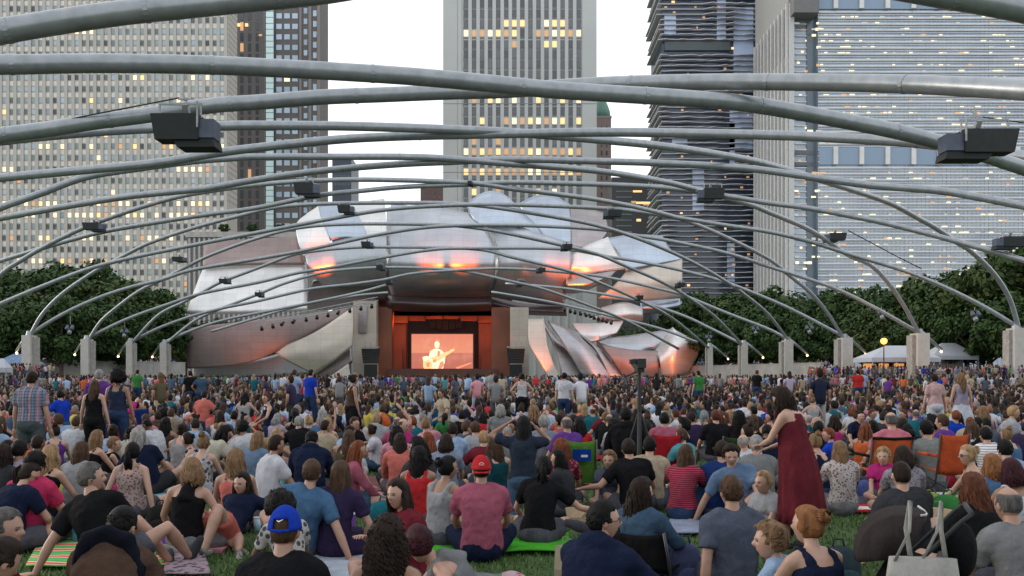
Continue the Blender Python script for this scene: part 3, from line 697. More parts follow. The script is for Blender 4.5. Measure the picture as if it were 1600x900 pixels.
STEELW = metal('brushed_steel_bright', (.66, .655, .64), .42, metal_=.55); STEELP = metal('brushed_steel_rose', (.30, .235, .225), .55, metal_=.4); STEELBG = metal('brushed_steel_beige', (.55, .50, .43), .5, metal_=.35)
def shell(name, label, rows, mat, thick=.5, k=5, parent=None):
    """rows of (px,py,depth) top to bottom: a curved sheet with real thickness, swept through them"""
    n = max(len(r) for r in rows); rr_ = []
    for r in rows:
        c = crom(r, k); t = np.linspace(0, len(c) - 1, 25); a = np.array(c)
        rr_.append(np.array([[np.interp(x, range(len(c)), a[:, j]) for j in range(3)] for x in t]))
    cols_ = []
    for i in range(25): cols_.append(crom([r[i] for r in rr_], 6))
    nr = len(cols_[0]); vs = []; fs = []
    for i in range(25):
        for j in range(nr): vs.append(W(*cols_[i][j]))
    for i in range(24):
        for j in range(nr - 1): a = i * nr + j; fs.append((a, a + 1, a + nr + 1, a + nr))
    g = Geo(); cen = sum(vs, Vector()) / len(vs); g.add([v - cen for v in vs], fs)
    me = evaluated(g.mesh(name, True), [('SOLIDIFY', dict(thickness=thick, offset=-1))])
    for p_ in me.polygons: p_.use_smooth = True
    me.materials.clear()
    if parent: return link(name, me, mat, parent, loc=cen - parent.location)
    o = link(name, me, mat, loc=cen); 
    if label: tag(o, label, 'metal shell')
    return o
BS = empty('bandshell', (W(690, 0, 165).x, 165, 0), 0, 'huge open-air bandshell of billowing curved metal panels around the lit stage', 'bandshell')
def sh(rows, mat, name='metal_panel', thick=.5): return shell(name, None, rows, mat, thick, parent=BS)
# left wing, upper rose panel and lower bright panel
sh([[(322, 377, 173), (395, 373, 173), (466, 369, 173)], [(318, 396, 172), (395, 393, 172), (470, 390, 172)], [(317, 416, 171), (395, 412, 171), (476, 412, 171)]], STEELP)
sh([[(318, 417, 172), (395, 412, 172), (478, 410, 172)], [(304, 452, 169.5), (390, 450, 169.5), (480, 446, 169.5)], [(291, 490, 168), (385, 489, 168), (480, 484, 168)]], STEELW)
# white fold and blue fold
sh([[(480, 333, 172), (497, 322, 172)], [(463, 350, 168), (503, 345, 168)], [(466, 378, 165), (515, 374, 165)], [(474, 403, 165), (520, 398, 166)]], STEELW)
sh([[(496, 322, 172.5), (525, 318, 172), (552, 322, 171)], [(502, 350, 168), (535, 345, 168), (566, 350, 168)], [(514, 374, 166), (545, 370, 166), (575, 375, 167)]], STEELB)
sh([[(545, 318, 172), (600, 310, 172)], [(553, 345, 169), (603, 344, 169)], [(562, 372, 168), (604, 368, 168)]], STEELW)
# rolled underside of the left canopy
sh([[(476, 396, 165.5), (540, 372, 166), (604, 368, 167)], [(480, 412, 162), (545, 396, 163), (604, 392, 164)], [(492, 432, 163), (550, 425, 164), (604, 420, 165)], [(505, 448, 168), (555, 450, 169), (604, 448, 169)]], STEEL)
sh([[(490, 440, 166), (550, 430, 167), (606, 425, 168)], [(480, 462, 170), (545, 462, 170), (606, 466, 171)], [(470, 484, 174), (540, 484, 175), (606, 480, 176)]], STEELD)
# main canopy, left shell
sh([[(604, 325, 176), (665, 322, 175), (730, 332, 175)], [(604, 360, 170), (680, 356, 168), (760, 362, 169)], [(604, 388, 166), (690, 386, 164), (772, 390, 166)], [(604, 412, 165), (690, 412, 162), (774, 414, 165)], [(605, 438, 168), (690, 442, 165), (772, 440, 168)], [(612, 462, 174), (690, 462, 172), (765, 462, 174)]], STEEL)
sh([[(612, 318, 180), (650, 322, 179), (700, 326, 178)], [(604, 340, 176), (660, 345, 175), (735, 352, 175)]], STEELB)
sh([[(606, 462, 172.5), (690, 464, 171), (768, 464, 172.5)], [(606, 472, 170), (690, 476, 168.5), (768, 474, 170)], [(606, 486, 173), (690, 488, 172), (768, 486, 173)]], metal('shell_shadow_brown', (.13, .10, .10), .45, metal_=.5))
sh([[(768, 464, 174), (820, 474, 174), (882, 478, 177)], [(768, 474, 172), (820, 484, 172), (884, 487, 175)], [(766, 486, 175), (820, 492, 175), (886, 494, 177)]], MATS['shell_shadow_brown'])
# peaks
sh([[(728, 318, 180), (748, 304, 180), (768, 298, 180), (790, 305, 180), (810, 324, 180)], [(735, 335, 174), (760, 330, 173), (790, 330, 173), (815, 338, 174), (838, 352, 175)], [(745, 352, 172), (775, 350, 170), (800, 350, 170), (830, 360, 172), (850, 374, 174)]], STEELB)
sh([[(810, 318, 182), (835, 306, 182), (860, 304, 182), (890, 318, 182)], [(825, 345, 178), (845, 345, 177), (865, 345, 177), (892, 345, 178)], [(840, 372, 176), (860, 378, 175), (875, 380, 175), (892, 384, 176)]], STEELB)
# main canopy, right shell
sh([[(760, 352, 173), (800, 354, 171), (850, 366, 172), (892, 380, 174)], [(774, 385, 168), (815, 386, 166), (855, 392, 167), (893, 398, 169)], [(774, 408, 166), (815, 408, 163), (855, 414, 165), (892, 420, 168)], [(772, 436, 168), (812, 442, 166), (850, 446, 168), (888, 446, 171)], [(765, 462, 174), (810, 470, 173), (850, 476, 175), (882, 478, 177)]], STEEL)
# right side
sh([[(890, 322, 182), (918, 326, 183), (945, 332, 184)], [(891, 352, 179), (918, 350, 180), (950, 358, 181)], [(892, 385, 177), (920, 388, 177), (938, 375, 178)]], STEELD)
sh([[(893, 398, 172), (915, 384, 173), (950, 370, 175)], [(893, 415, 169), (925, 408, 169), (965, 398, 171)], [(888, 428, 170), (930, 425, 169), (984, 420, 172)]], STEELW)
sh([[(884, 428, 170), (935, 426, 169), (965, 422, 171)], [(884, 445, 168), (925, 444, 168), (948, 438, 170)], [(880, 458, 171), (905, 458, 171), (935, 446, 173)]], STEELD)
sh([[(948, 372, 178), (990, 366, 178), (1035, 368, 178)], [(965, 395, 173), (1005, 388, 173), (1050, 392, 175)], [(978, 422, 171), (1020, 415, 172), (1066, 405, 175)]], STEELB)
sh([[(982, 420, 172), (1022, 413, 172.5), (1066, 405, 175)], [(960, 445, 171), (1010, 440, 170), (1066, 436, 173)], [(935, 466, 172), (1000, 470, 171), (1064, 466, 174)]], STEELBG)
sh([[(1000, 468, 174), (1030, 467, 174), (1062, 464, 175)], [(1002, 480, 172), (1035, 479, 172), (1069, 478, 174)], [(1004, 490, 173), (1040, 490, 173), (1074, 492, 175)]], STEELB)
# lower left swooshes
sh([[(289, 513, 162), (380, 502, 162), (470, 492, 162), (550, 481, 162)], [(290, 532, 161.8), (370, 526, 161.8), (450, 512, 161.8), (548, 484, 162)], [(291, 553, 162), (350, 551, 162), (410, 544, 162), (470, 524, 162), (546, 487, 162)], [(292, 576, 162.5), (340, 574, 162.5), (395, 565, 162.5), (460, 536, 162.5), (543, 492, 162.3)]], STEELP)
sh([[(425, 548, 163), (490, 520, 161), (551, 480, 160)], [(445, 562, 162), (500, 545, 160), (551, 515, 159)], [(492, 586, 162), (520, 565, 160), (549, 541, 159)]], STEELBG)
sh([[(300, 570, 168), (380, 566, 167), (460, 545, 166)], [(300, 590, 168), (390, 590, 167), (500, 586, 165)]], STEEL)
sh([[(480, 588, 163), (548, 543, 162.5)], [(520, 592, 163), (550, 566, 162.5)]], STEELD)
sh([[(515, 589, 160), (544, 568, 160)], [(530, 596, 160), (548, 592, 160)]], STEELBG)
# lower right petals
sh([[(826, 498, 160), (850, 498, 162)], [(828, 535, 157), (856, 540, 159)], [(846, 565, 156), (866, 570, 158)], [(860, 592, 156), (878, 592, 158)]], STEELBG)
sh([[(848, 498, 165), (862, 520, 165)], [(868, 545, 163), (888, 550, 163)], [(880, 592, 162), (915, 592, 162)]], STEELD)
sh([[(856, 500, 163), (880, 510, 162), (900, 516, 163)], [(880, 535, 159), (905, 540, 158), (925, 548, 160)], [(912, 592, 158), (935, 592, 157), (958, 592, 159)]], STEEL)
sh([[(900, 514, 165), (912, 526, 165)], [(930, 545, 163), (945, 552, 163)], [(955, 592, 162), (975, 592, 162)]], STEELD)
sh([[(940, 538, 163), (985, 546, 161), (1032, 548, 161)], [(955, 560, 161), (990, 565, 159), (1030, 566, 159)], [(975, 590, 161), (1000, 592, 159), (1030, 592, 160)]], STEELP)
sh([[(928, 530, 168), (965, 526, 167), (1010, 520, 166), (1052, 513, 165)], [(945, 538, 166), (985, 540, 164), (1018, 537, 163), (1035, 532, 163)], [(960, 546, 165), (990, 548, 163), (1010, 548, 163), (1024, 546, 163)]], STEEL)
sh([[(893, 505, 170), (930, 505, 169), (975, 500, 170)], [(905, 520, 168), (935, 522, 167), (965, 518, 168)], [(925, 535, 167), (940, 530, 167), (960, 522, 168)]], STEELW)
sh([[(940, 480, 171), (975, 472, 171), (1004, 480, 172)], [(940, 492, 170), (975, 490, 169), (1005, 492, 171)], [(920, 500, 171), (965, 500, 170), (1005, 502, 172)]], STEELW)
sh([[(1022, 548, 163), (1048, 514, 163), (1052, 513, 163)], [(1030, 562, 158), (1058, 540, 157), (1092, 541, 160)], [(1034, 588, 159), (1055, 590, 158), (1076, 584, 161)]], STEELW)
# columns beside the stage, roof deck, stage box
def pbox(x0, x1, y0, y1, d, dep, mat, name, parent=BS):
    a, c = W(x0, y0, d), W(x1, y1, d); g = Geo(); g.box((0, 0, 0), ((c.x - a.x) / 2, dep / 2, (a.z - c.z) / 2))
    return part(name, g, mat, parent, loc=Vector(((a.x + c.x) / 2, d + dep / 2, (a.z + c.z) / 2)) - parent.location)
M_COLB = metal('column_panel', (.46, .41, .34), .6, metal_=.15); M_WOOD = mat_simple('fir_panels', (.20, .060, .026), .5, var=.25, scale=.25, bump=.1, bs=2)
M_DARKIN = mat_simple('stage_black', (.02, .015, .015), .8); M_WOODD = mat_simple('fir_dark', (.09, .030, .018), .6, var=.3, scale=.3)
pbox(552, 588, 470, 589, 168, 2.5, M_COLB, 'stage_column'); pbox(797, 826, 480, 589, 168, 2.5, M_COLB, 'stage_column')
pbox(560, 573, 478, 520, 167.6, .35, STEELD, 'column_shade_slab')  # dark slab in front of the column stands in for shade
pbox(604, 800, 484, 492, 176, 3, M_DARKIN, 'roof_edge'); 
ST = empty('stage', (W(690, 0, 176).x, 176, 0), 0, 'glowing orange timber stage under the metal canopy around the screen', 'stage')
pbox(584, 612, 480, 590, 172, 3, M_WOOD, 'side_wall', ST); pbox(768, 797, 480, 590, 172, 3, M_WOOD, 'side_wall', ST)
pbox(608, 634, 490, 575, 182, 3, M_WOOD, 'inner_wall', ST); pbox(748, 772, 490, 575, 182, 3, M_WOOD, 'inner_wall', ST)
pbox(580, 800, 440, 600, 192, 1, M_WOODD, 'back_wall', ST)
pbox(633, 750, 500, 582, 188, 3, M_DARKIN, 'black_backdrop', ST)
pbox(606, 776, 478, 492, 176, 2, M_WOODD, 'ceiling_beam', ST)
for i in range(6): pbox(612 + i * 27, 637 + i * 27, 488 + abs(i - 2.5) * 2.2, 497 + abs(i - 2.5) * 3, 180 + (i % 2), 1.2, M_WOOD, 'ceiling_baffle', ST)
for i in range(5): pbox(672 + i * 10, 681 + i * 10, 497, 516 - abs(i - 2) * 2, 185, .8, M_DARKIN, 'hanging_lamp_rack', ST)
pbox(608, 628, 545, 578, 180, 2, M_WOOD, 'door_panel', ST); pbox(752, 772, 545, 578, 180, 2, M_WOOD, 'door_panel', ST)
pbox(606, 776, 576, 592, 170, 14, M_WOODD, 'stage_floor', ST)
def area(loc, target, energy, size, col, parent=None):
    l = bpy.data.lights.new('stage_light', 'AREA'); l.energy = energy; l.size = size; l.color = col
    o = bpy.data.objects.new('stage_light', l); COL.objects.link(o); o.location = loc
    o.rotation_euler = (Vector(target) - Vector(loc)).to_track_quat('-Z', 'Y').to_euler()
ORG = (1, .17, .035)
for x in (620, 690, 760): area(W(x, 498, 174), W(x, 560, 186), 330, 3, ORG)
GLOW = (1, .12, .012)
def spot(px, py, d, tx, ty, td, e, ang, col=ORG):
    l = bpy.data.lights.new('canopy_spot', 'SPOT'); l.energy = e; l.spot_size = R(ang); l.spot_blend = .8; l.color = col; l.shadow_soft_size = .3
    o = bpy.data.objects.new('canopy_spot', l); COL.objects.link(o); o.location = W(px, py, d)
    o.rotation_euler = (W(tx, ty, td) - W(px, py, d)).to_track_quat('-Z', 'Y').to_euler()
spot(500, 445, 155, 503, 408, 164, 22000, 36, GLOW); spot(675, 440, 153, 672, 402, 164, 18000, 32, GLOW); spot(735, 440, 153, 725, 402, 164, 22000, 34, GLOW)
spot(872, 448, 155, 874, 412, 166, 22000, 36, GLOW); spot(905, 470, 158, 915, 405, 172, 5000, 55); spot(915, 488, 158, 915, 440, 170, 6000, 60)
spot(860, 585, 152, 850, 540, 158, 4000, 70); spot(960, 585, 150, 950, 545, 160, 4500, 80); spot(1060, 590, 148, 1050, 545, 158, 3500, 70); spot(400, 590, 152, 400, 530, 163, 1500, 70)
# lighting catwalk under the canopy
g = Geo(); r_ = random.Random(2)
o0 = W(560, 480, 158)
for sg, xs in ((1, (400, 590)), (1, (880, 960))):
    xa, xb = xs
    A = W(xa, 510 if xa < 700 else 478, 156); B = W(xb, 472 if xa < 700 else 500, 158)
    root = empty('lighting_catwalk', A, 0, 'dark truss of stage lights %s the stage opening' % ('left of' if xa < 700 else 'right of'), 'truss')
    g = Geo(); D = B - A
    for off in (Vector((0, 0, 0)), Vector((0, 0, .9)), Vector((0, .9, .4))): g.tube([off, D + off], .07, 6)
    for i in range(14):
        a = D * (i / 14); c = D * ((i + .5) / 14) + Vector((0, 0, .9)); g.bar(a, c, .05); g.bar(c, D * ((i + 1) / 14), .05)
    part('truss', g, M_BRK, root)
    for i in range(11):
        g = Geo(); c = D * ((i + .5) / 11) + Vector((0, -.2, -.3)); g.tube([c, c + Vector((r_.uniform(-.3, .3), -.6, -.5))], [.22, .32], 8); part('spotlight', g, M_SPK, root)
# speaker stacks by the stage
for x0, x1, lab in ((567, 594, 'black hanging speaker array left of the stage'), (792, 820, 'black hanging speaker array right of the stage')):
    a, c = W(x0, 545, 166), W(x1, 568, 166); root = empty('speaker_array', ((a.x + c.x) / 2, 165, c.z), 0, lab, 'loudspeaker')
    w = (c.x - a.x); H = a.z - c.z
    for i in range(6): g = Geo(); g.box((0, 0, H * (i + .5) / 6), (w / 2 - .05 * (5 - i), .6, H / 13)); part('cabinet', g, M_SPK, root)
    g = Geo()
    for k in (-1, 0, 1): g.bar((k * w * .3, 0, H), (k * w * .3, 0, H + 1.3), .15)
    g.box((0, 0, H + .3), (w / 2, .3, .1)); part('rigging', g, M_BRK, root)
    g = Geo(); g.box((0, 0, -c.z + 1.6 + .3), (w * .35, .6, 1.9)); part('bass_cabinet', g, M_SPK, root)
# screen
a, c = W(643, 522, 170.5), W(739, 579, 170.5)
root = empty('video_screen', ((a.x + c.x) / 2, 170.5, 0), 0, 'bright salmon video screen showing a pale glowing guitar player', 'screen')
g = Geo(); g.box((0, .25, (a.z + c.z) / 2), ((c.x - a.x) / 2 + .25, .2, (a.z - c.z) / 2 + .25)); part('frame', g, M_DARKIN, root)
b = NT('screen_picture'); co = b.coord('Generated')
sep = b.n('ShaderNodeSeparateXYZ'); b.l(co, sep.inputs[0])
pic = b.ramp(sep.outputs['Z'], [(.0, (.42, .11, .07)), (.47, (.46, .13, .08)), (.5, (.66, .22, .12)), (1, (.60, .17, .10))])
pic = b.mix(b.ramp(b.noise(.5, 3).outputs[0], [(.5, (0, 0, 0)), (.9, (.25, .25, .25))]), pic, (.95, .6, .45))
b.base((0.02, .02, .02)); b.l(pic, b.p.inputs['Emission Color']); b.p.inputs['Emission Strength'].default_value = 1.0
g = Geo(); g.box((0, .03, (a.z + c.z) / 2), ((c.x - a.x) / 2, .02, (a.z - c.z) / 2)); part('picture', g, b.m, root)
g = Geo(); s = 170.5 / F
def scr(poly, mi=0):
    pts = [(W(x, y, 170.5).x - root.location.x, -.02 - .01 * mi, W(x, y, 170.5).z) for x, y in poly]
    g.add(pts + [(x, y + .03, z) for x, y, z in pts], [tuple(range(len(pts)))[::-1]] + [(i, (i + 1) % len(pts), (i + 1) % len(pts) + len(pts), i + len(pts)) for i in range(len(pts))], mi)
scr([(679, 536), (681, 533), (685, 533), (687, 537), (686, 543), (682, 545), (679, 542)])
scr([(672, 549), (678, 545), (686, 545), (692, 549), (696, 556), (695, 566), (692, 576), (676, 577), (664, 577), (662, 566), (660, 558), (666, 556), (670, 557)])
scr([(672, 560), (684, 555), (694, 551), (703, 548), (705, 551), (697, 556), (690, 561), (680, 566)], 1)
scr([(661, 565), (670, 562), (676, 568), (674, 577), (664, 579), (661, 572)], 1)
scr([(680, 531), (682, 529), (686, 530), (688, 534), (684, 534)], 2)
scr([(666, 567), (672, 566), (671, 573), (667, 574)], 2)
scr([(684, 548), (688, 549), (687, 556), (683, 557)], 2)
scr([(688, 566), (692, 564), (694, 570), (689, 577), (684, 577)], 2)
scr([(676, 563), (681, 561), (682, 565), (677, 567)], 2)
scr([(703, 546.5), (709, 544.5), (710, 548), (704, 551)], 1)
scr([(712, 574), (736, 566), (737, 568), (714, 577)], 2)
part('guitar_player_image', g, [mat_emit('screen_pale0', (1, .74, .48), .85), mat_emit('screen_yellow0', (1, .52, .22), .85), mat_emit('screen_rust', (.75, .25, .13), .8)] if True else [mat_emit('screen_pale', (1, .76, .50), .95), mat_emit('screen_yellow', (1, .62, .28), .95)], root)

# ============================================================ TENTS, STREET LAMP, ROOF ITEMS
M_TENT = mat_simple('tent_white', (.38, .40, .44), .8, var=.05); M_TENTB = mat_simple('tent_blue', (.10, .16, .26), .8)
def tent(px, yt, w, d, label, mat, glow=False):
    p = W(px, yt, d); hw = w * d / F / 2; h = p.z
    root = empty('marquee', (p.x, d, 0), 0, label, 'tent')
    g = Geo(); e = h * .72
    g.add([(-hw, -hw * .7, e), (hw, -hw * .7, e), (hw, hw * .7, e), (-hw, hw * .7, e), (-hw * .3, 0, h), (hw * .3, 0, h), (-hw, -hw * .7, e - .5), (hw, -hw * .7, e - .5), (hw, hw * .7, e - .5), (-hw, hw * .7, e - .5)],
          [(0, 1, 5, 4), (1, 2, 5), (2, 3, 4, 5), (3, 0, 4), (0, 6, 7, 1), (1, 7, 8, 2), (2, 8, 9, 3), (3, 9, 6, 0)]); part('canopy', g, mat, root)
    for sx in (-1, 1):
        for sy in (-1, 1): g = Geo(); g.bar((sx * hw * .97, sy * hw * .68, 0), (sx * hw * .97, sy * hw * .68, e), .1); part('pole', g, M_BRK, root)
    if glow:
        for i in range(4):
            g = Geo(); g.box((-hw * .7 + i * hw * .46, hw * .3, e * .45), (hw * .14, .1, e * .38)); part('lit_panel', g, mat_emit('tent_glow', (1, .42, .12), .5), root)
    else:
        g = Geo(); g.box((0, hw * .6, e * .5), (hw * .95, .05, e * .48)); part('side_sheet', g, mat, root)
tent(1400, 540, 105, 105, 'white marquee with warm lit panels under the glowing street lamp', M_TENT, True)
tent(1482, 536, 70, 112, 'plain white marquee right of the lamplit one', M_TENT)
tent(30, 553, 60, 112, 'blue canopy at the left edge below the first left post', M_TENTB)
tent(2, 560, 26, 92, 'small white canopy at the very left edge', M_TENT)
p = W(1381, 533, 95); root = empty('street_lamp', (p.x, 95, 0), 0, 'old-style street lamp glowing orange in front of the lamplit marquee', 'street lamp')
g = Geo(); g.tube([(0, 0, 0), (0, 0, .6), (0, 0, .7), (0, 0, p.z - .4)], [.2, .16, .08, .06], 8); part('post', g, M_SPK, root)
g = Geo(); g.sph((0, 0, p.z), .34, 12, 8); part('lamp_globe', g, mat_emit('lamp_globe', (1, .36, .06), 3.2), root, smooth=True)
g = Geo(); g.tube([(0, 0, p.z + .3), (0, 0, p.z + .5)], [.3, .05], 8); part('cap', g, M_SPK, root)
l = bpy.data.lights.new('lamp_light', 'POINT'); l.energy = 350; l.color = (1, .4, .1); l.shadow_soft_size = .4
o = bpy.data.objects.new('lamp_light', l); COL.objects.link(o); o.location = (p.x, 94, p.z)
# bracing tie cables to the big speakers
for pts, lab in (([(0, 203), (60, 196), (150, 178), (280, 153)], 'thin cable rising to the big left speaker'), ([(1535, 183), (1600, 192)], 'thin cable right of the big right speaker'), ([(1325, 360), (1400, 400), (1440, 420)], 'thin cable running down right from the mid-right speaker')):
    d = pipe_depth(*pts[1]); P = [W(x, y, d) for x, y in pts]; g = Geo(); g.tube([q - P[0] for q in P], .025 if d < 40 else .05, 5)
    tag(link('stay_cable', g.mesh('stay_cable'), M_SPK, loc=P[0]), lab, 'cable')
# ============================================================ PEOPLE
UP = Vector((0, 0, 1))
def V(*a): return Vector(a)
def ik(a, t, l1, l2, pole):
    d = t - a; L = max(.05, min(d.length, (l1 + l2) * .995)); dr = d.normalized()
    x = (l1 * l1 + L * L - l2 * l2) / (2 * L); h = math.sqrt(max(0, l1 * l1 - x * x))
    pp = Vector(pole) - dr * Vector(pole).dot(dr)
    pp = pp.normalized() if pp.length > 1e-5 else dr.orthogonal().normalized()
    return a + dr * x + pp * h, a + dr * L
# pose: pz pelvis height, l1/l2 lower/upper forward lean, sd lean to the right, tw twist; hands hl/hr, elbow poles; feet fl/fr (ankles), knee poles
D0 = dict(pz=.11, l1=-6, l2=14, sd=0, tw=0, hl=(-.16, .34, .16), hr=(.16, .34, .16), el=(-1, -.3, -.3), er=(1, -.3, -.3), fl=(.12, .34, .06), fr=(-.12, .40, .06), kl=(-1, .5, .35), kr=(1, .5, .35), hp=0, neck=8)
def P(**k): d = dict(D0); d.update(k); return d
POSES = {
 'cross': P(),
 'cross_slump': P(l1=0, l2=30, hp=25, neck=25, hl=(-.08, .36, .2), hr=(.08, .36, .2)),
 'cross_eat': P(l2=18, hr=(.08, .34, .42), er=(1, 0, -.8), hl=(-.1, .36, .2)),
 'phone': P(l1=-4, l2=6, hl=(-.07, .40, .70), hr=(.07, .40, .70), el=(-1, 0, -1), er=(1, 0, -1)),
 'knees_up': P(l1=-4, l2=20, hl=(-.1, .46, .32), hr=(.1, .46, .32), el=(-1, -.2, -.2), er=(1, -.2, -.2), fl=(-.13, .52, .07), fr=(.13, .52, .07), kl=(-.25, .2, 1), kr=(.25, .2, 1)),
 'lean_back': P(l1=-24, l2=-12, neck=6, hl=(-.30, -.42, .045), hr=(.30, -.42, .045), el=(-.5, -1, 0), er=(.5, -1, 0), fl=(-.1, .80, .07), fr=(.12, .70, .07), kl=(-.1, 0, 1), kr=(.2, 0, 1)),
 'lean_back_cross': P(l1=-22, l2=-10, neck=4, hl=(-.33, -.36, .045), hr=(.33, -.36, .045), el=(-.6, -1, 0), er=(.6, -1, 0)),
 'prop_left': P(l1=-10, l2=4, sd=-17, neck=0, hl=(-.50, -.16, .045), el=(-.3, -1, .2), hr=(.12, .38, .2), fl=(.25, .42, .06), fr=(.35, .55, .07), kl=(.2, .3, 1), kr=(.6, .2, 1)),
 'prop_right': P(l1=-10, l2=4, sd=17, neck=0, hr=(.50, -.16, .045), er=(.3, -1, .2), hl=(-.12, .38, .2), fr=(-.25, .42, .06), fl=(-.35, .55, .07), kr=(-.2, .3, 1), kl=(-.6, .2, 1)),
 'legs_out': P(l1=-2, l2=18, hl=(-.14, .42, .2), hr=(.14, .42, .2), fl=(-.1, .84, .08), fr=(.1, .84, .08), kl=(-.1, 0, 1), kr=(.1, 0, 1)),
 'side_sit': P(l1=-2, l2=8, sd=4, hl=(-.2, .25, .14), hr=(.22, .1, .10), fl=(.45, .05, .05), fr=(.50, -.12, .05), kl=(-.3, 1, .2), kr=(.6, 1, .1)),
 'reach_right': P(l1=2, l2=20, sd=6, hr=(.58, .22, .30), er=(.3, -.4, -.5)),
 'reach_left': P(l1=2, l2=20, sd=-6, hl=(-.58, .22, .30), el=(-.3, -.4, -.5)),
 'arm_up': P(l2=6, hr=(.12, .18, 1.02), er=(1, .1, .2), hl=(-.2, .3, .2)),
 'kneel': P(pz=.50, l1=0, l2=6, hl=(-.20, .30, .62), hr=(.20, .28, .62), fl=(-.12, -.42, .05), fr=(.12, -.42, .05), kl=(0, 1, -.3), kr=(0, 1, -.3)),
 'kneel_phone': P(pz=.50, l1=-2, l2=2, hl=(-.20, .10, 1.15), hr=(.12, .22, 1.12), el=(-1, 0, -.3), er=(1, 0, -1), fl=(-.12, -.42, .05), fr=(.12, -.42, .05), kl=(0, 1, -.3), kr=(0, 1, -.3)),
 'chair': P(pz=.42, l1=-14, l2=4, hl=(-.27, .26, .62), hr=(.27, .26, .62), el=(-.6, -1, -.1), er=(.6, -1, -.1), fl=(-.15, .58, .08), fr=(.15, .58, .08), kl=(-.1, .6, 1), kr=(.1, .6, 1)),
 'low_chair': P(pz=.26, l1=-16, l2=4, hl=(-.2, .30, .36), hr=(.2, .30, .36), el=(-.6, -1, -.1), er=(.6, -1, -.1), fl=(-.15, .66, .08), fr=(.15, .66, .08), kl=(-.1, .3, 1), kr=(.1, .3, 1)),
 'stand': P(pz=.92, l1=0, l2=3, neck=3, hl=(-.27, .06, .80), hr=(.27, .06, .80), el=(-.6, -1, 0), er=(.6, -1, 0), fl=(-.11, 0, .09), fr=(.12, .06, .09), kl=(-.1, 1, 0), kr=(.1, 1, 0)),
 'stand_hips': P(pz=.92, l1=-1, l2=3, neck=3, hl=(-.20, .02, .98), hr=(.20, .02, .98), el=(-1, -.4, 0), er=(1, -.4, 0), fl=(-.13, 0, .09), fr=(.14, .05, .09), kl=(-.1, 1, 0), kr=(.1, 1, 0)),
 'stand_front': P(pz=.92, l1=2, l2=14, hp=30, neck=26, hl=(-.06, .36, 1.06), hr=(.08, .34, 1.03), el=(-.9, -.5, -.6), er=(.9, -.5, -.6), fl=(-.11, .05, .09), fr=(.12, -.05, .09), kl=(-.1, 1, 0), kr=(.1, 1, 0)),
 'prone': P(pz=.13, l1=76, l2=52, neck=-10, hl=(-.22, .72, .05), hr=(.20, .70, .05), el=(-1, .1, -.6), er=(1, .1, -.6), fl=(-.10, -.62, .42), fr=(.10, -.52, .50), kl=(0, -.5, -1), kr=(0, -.5, -1)),
 'supine_knees': P(pz=.13, l1=-62, l2=-46, neck=20, hl=(-.3, -.5, .05), hr=(.3, -.5, .05), el=(-.6, -1, 0), er=(.6, -1, 0), fl=(-.12, .45, .07), fr=(.12, .47, .07), kl=(-.15, .1, 1), kr=(.15, .1, 1)),
}
def skeleton(ps, sex, mirror=False):
    w = {'m': 1.0, 'f': .89, 'c': .70}[sex]
    j = {}
    p0 = V(0, 0, ps['pz']); sd = R(ps['sd']); a1, a2 = R(ps['l1']), R(ps['l2'])
    s1 = V(math.sin(sd) * .6, math.sin(a1), math.cos(a1) * math.cos(sd * .6)).normalized(); s2 = V(math.sin(sd), math.sin(a2), math.cos(a2) * math.cos(sd)).normalized()
    K = {'m': 1.0, 'f': .94, 'c': .60}[sex]
    j['K'] = K; j['w'] = w
    j['P0'] = p0; j['s1'] = s1; j['s2'] = s2; j['P1'] = p0 + s1 * .25 * K; j['P2'] = j['P1'] + s2 * .27 * K
    tw = R(ps['tw']); x = V(math.cos(tw), math.sin(tw), 0); x = (x - s2 * x.dot(s2)).normalized(); j['X'] = x; j['Y'] = s2.cross(x).normalized()
    x0 = V(1, 0, 0); x0 = (x0 - s1 * x0.dot(s1)).normalized(); j['X0'] = x0; j['Y0'] = s1.cross(x0).normalized()
    an = R(ps['neck']); nd = V(math.sin(sd) * .4, math.sin(an + a2 * .2), math.cos(an)).normalized()
    if ps['l2'] > 45: nd = V(0, .55, .85).normalized()
    j['nd'] = nd; hk = {'m': .955, 'f': .92, 'c': .84}[sex]; j['hk'] = hk
    j['H'] = j['P2'] + nd * (.155 * (K if sex != 'c' else .8)) + V(0, .018, 0)
    for s, sg in (('l', -1), ('r', 1)):
        S = j['P2'] - s2 * .050 * K + x * sg * .168 * w; j['S' + s] = S
        E, Hn = ik(S, Vector(ps['h' + s]) * (K if sex == 'c' else 1), .285 * K, .255 * K, ps['e' + s]); j['E' + s] = E; j['W' + s] = Hn
        hip = p0 + x0 * sg * .088 * w - s1 * .0; j['L' + s] = hip
        kn, an_ = ik(hip, Vector(ps['f' + s]) * (K if sex == 'c' else 1), .43 * K, .41 * K, ps['k' + s]); j['N' + s] = kn; j['A' + s] = an_
    return j
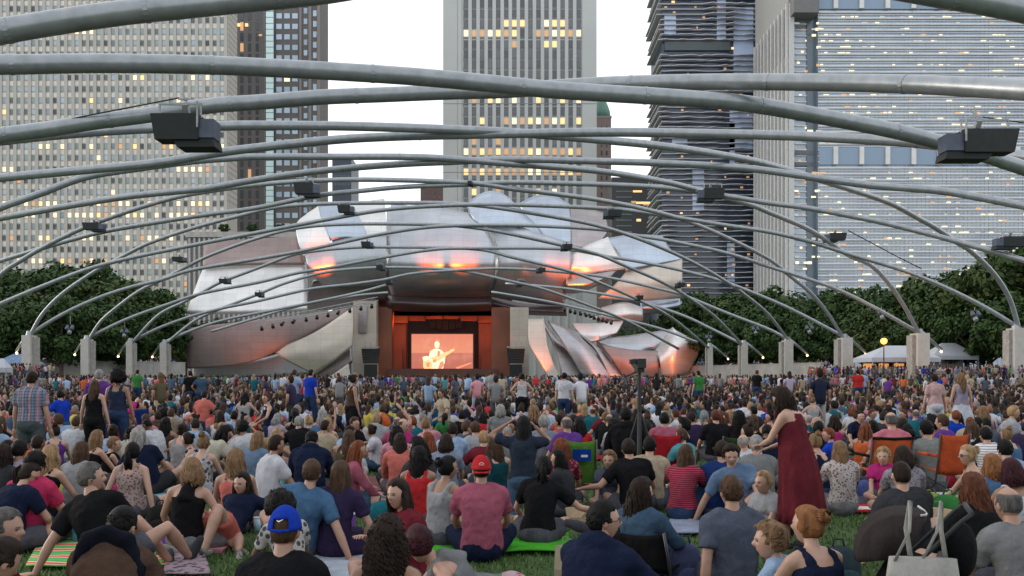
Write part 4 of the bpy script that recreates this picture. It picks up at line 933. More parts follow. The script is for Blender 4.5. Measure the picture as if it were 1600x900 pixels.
def torso_rings(j, sex, inf=0., t0=-.07, t1=1.0, shoulder=1.0, minw=0):
    K = j['K']; w = j['w']; f = sex == 'f'
    R_ = [(-.07, .115, .085), (.0, .178 if f else .168, .130), (.07, .172 if f else .160, .122), (.16, .140 if f else .152, .105), (.25, .128 if f else .150, .098), (.34, .146 if f else .165, .112),
          (.42, .160 if f else .180, .112), (.47, .160 if f else .180, .095), (.50, .115, .075), (.525, .060, .058)]
    out = []
    for t, rx, ry in R_:
        if t < t0 or t > t1: continue
        if t > .40: rx *= shoulder
        tt = t * K
        if tt <= .25 * K: c = j['P0'] + j['s1'] * tt; X, Y = j['X0'], j['Y0']
        else: c = j['P1'] + j['s2'] * (tt - .25 * K); X, Y = j['X'], j['Y']
        sc = w if sex != 'c' else .66
        rx_ = max(rx * sc + inf, minw)
        out.append((c, X * rx_, Y * (ry * (sc ** .6) + inf)))
    return out
def hand_geo(g, W_, dr, side, k=1.0, flat=False):
    """palm, four unequal bent fingers, thumb from the side of the palm"""
    dr = dr.normalized()
    if flat: dr = V(dr.x, dr.y, 0).normalized() if V(dr.x, dr.y, 0).length > .2 else V(0, 1, 0)
    n = UP if flat or abs(dr.z) < .8 else V(0, -1, 0)
    sdv = dr.cross(n).normalized() * side; n = sdv.cross(dr).normalized() * side
    if n.z < 0 and flat: n = -n
    p = W_; g.tube([p - dr * .03, p + dr * .02, p + dr * .055, p + dr * .088], [.026 * k, .036 * k, .042 * k, .036 * k], 10, flat=.45) if False else g.ell(p + dr * .045, dr * .058 * k, sdv * .040 * k, n * .017 * k, 10, 6)
    for i, (L, off) in enumerate(((.070, .030), (.080, .010), (.075, -.010), (.058, -.029))):
        a = p + dr * .085 * k + sdv * off * k; b_ = a + (dr + sdv * off * 2 - n * .12).normalized() * L * .5 * k; c = b_ + (dr - n * .75).normalized() * L * .5 * k
        g.tube([a - dr * .02, a, b_, c], [.0085 * k, .0088 * k, .0078 * k, .0062 * k], 6, round_=True)
    a = p + dr * .02 * k + sdv * .032 * k; b_ = a + (dr * .6 + sdv * .8).normalized() * .035 * k; c = b_ + (dr * .95 + sdv * .25 - n * .2).normalized() * .030 * k
    g.tube([a - sdv * .01, a, b_, c], [.012 * k, .0115 * k, .010 * k, .0075 * k], 6, round_=True)
def head_frame(j, yaw, pitch):
    nd = j['nd']; y = V(-math.sin(R(yaw)), math.cos(R(yaw)), 0); z = V(0, 0, 1) * .75 + nd * .25
    z = z.normalized(); y = (y - z * y.dot(z)).normalized(); x = y.cross(z)
    M = Matrix((x, y, z)).transposed(); M = M @ Matrix.Rotation(-R(pitch), 3, 'X'); return M
def skull(d):
    """radius scale in x,y,z for direction d (front = +y)"""
    x, y, z = d
    rx, ry, rz = .076, .095, .115
    if z < 0: rx *= 1 - .26 * (-z) ** 1.3
    px, py, pz = x * rx, y * ry, z * rz
    if y > 0:
        f = math.exp(-((x / .16) ** 2)) ; py += .020 * f * math.exp(-(((z + .17) / .13) ** 2)); py += .010 * f * math.exp(-(((z + .02) / .12) ** 2))
        for s in (-1, 1): py -= .009 * math.exp(-(((x - s * .36) / .17) ** 2 + ((z - .02) / .12) ** 2))
        py += .005 * math.exp(-(((x) / .5) ** 2 + ((z - .20) / .09) ** 2))
        py += .006 * math.exp(-((x / .24) ** 2 + ((z + .48) / .07) ** 2)) + .004 * math.exp(-((x / .22) ** 2 + ((z + .60) / .06) ** 2))
        if z < -.6: py += .020 * (-z - .6) * 2
    if y < 0 and z < -.2: py *= 1 - .35 * (-z - .2)
    return px, py, pz
def head_geo(j, M, feats, nu=64, nv=52):
    g = Geo(); hk = j['hk']; vs = []; fs = []; fc = []
    def put(d):
        p = skull(d); vs.append(j['H'] + M @ (Vector(p) * hk)); x, y, z = d
        lip = dark = wht = 0
        if y > 0:
            for s in (-1, 1):
                e = ((x - s * .36) / .14) ** 2 + ((z - .02) / .06) ** 2
                if e < 1: wht = .35; dark = .25
                if ((x - s * .36) / .075) ** 2 + ((z - .02) / .055) ** 2 < 1: dark, wht = 1, 0
                if abs(x - s * .36) < .14 and abs(z - .065) < .022: dark = max(dark, .7); wht = 0
                if abs(x - s * .37) < .18 and abs(z - .17 - .03 * (1 - abs(x - s * .37) / .16)) < .028: dark = .7
            if (x / .24) ** 2 + ((z + .54) / .06) ** 2 < 1: lip = .8
        fc.append((lip, dark, wht))
    put((0, 0, -1))
    for k in range(1, nv):
        ph = -math.pi / 2 + math.pi * k / nv
        for i in range(nu):
            t = 2 * math.pi * i / nu; put((math.cos(ph) * math.cos(t), math.cos(ph) * math.sin(t), math.sin(ph)))
    put((0, 0, 1))
    for i in range(nu): fs.append((0, 1 + (i + 1) % nu, 1 + i))
    for k in range(nv - 2):
        for i in range(nu): a = 1 + k * nu; fs.append((a + i, a + (i + 1) % nu, a + nu + (i + 1) % nu, a + nu + i))
    a = 1 + (nv - 2) * nu; T = len(vs) - 1
    for i in range(nu): fs.append((a + i, a + (i + 1) % nu, T))
    g.add(vs, fs); feats += fc
    for s in (-1, 1):
        n0 = len(g.v); g.ell(j['H'] + M @ (V(s * .074, -.008, -.008) * hk), M @ V(.010, .004 * s, 0) * hk, M @ V(s * .004, .019, .004) * hk, M @ V(0, -.006, .032) * hk, 8, 6)
        feats += [(0, 0, 0)] * (len(g.v) - n0)
    return g
BODY = {}
def body_mesh(key, ps, sex, yaw, pitch, vox, fine=True):
    if key in BODY: return BODY[key]
    j = skeleton(ps, sex); K = j['K']; kk = {'m': 1, 'f': .86, 'c': .70}[sex]
    g = Geo(); g.loft(torso_rings(j, sex), 16)
    g.tube([j['P2'] - j['s2'] * .05, j['P2'] + j['nd'] * .03, j['H'] - j['nd'] * .03], [.062 * kk, .052 * kk, .050 * kk], 10)
    g.ell(j['P0'] - j['Y0'] * .035, j['X0'] * .165 * j['w'], j['Y0'] * .11, j['s1'] * .12 * K, 14, 8)
    for s in 'lr':
        S, E, Wr = j['S' + s], j['E' + s], j['W' + s]
        g.tube([j['P2'] - j['s2'] * .01 * K, (j['P2'] + S) / 2 + j['s2'] * .012, S], [.045 * kk, .050 * kk, .052 * kk], 8, round_=True)
        g.tube([S, S.lerp(E, .3), S.lerp(E, .75), E, E.lerp(Wr, .25), E.lerp(Wr, .7), Wr], [r * kk for r in (.055, .051, .042, .039, .040, .031, .025)], 10, round_=True)
        L, N, A = j['L' + s], j['N' + s], j['A' + s]
        g.tube([L, L.lerp(N, .3), L.lerp(N, .75), N, N.lerp(A, .3), N.lerp(A, .75), A], [r * (.97 if sex != 'c' else .62) for r in (.092, .086, .064, .056, .058, .042, .036)], 12, round_=True)
    me = fuse(g, vox, 3)
    fe = []; n0 = len(me.vertices); V0 = [tuple(v.co) for v in me.vertices]; F0 = [tuple(p.vertices) for p in me.polygons]
    G = Geo(); G.v = V0; G.f = F0; G.m = [0] * len(F0); fe = [(0, 0, 0)] * n0
    M = head_frame(j, yaw, pitch + ps['hp']); f2 = []; hg = head_geo(j, M, f2, *((72, 56) if fine else (22, 18))); G.add(hg.v, hg.f); fe += f2
    for s, sg in (('l', -1), ('r', 1)):
        n1 = len(G.v); dr = j['W' + s] - j['E' + s]; low = j['W' + s].z < .12
        if fine: hand_geo(G, j['W' + s], dr, sg, kk * 1.02, low)
        else: G.ell(j['W' + s] + dr.normalized() * .06, dr.normalized() * .085, dr.normalized().orthogonal() * .04, dr.normalized().cross(dr.normalized().orthogonal()) * .02, 8, 6)
        fe += [(0, 0, 0)] * (len(G.v) - n1)
    bpy.data.meshes.remove(me); me = G.mesh('body', True)
    at = me.color_attributes.new('feat', 'FLOAT_COLOR', 'POINT'); a = np.ones((len(fe), 4), np.float32); a[:, :3] = fe; at.data.foreach_set('color', a.ravel())
    BODY[key] = (me, j, M); return BODY[key]
def crumple(me, amp, seed):
    n = len(me.vertices); co = np.empty(n * 3, np.float32); me.vertices.foreach_get('co', co); co = co.reshape(-1, 3)
    no = np.array([v.normal[:] for v in me.vertices], np.float32)
    d = np.array([.7 * noise.noise(Vector((c[0] * 8 + seed, c[1] * 8, c[2] * 5))) + .9 * (.32 - abs(noise.noise(Vector((c[0] * 6 + c[2] * 7 + 3 * seed, c[1] * 7, seed + c[2] * 7 - c[0] * 4))))) + .5 * (.3 - abs(noise.noise(Vector((c[0] * 15 - c[2] * 12, c[1] * 14, c[2] * 13 + seed))))) for c in co], np.float32)
    co += no * ((d + .45) * amp)[:, None]; me.vertices.foreach_set('co', co.ravel()); me.update()
CL = {}
def foot_tubes(g, j, kk, r=1.0, side='lr'):
    for s in side:
        A, N = j['A' + s], j['N' + s]; sh = (A - N).normalized()
        f = V(0, 1, 0) - sh * sh.y
        if abs(sh.z) < .75: f = V(0, .45, 0) + V(0, 0, .8) if sh.y > .2 else V(sh.x, sh.y, -.2)
        f = f.normalized() if f.length > .1 else V(0, 1, 0)
        if A.z < .15: f = V(f.x + (.3 if s == 'r' else -.3), max(f.y, .3), max(f.z, -.1)).normalized() if abs(sh.z) > .6 else f
        c = A + V(0, 0, -.03) if A.z < .14 else A
        g.tube([c - f * .05 * kk, c + f * .03 * kk, c + f * .12 * kk, c + f * .19 * kk], [.038 * kk * r, .044 * kk * r, .042 * kk * r, .030 * kk * r], 8, round_=True, flat=.8)
def shirt_mesh(key, j, sex, kind, vox):
    k = key + ('shirt', kind)
    if k in CL: return CL[k]
    K = j['K']; g = Geo(); kk = {'m': 1, 'f': .86, 'c': .70}[sex]; inf = .016
    if kind in ('tee', 'long', 'hoodie', 'polo', 'dress_tee'):
        if kind == 'hoodie': inf = .028
        g.loft(torso_rings(j, sex, inf, t0=-.03 if kind != 'hoodie' else -.03, minw=.150 * (j['w'])), 18)
        for s in 'lr':
            S, E, Wr = j['S' + s], j['E' + s], j['W' + s]
            g.tube([j['P2'] - j['s2'] * .005 * K, (j['P2'] + S) / 2 + j['s2'] * .014, S], [.054 * kk, .064 * kk, .067 * kk], 8, round_=True)
            if kind in ('tee', 'polo', 'dress_tee'): g.tube([S - (E - S).normalized() * .02, S, S.lerp(E, .35), S.lerp(E, .66)], [.055 * kk, .068 * kk, .064 * kk, .062 * kk], 12)
            else: g.tube([S - (E - S).normalized() * .02, S, S.lerp(E, .5), E, E.lerp(Wr, .5), Wr], [q * kk for q in (.055, .070, .060, .058, .050, .040)], 12)
        if kind == 'hoodie':
            g.ell(j['P2'] + j['s2'] * .015 - j['Y'] * .055, j['X'] * .115, j['Y'] * .060, j['s2'] * .065, 12, 8); 
        if kind == 'polo': g.tube([j['P2'] + j['nd'] * .0, j['P2'] + j['nd'] * .03], [.07, .062], 12)
    else:
        g.loft(torso_rings(j, sex, .013, t0=-.03, t1=.43, minw=.14 * j['w']), 18)
        if kind == 'racer':
            g.tube([j['P1'] + j['s2'] * .14 * K - j['Y'] * .09, j['P2'] - j['Y'] * .055, j['P2'] - j['s2'] * .02 + j['Y'] * .01], [.075, .05, .04], 10)
            for sg in (-1, 1): g.tube([j['P1'] + j['s2'] * .14 * K + j['X'] * sg * .075 + j['Y'] * .08, j['P2'] + j['X'] * sg * .075 + j['s2'] * .0 + j['Y'] * .05, j['P2'] + j['X'] * sg * .055 + j['s2'] * .01 - j['Y'] * .03], [.026, .022, .024], 8)
        else:
            r = .020 if kind == 'tank' else .011
            for sg in (-1, 1):
                g.tube([j['P1'] + j['s2'] * .13 * K + j['X'] * sg * .085 + j['Y'] * .088, j['P2'] - j['s2'] * .02 + j['X'] * sg * .090 + j['Y'] * .070, j['P2'] + j['X'] * sg * .088 + j['s2'] * .012 + j['Y'] * .005, j['P2'] - j['s2'] * .035 + j['X'] * sg * .088 - j['Y'] * .073, j['P1'] + j['s2'] * .13 * K + j['X'] * sg * .08 - j['Y'] * .093], r, 8)
    me = fuse(g, vox, 2); crumple(me, .015 if kind != 'hoodie' else .019, len(kind)); CL[k] = me; return me
def pants_mesh(key, j, sex, kind, vox):
    k = key + ('pants', kind)
    if k in CL: return CL[k]
    g = Geo(); kk = .97 if sex != 'c' else .62; inf = .014; K = j['K']
    g.loft(torso_rings(j, sex, inf + .004, t0=-.07, t1=.10), 16)
    g.ell(j['P0'] - j['Y0'] * .035, j['X0'] * (.165 * j['w'] + inf), j['Y0'] * (.11 + inf), j['s1'] * (.12 * K + inf * .5), 14, 8)
    for s in 'lr':
        L, N, A = j['L' + s], j['N' + s], j['A' + s]
        if kind == 'shorts': g.tube([L, L.lerp(N, .3), L.lerp(N, .62)], [q * kk + inf for q in (.092, .090, .082)], 12)
        elif kind == 'jeans': g.tube([L, L.lerp(N, .3), L.lerp(N, .75), N, N.lerp(A, .3), N.lerp(A, .92)], [q * kk + inf for q in (.092, .087, .066, .060, .060, .046)], 12)
        else: g.tube([L, L.lerp(N, .4), L.lerp(N, .9)], [.11 * kk + .02, .11 * kk + .02, .10 * kk + .02], 12)
    if kind == 'skirt':
        a, b_ = (j['Nl'] + j['Nr']) / 2, j['P0']; m = b_.lerp(a, .55); g.ell(m, (a - b_) * .55, j['X0'] * .19, j['s1'] * .10, 14, 8)
    me = fuse(g, vox, 2); crumple(me, .011, 3); CL[k] = me; return me
def shoes_mesh(key, j, sex):
    k = key + ('shoes',)
    if k in CL: return CL[k]
    out = []
    for s in 'lr': g = Geo(); foot_tubes(g, j, {'m': 1, 'f': .88, 'c': .6}[sex], side=s); out.append(g.mesh('shoe', True))
    CL[k] = out; return out
def hair_mesh(key, j, M, style, fine=True):
    k = key + ('hair', style, fine)
    if k in CL: return CL[k]
    g = Geo(); hk = j['hk']; H = j['H']; rr = random.Random(str((style, round(H.x, 2), round(H.z, 2))).__hash__() % 999 if False else len(CL) * 7 + 3)
    th = {'short': .010, 'buzz': .003, 'balding': .006, 'long': .016, 'wavy': .022, 'curly': .030, 'bob': .020, 'bun': .012, 'ponytail': .011, 'afro': .075, 'topknot': .012, 'messy': .020}[style]
    nu, nv = (36, 24) if fine else (16, 11)
    def cov(x, y, z):                     # where hair grows
        face = y > .15 + .25 * z and z < .70 - .30 * x * x + .05 * math.sin(x * 9) and abs(x) < .93
        if style in ('short', 'buzz', 'messy'): c = not face and z > -.42 - .1 * (y < 0) and not (abs(x) > .8 and z < -.10 and y > -.25)
        elif style == 'balding': c = not face and z > -.40 and z < .62 and y < .35 and not (abs(x) > .8 and z < -.10 and y > -.25)
        else: c = not face and z > -.62
        return 1.0 if c else 0.0
    def fn(d):
        x, y, z = d; s = np.mean([cov(*(Vector((x + a, y + b_, z + c)).normalized())) for a, b_, c in ((0, 0, 0), (.09, 0, 0), (-.09, 0, 0), (0, .09, 0), (0, -.09, 0), (0, 0, .09), (0, 0, -.09))])
        p = Vector(skull(d)); n = p.normalized()
        ns = noise.noise(Vector((x * 7, y * 7, z * 3.5)) * (1.6 if style in ('curly', 'afro') else 1))
        t = th * (1 + (.55 if style in ('curly', 'messy', 'wavy', 'afro') else .2) * ns)
        if style == 'afro': t *= (1.0 if z > -.5 else .5)
        if z > .3: t += .006
        return p + n * (t * s - .006 * (1 - s))
    vs = [H + M @ (fn((0, 0, -1)) * hk)]; fs = []
    for kq in range(1, nv):
        ph = -math.pi / 2 + math.pi * kq / nv
        for i in range(nu): t = 2 * math.pi * i / nu; vs.append(H + M @ (fn((math.cos(ph) * math.cos(t), math.cos(ph) * math.sin(t), math.sin(ph))) * hk))
    vs.append(H + M @ (fn((0, 0, 1)) * hk))
    for i in range(nu): fs.append((0, 1 + (i + 1) % nu, 1 + i))
    for kq in range(nv - 2):
        for i in range(nu): a = 1 + kq * nu; fs.append((a + i, a + (i + 1) % nu, a + nu + (i + 1) % nu, a + nu + i))
    a = 1 + (nv - 2) * nu; T = len(vs) - 1
    for i in range(nu): fs.append((a + i, a + (i + 1) % nu, T))
    g.add(vs, fs)
    back = -(M @ V(0, 1, 0)); right = M @ V(1, 0, 0); up = M @ V(0, 0, 1)
    if style in ('long', 'wavy', 'curly', 'bob'):
        Ls = {'long': .36, 'wavy': .34, 'curly': .24, 'bob': .10}[style] * (.8 if hk < .9 else 1); wob = {'long': .006, 'wavy': .014, 'curly': .018, 'bob': .004}[style]; frq = 17 if style == 'curly' else 10
        # solid inner mass
        w0 = .070 if style != 'curly' else .095
        if style != 'bob':
            pts = [H + back * .045 * hk + up * .04, H + back * .070 - UP * .06, H + back * .085 - UP * (.06 + Ls * .45), H + back * .080 - UP * (.05 + Ls * .85)]
            rings = [(p, right * w0 * q, back * .045 * q2) for p, q, q2 in zip(pts, (.9, 1.1, 1.1, .55), (.9, 1, .9, .45))]; g.loft(rings, 12)
        N = (420 if style == 'curly' else 260 if style == 'wavy' else 170) if fine else 34
        rs = (.0085 if style in ('long', 'bob') else .0062) if fine else .018
        for i in range(N):
            th_ = rr.uniform(-1.9, 1.9); z0 = rr.uniform(-.35, .55) if abs(th_) < 1.35 else rr.uniform(-.4, .1)
            x, y = math.sin(th_), -math.cos(th_)
            kz = math.sqrt(max(0, 1 - z0 * z0)); d = (x * kz, y * kz, z0)
            p = Vector(skull(d)); p = p + p.normalized() * (th * .7); p = H + M @ (p * hk)
            out = (M @ V(x, y, 0)); out = V(out.x, out.y, 0).normalized()
            L = Ls * rr.uniform(.72, 1.06) * (1 if y < .1 else .9) + max(0, z0) * .12; pts = [p]; n = (9 if style == 'curly' else 6) if fine else 3; ph0 = rr.uniform(0, 6)
            conv = right * (-.25 * x)
            for q in range(1, n + 1):
                t = q / n; bulge = .020 * math.sin(t * 2.2) * (1.4 if style in ('wavy', 'curly') else 1)
                pts.append(p - UP * L * t + out * bulge + conv * L * t * .35 + back * .035 * t + (right * math.sin(ph0 + t * frq) + back * math.cos(ph0 + t * frq)) * wob)
            g.tube(pts, [rs * .8] + [rs * 1.15] * (n - 1) + [rs * .25], 5 if fine else 4, cap=True)
    if style == 'ponytail':
        b0 = H + back * .105 * hk + up * .03; g.sph(b0, .022, 8, 6)
        for i in range(46 if fine else 10):
            o = V(rr.gauss(0, .012), rr.gauss(0, .012), rr.gauss(0, .008)); L = rr.uniform(.18, .27); e = right * rr.gauss(0, .016)
            g.tube([b0 + o * .4, b0 + back * .035 - UP * .05 + o, b0 + back * .03 - UP * L * .6 + o * 1.2 + e, b0 - UP * L + back * .01 + e * 1.2], [.008, .012, .011, .003], 5)
    if style in ('bun', 'topknot'):
        b0 = H + back * (.095 if style == 'bun' else .055) * hk + up * (.055 if style == 'bun' else .115); g.ell(b0, right * .042, back * .036, up * .036, 14, 10, fn=lambda d: 1 + .14 * noise.noise(Vector(d) * 4))
        for i in range(30 if fine else 6):
            a = rr.uniform(0, 6.28); c = (right * math.cos(a) + up * math.sin(a)); g.tube([b0 + c * .030 + back * .012, b0 + c * .040 + back * .03 + right * .01, b0 + c * .046 - back * .01], [.004, .006, .002], 4)
    if style in ('messy', 'afro', 'curly', 'short', 'topknot', 'bun') and fine:
        for i in range({'messy': 140, 'afro': 420, 'curly': 140, 'short': 110, 'topknot': 40, 'bun': 30}[style]):
            d = Vector((rr.gauss(0, 1), rr.gauss(-.4, 1), abs(rr.gauss(.3, .8)) - (.5 if style in ('afro', 'curly') else .15))).normalized()
            if cov(*d) < 1: continue
            p0_ = Vector(skull(d)); nn = p0_.normalized(); p = H + M @ ((p0_ + nn * th * .8) * hk); nw = M @ nn
            tdir = (V(rr.gauss(0, 1), rr.gauss(0, 1), rr.gauss(-.3, .7))); tdir = (tdir - nw * tdir.dot(nw)).normalized()
            l = {'messy': .034, 'afro': .024, 'curly': .035, 'short': .020, 'topknot': .03, 'bun': .03}[style]; lift = {'afro': 1.1, 'messy': .45, 'curly': .7}.get(style, .12)
            g.tube([p, p + (tdir + nw * lift * .8) * l * .5, p + (tdir * .9 + nw * lift * .3 - UP * .2) * l], [.006, .006, .0015], 4)
    CL[k] = g.mesh('hair', True); return CL[k]
def cap_mesh(j, M, brim_back, colour, parent, label, mark=False, strap=True):
    g = Geo(); hk = j['hk']; H = j['H']; vs = []; fs = []; nu, nv = 36, 12
    for k in range(nv + 1):
        ph = .05 + (math.pi / 2 - .05) * k / nv
        for i in range(nu):
            t = 2 * math.pi * i / nu; d = (math.cos(ph) * math.cos(t), math.cos(ph) * math.sin(t), math.sin(ph)); p = Vector(skull((d[0], d[1], d[2])))
            p = Vector((d[0] * .091, d[1] * .112, d[2] * .140)) ; vs.append(H + M @ (p * hk) + M @ V(0, 0, .004))
    for k in range(nv):
        for i in range(nu):
            a = k * nu; f = (a + i, a + (i + 1) % nu, a + nu + (i + 1) % nu, a + nu + i)
            bi = (i + .5) / nu * 2 * math.pi; back_gap = math.sin(bi) < -.90 if not brim_back else math.sin(bi) > .90
            if back_gap and k < 4: continue
            fs.append(f)
    g.add(vs, fs)
    me = evaluated(g.mesh('cap', True), [('SOLIDIFY', dict(thickness=.006, offset=0))]); me.materials.clear()
    o = link('cap', me, mat_cloth(colour), parent)
    g = Geo(); s = -1 if brim_back else 1; n = 12; top = []; 
    for i in range(n + 1):
        a = math.pi * i / n; top.append(V(math.cos(a) * .078, s * (.075 + math.sin(a) * .085), .012 - .020 * math.sin(a) - .012 * abs(math.cos(a))))
    vs = [H + M @ (p * hk) for p in top] + [H + M @ ((p - V(0, 0, .006)) * hk) for p in top]
    g.add(vs, [tuple(range(n + 1)), tuple(reversed(range(n + 1, 2 * n + 2)))] + [(i + 1, i, i + n + 1, i + n + 2) for i in range(n)]); part('brim', g, mat_cloth(colour), o)
    if mark:
        g = Geo(); g.tube([H + M @ V(-.016, -.108, .070), H + M @ V(-.004, -.111, .063), H + M @ V(.018, -.108, .074)], [.0015, .004, .0012], 5); part('stitched_swoosh_mark', g, mat_simple('mark_white', (.75, .75, .78), .6), o)
        g = Geo(); g.tube([H + M @ V(-.048, -.096, .016), H + M @ V(0, -.112, .012), H + M @ V(.048, -.096, .016)], .008, 6); part('strap', g, mat_cloth(colour), o)
    if brim_back:
        g = Geo(); g.tube([H + M @ V(-.022, -.106, .062), H + M @ V(-.008, -.109, .074), H + M @ V(.008, -.109, .074), H + M @ V(.022, -.106, .062)], .0035, 5); g.tube([H + M @ V(-.02, -.110, .055), H + M @ V(.02, -.110, .055)], .003, 5); part('stitched_logo', g, mat_simple('mark_pale', (.55, .45, .42), .6), o)
    return o
def person(px, py, pose='cross', rz=0, sex='m', shirt=('tee', (.1, .1, .1)), pants=('shorts', (.1, .1, .12)), hair=('short', 'brown'), skin=0, yaw=0, pitch=0, d=None, label='', fine=True, scale=None, cap=None, glasses=False, group='people sitting on the lawn', mods=None, z=0):
    ps = dict(POSES[pose])
    if mods: ps.update(mods)
    yq = int(round(yaw / 15.) * 15) if not fine else yaw; vox = .0135 if fine else .024
    key = (pose, sex, yq, pitch, fine, str(mods) if mods else '')
    me, j, M = body_mesh(key, ps, sex, yq, pitch, vox, fine)
    k0 = (pose, sex, fine, str(mods) if mods else '')
    top = j['H'].z + .125 * j['hk'] + {'afro': .06, 'topknot': .03, 'curly': .02}.get(hair[0], 0)
    sc = scale or (1.0 if d is None else None)
    if d is None: d = F * (CAMZ - top * sc - z) / (py - HY)
    elif scale is None: sc = max(.8, min(1.12, (W(px, py, d).z - z) / top))
    rot = Matrix.Rotation(R(rz), 3, 'Z'); off = rot @ V(j['H'].x, j['H'].y, 0) * sc
    p = W(px, HY, d); loc = V(p.x - off.x, d - off.y, z)
    root = empty('person', loc, R(rz), label, 'person', group); root.scale = (sc, sc, sc)
    link('body', me, mat_skin(skin), root, obj_slots=True)
    if shirt:
        link('shirt' if shirt[0] != 'hoodie' else 'hoodie', shirt_mesh(k0, j, sex, shirt[0], vox * 1.15), mat_cloth(shirt[1], shirt[2] if len(shirt) > 2 else 'plain'), root, obj_slots=True)
    if pants:
        link({'shorts': 'shorts', 'jeans': 'trousers', 'skirt': 'skirt'}[pants[0]], pants_mesh(k0, j, sex, pants[0], vox * 1.2), mat_cloth(pants[1], pants[2] if len(pants) > 2 else 'plain'), root, obj_slots=True)
    if hair[0] != 'bald': link('hair', hair_mesh(key, j, M, hair[0], fine), mat_hair(hair[1]), root, obj_slots=True)
    sm = mat_cloth((.05, .05, .06) if rnd.random() < .6 else (.35, .34, .33))
    for me_ in shoes_mesh(k0, j, sex): link('shoe', me_, sm, root, obj_slots=True)
    if cap: cap_mesh(j, M, cap[1], cap[0], root, '', *cap[2:])
    if glasses:
        g = Geo(); H = j['H']; hk = j['hk']
        for s in (-1, 1):
            c = V(s * .031, .094, .003); pts = [c + V(math.cos(a) * .021, 0, math.sin(a) * .015) for a in [i * math.pi / 4 for i in range(9)]]
            g.tube([H + M @ (q * hk) for q in pts], .0022, 5, cap=False); g.tube([H + M @ (q * hk) for q in (V(s * .052, .092, .006), V(s * .078, .055, .006), V(s * .080, -.005, .004))], .0024, 5)
            if glasses == 'sun': g.ell(H + M @ (c * hk), M @ V(.020, 0, 0), M @ V(0, .003, 0), M @ V(0, 0, .014), 10, 6)
        g.tube([H + M @ (q * hk) for q in (V(-.010, .100, .005), V(.010, .100, .005))], .002, 5)
        part('sunglasses' if glasses == 'sun' else 'glasses', g, mat_simple('frame_black', (.012, .012, .014), .3), root, smooth=True)
    return root, j, M, loc, sc
# ------------------------------------------------------------ the nearest people, one by one
K_ = (.012, .012, .014)
C = dict(black=K_, navy=(.012, .018, .045), white=(.55, .56, .60), grey=(.20, .205, .21), ltgrey=(.34, .35, .37), slate=(.085, .10, .14), blue=(.07, .15, .27), ltblue=(.30, .42, .60), royal=(.012, .05, .42), red=(.50, .03, .035),
         coral=(.58, .16, .13), pink=(.55, .25, .30), rose=(.36, .10, .15), maroon=(.15, .018, .028), burg=(.20, .03, .05), teal=(.012, .13, .17), green=(.05, .22, .06), olive=(.10, .085, .05), beige=(.42, .35, .25), cream=(.50, .47, .38),
         yellow=(.50, .42, .06), orange=(.60, .13, .04), purple=(.12, .04, .24), lav=(.38, .32, .42), denim=(.055, .10, .16), jeans=(.03, .055, .12), khaki=(.26, .21, .14), charcoal=(.04, .042, .048), plum=(.035, .025, .065), magenta=(.45, .03, .18), brown=(.09, .055, .04), aqua=(.10, .33, .38))
def H_(px, py, label, **k):
    for q in ('shirt', 'pants'):
        if q in k and k[q] and isinstance(k[q][1], str): k[q] = (k[q][0], C[k[q][1]]) + tuple(k[q][2:])
    return person(px, py, label=label, **k)
T = lambda c, *a: ('tee', c) + a
# front row
H_(445, 795, 'person in bright blue baseball cap and black T-shirt, nearest at the bottom left', rz=0, pose='cross', shirt=T('black'), hair=('buzz', 'brown'), cap=(C['royal'], False, True), skin=1)
H_(605, 803, 'woman with dark curly hair and olive tank top, front row right of the blue cap', sex='f', rz=-10, pose='lean_back_cross', shirt=('tank', 'olive'), hair=('curly', 'dark brown'), skin=3, pants=('jeans', 'jeans'))
H_(655, 775, 'person with short burgundy hair and grey racerback lying in patterned trousers', sex='f', pose='prone', rz=98, mods=dict(hl=(-.25, .55, .05), neck=-10), shirt=('racer', 'grey'), pants=('jeans', (.50, .38, .40), 'floral'), hair=('short', 'burgundy'), skin=0, yaw=-80, d=5.7)
H_(622, 748, 'girl with long dark brown hair facing the camera, chin on hand, behind the burgundy-haired one', sex='f', rz=120, yaw=25, pose='cross_eat', shirt=T('maroon'), hair=('long', 'dark brown'), skin=0)
H_(438, 764, 'person with rounded black hair in a white patterned top, half hidden by the blue-capped person', sex='f', rz=35, pose='cross_slump', shirt=T((.52, .50, .47), 'print'), hair=('afro', 'black'), skin=4, scale=.85)
rt_ = H_(190, 790, 'hunched person in brown coat with black shawl, back to us, bottom left', sex='m', pose='cross_slump', shirt=('hoodie', 'brown'), hair=('short', 'black'), skin=2)
H_(8, 793, 'person with dark hair in maroon top looking right at the lower left corner', sex='m', rz=-60, yaw=-30, shirt=T('maroon'), hair=('short', 'dark grey'), skin=1)
H_(-2, 838, 'pale-shirted person cut by the bottom left corner', sex='m', rz=-30, shirt=T((.30, .32, .26)), hair=('short', 'dark brown'), skin=1, pose='cross_slump')
H_(943, 781, 'man in dark navy hoodie and glasses with dark swept hair, turned right', rz=-35, yaw=-48, pose='knees_up', shirt=('hoodie', 'navy'), hair=('short', 'black'), skin=0, glasses=True)
H_(1142, 742, 'man in slate T-shirt with straight arms, largest back right of the denim jacket woman', rz=8, yaw=5, pose='lean_back', shirt=T('slate'), hair=('short', 'brown'), skin=1, mods=dict(hl=(-.26, -.12, .045), hr=(.26, -.12, .045), l1=-8, l2=6))
H_(1003, 747, 'woman with wavy dark hair in faded denim jacket behind the navy hoodie man', sex='f', rz=-35, yaw=-30, pose='low_chair', shirt=('long', 'denim'), pants=('jeans', 'jeans'), hair=('wavy', 'dark brown'), skin=0, scale=.92, mods=dict(pz=.18))
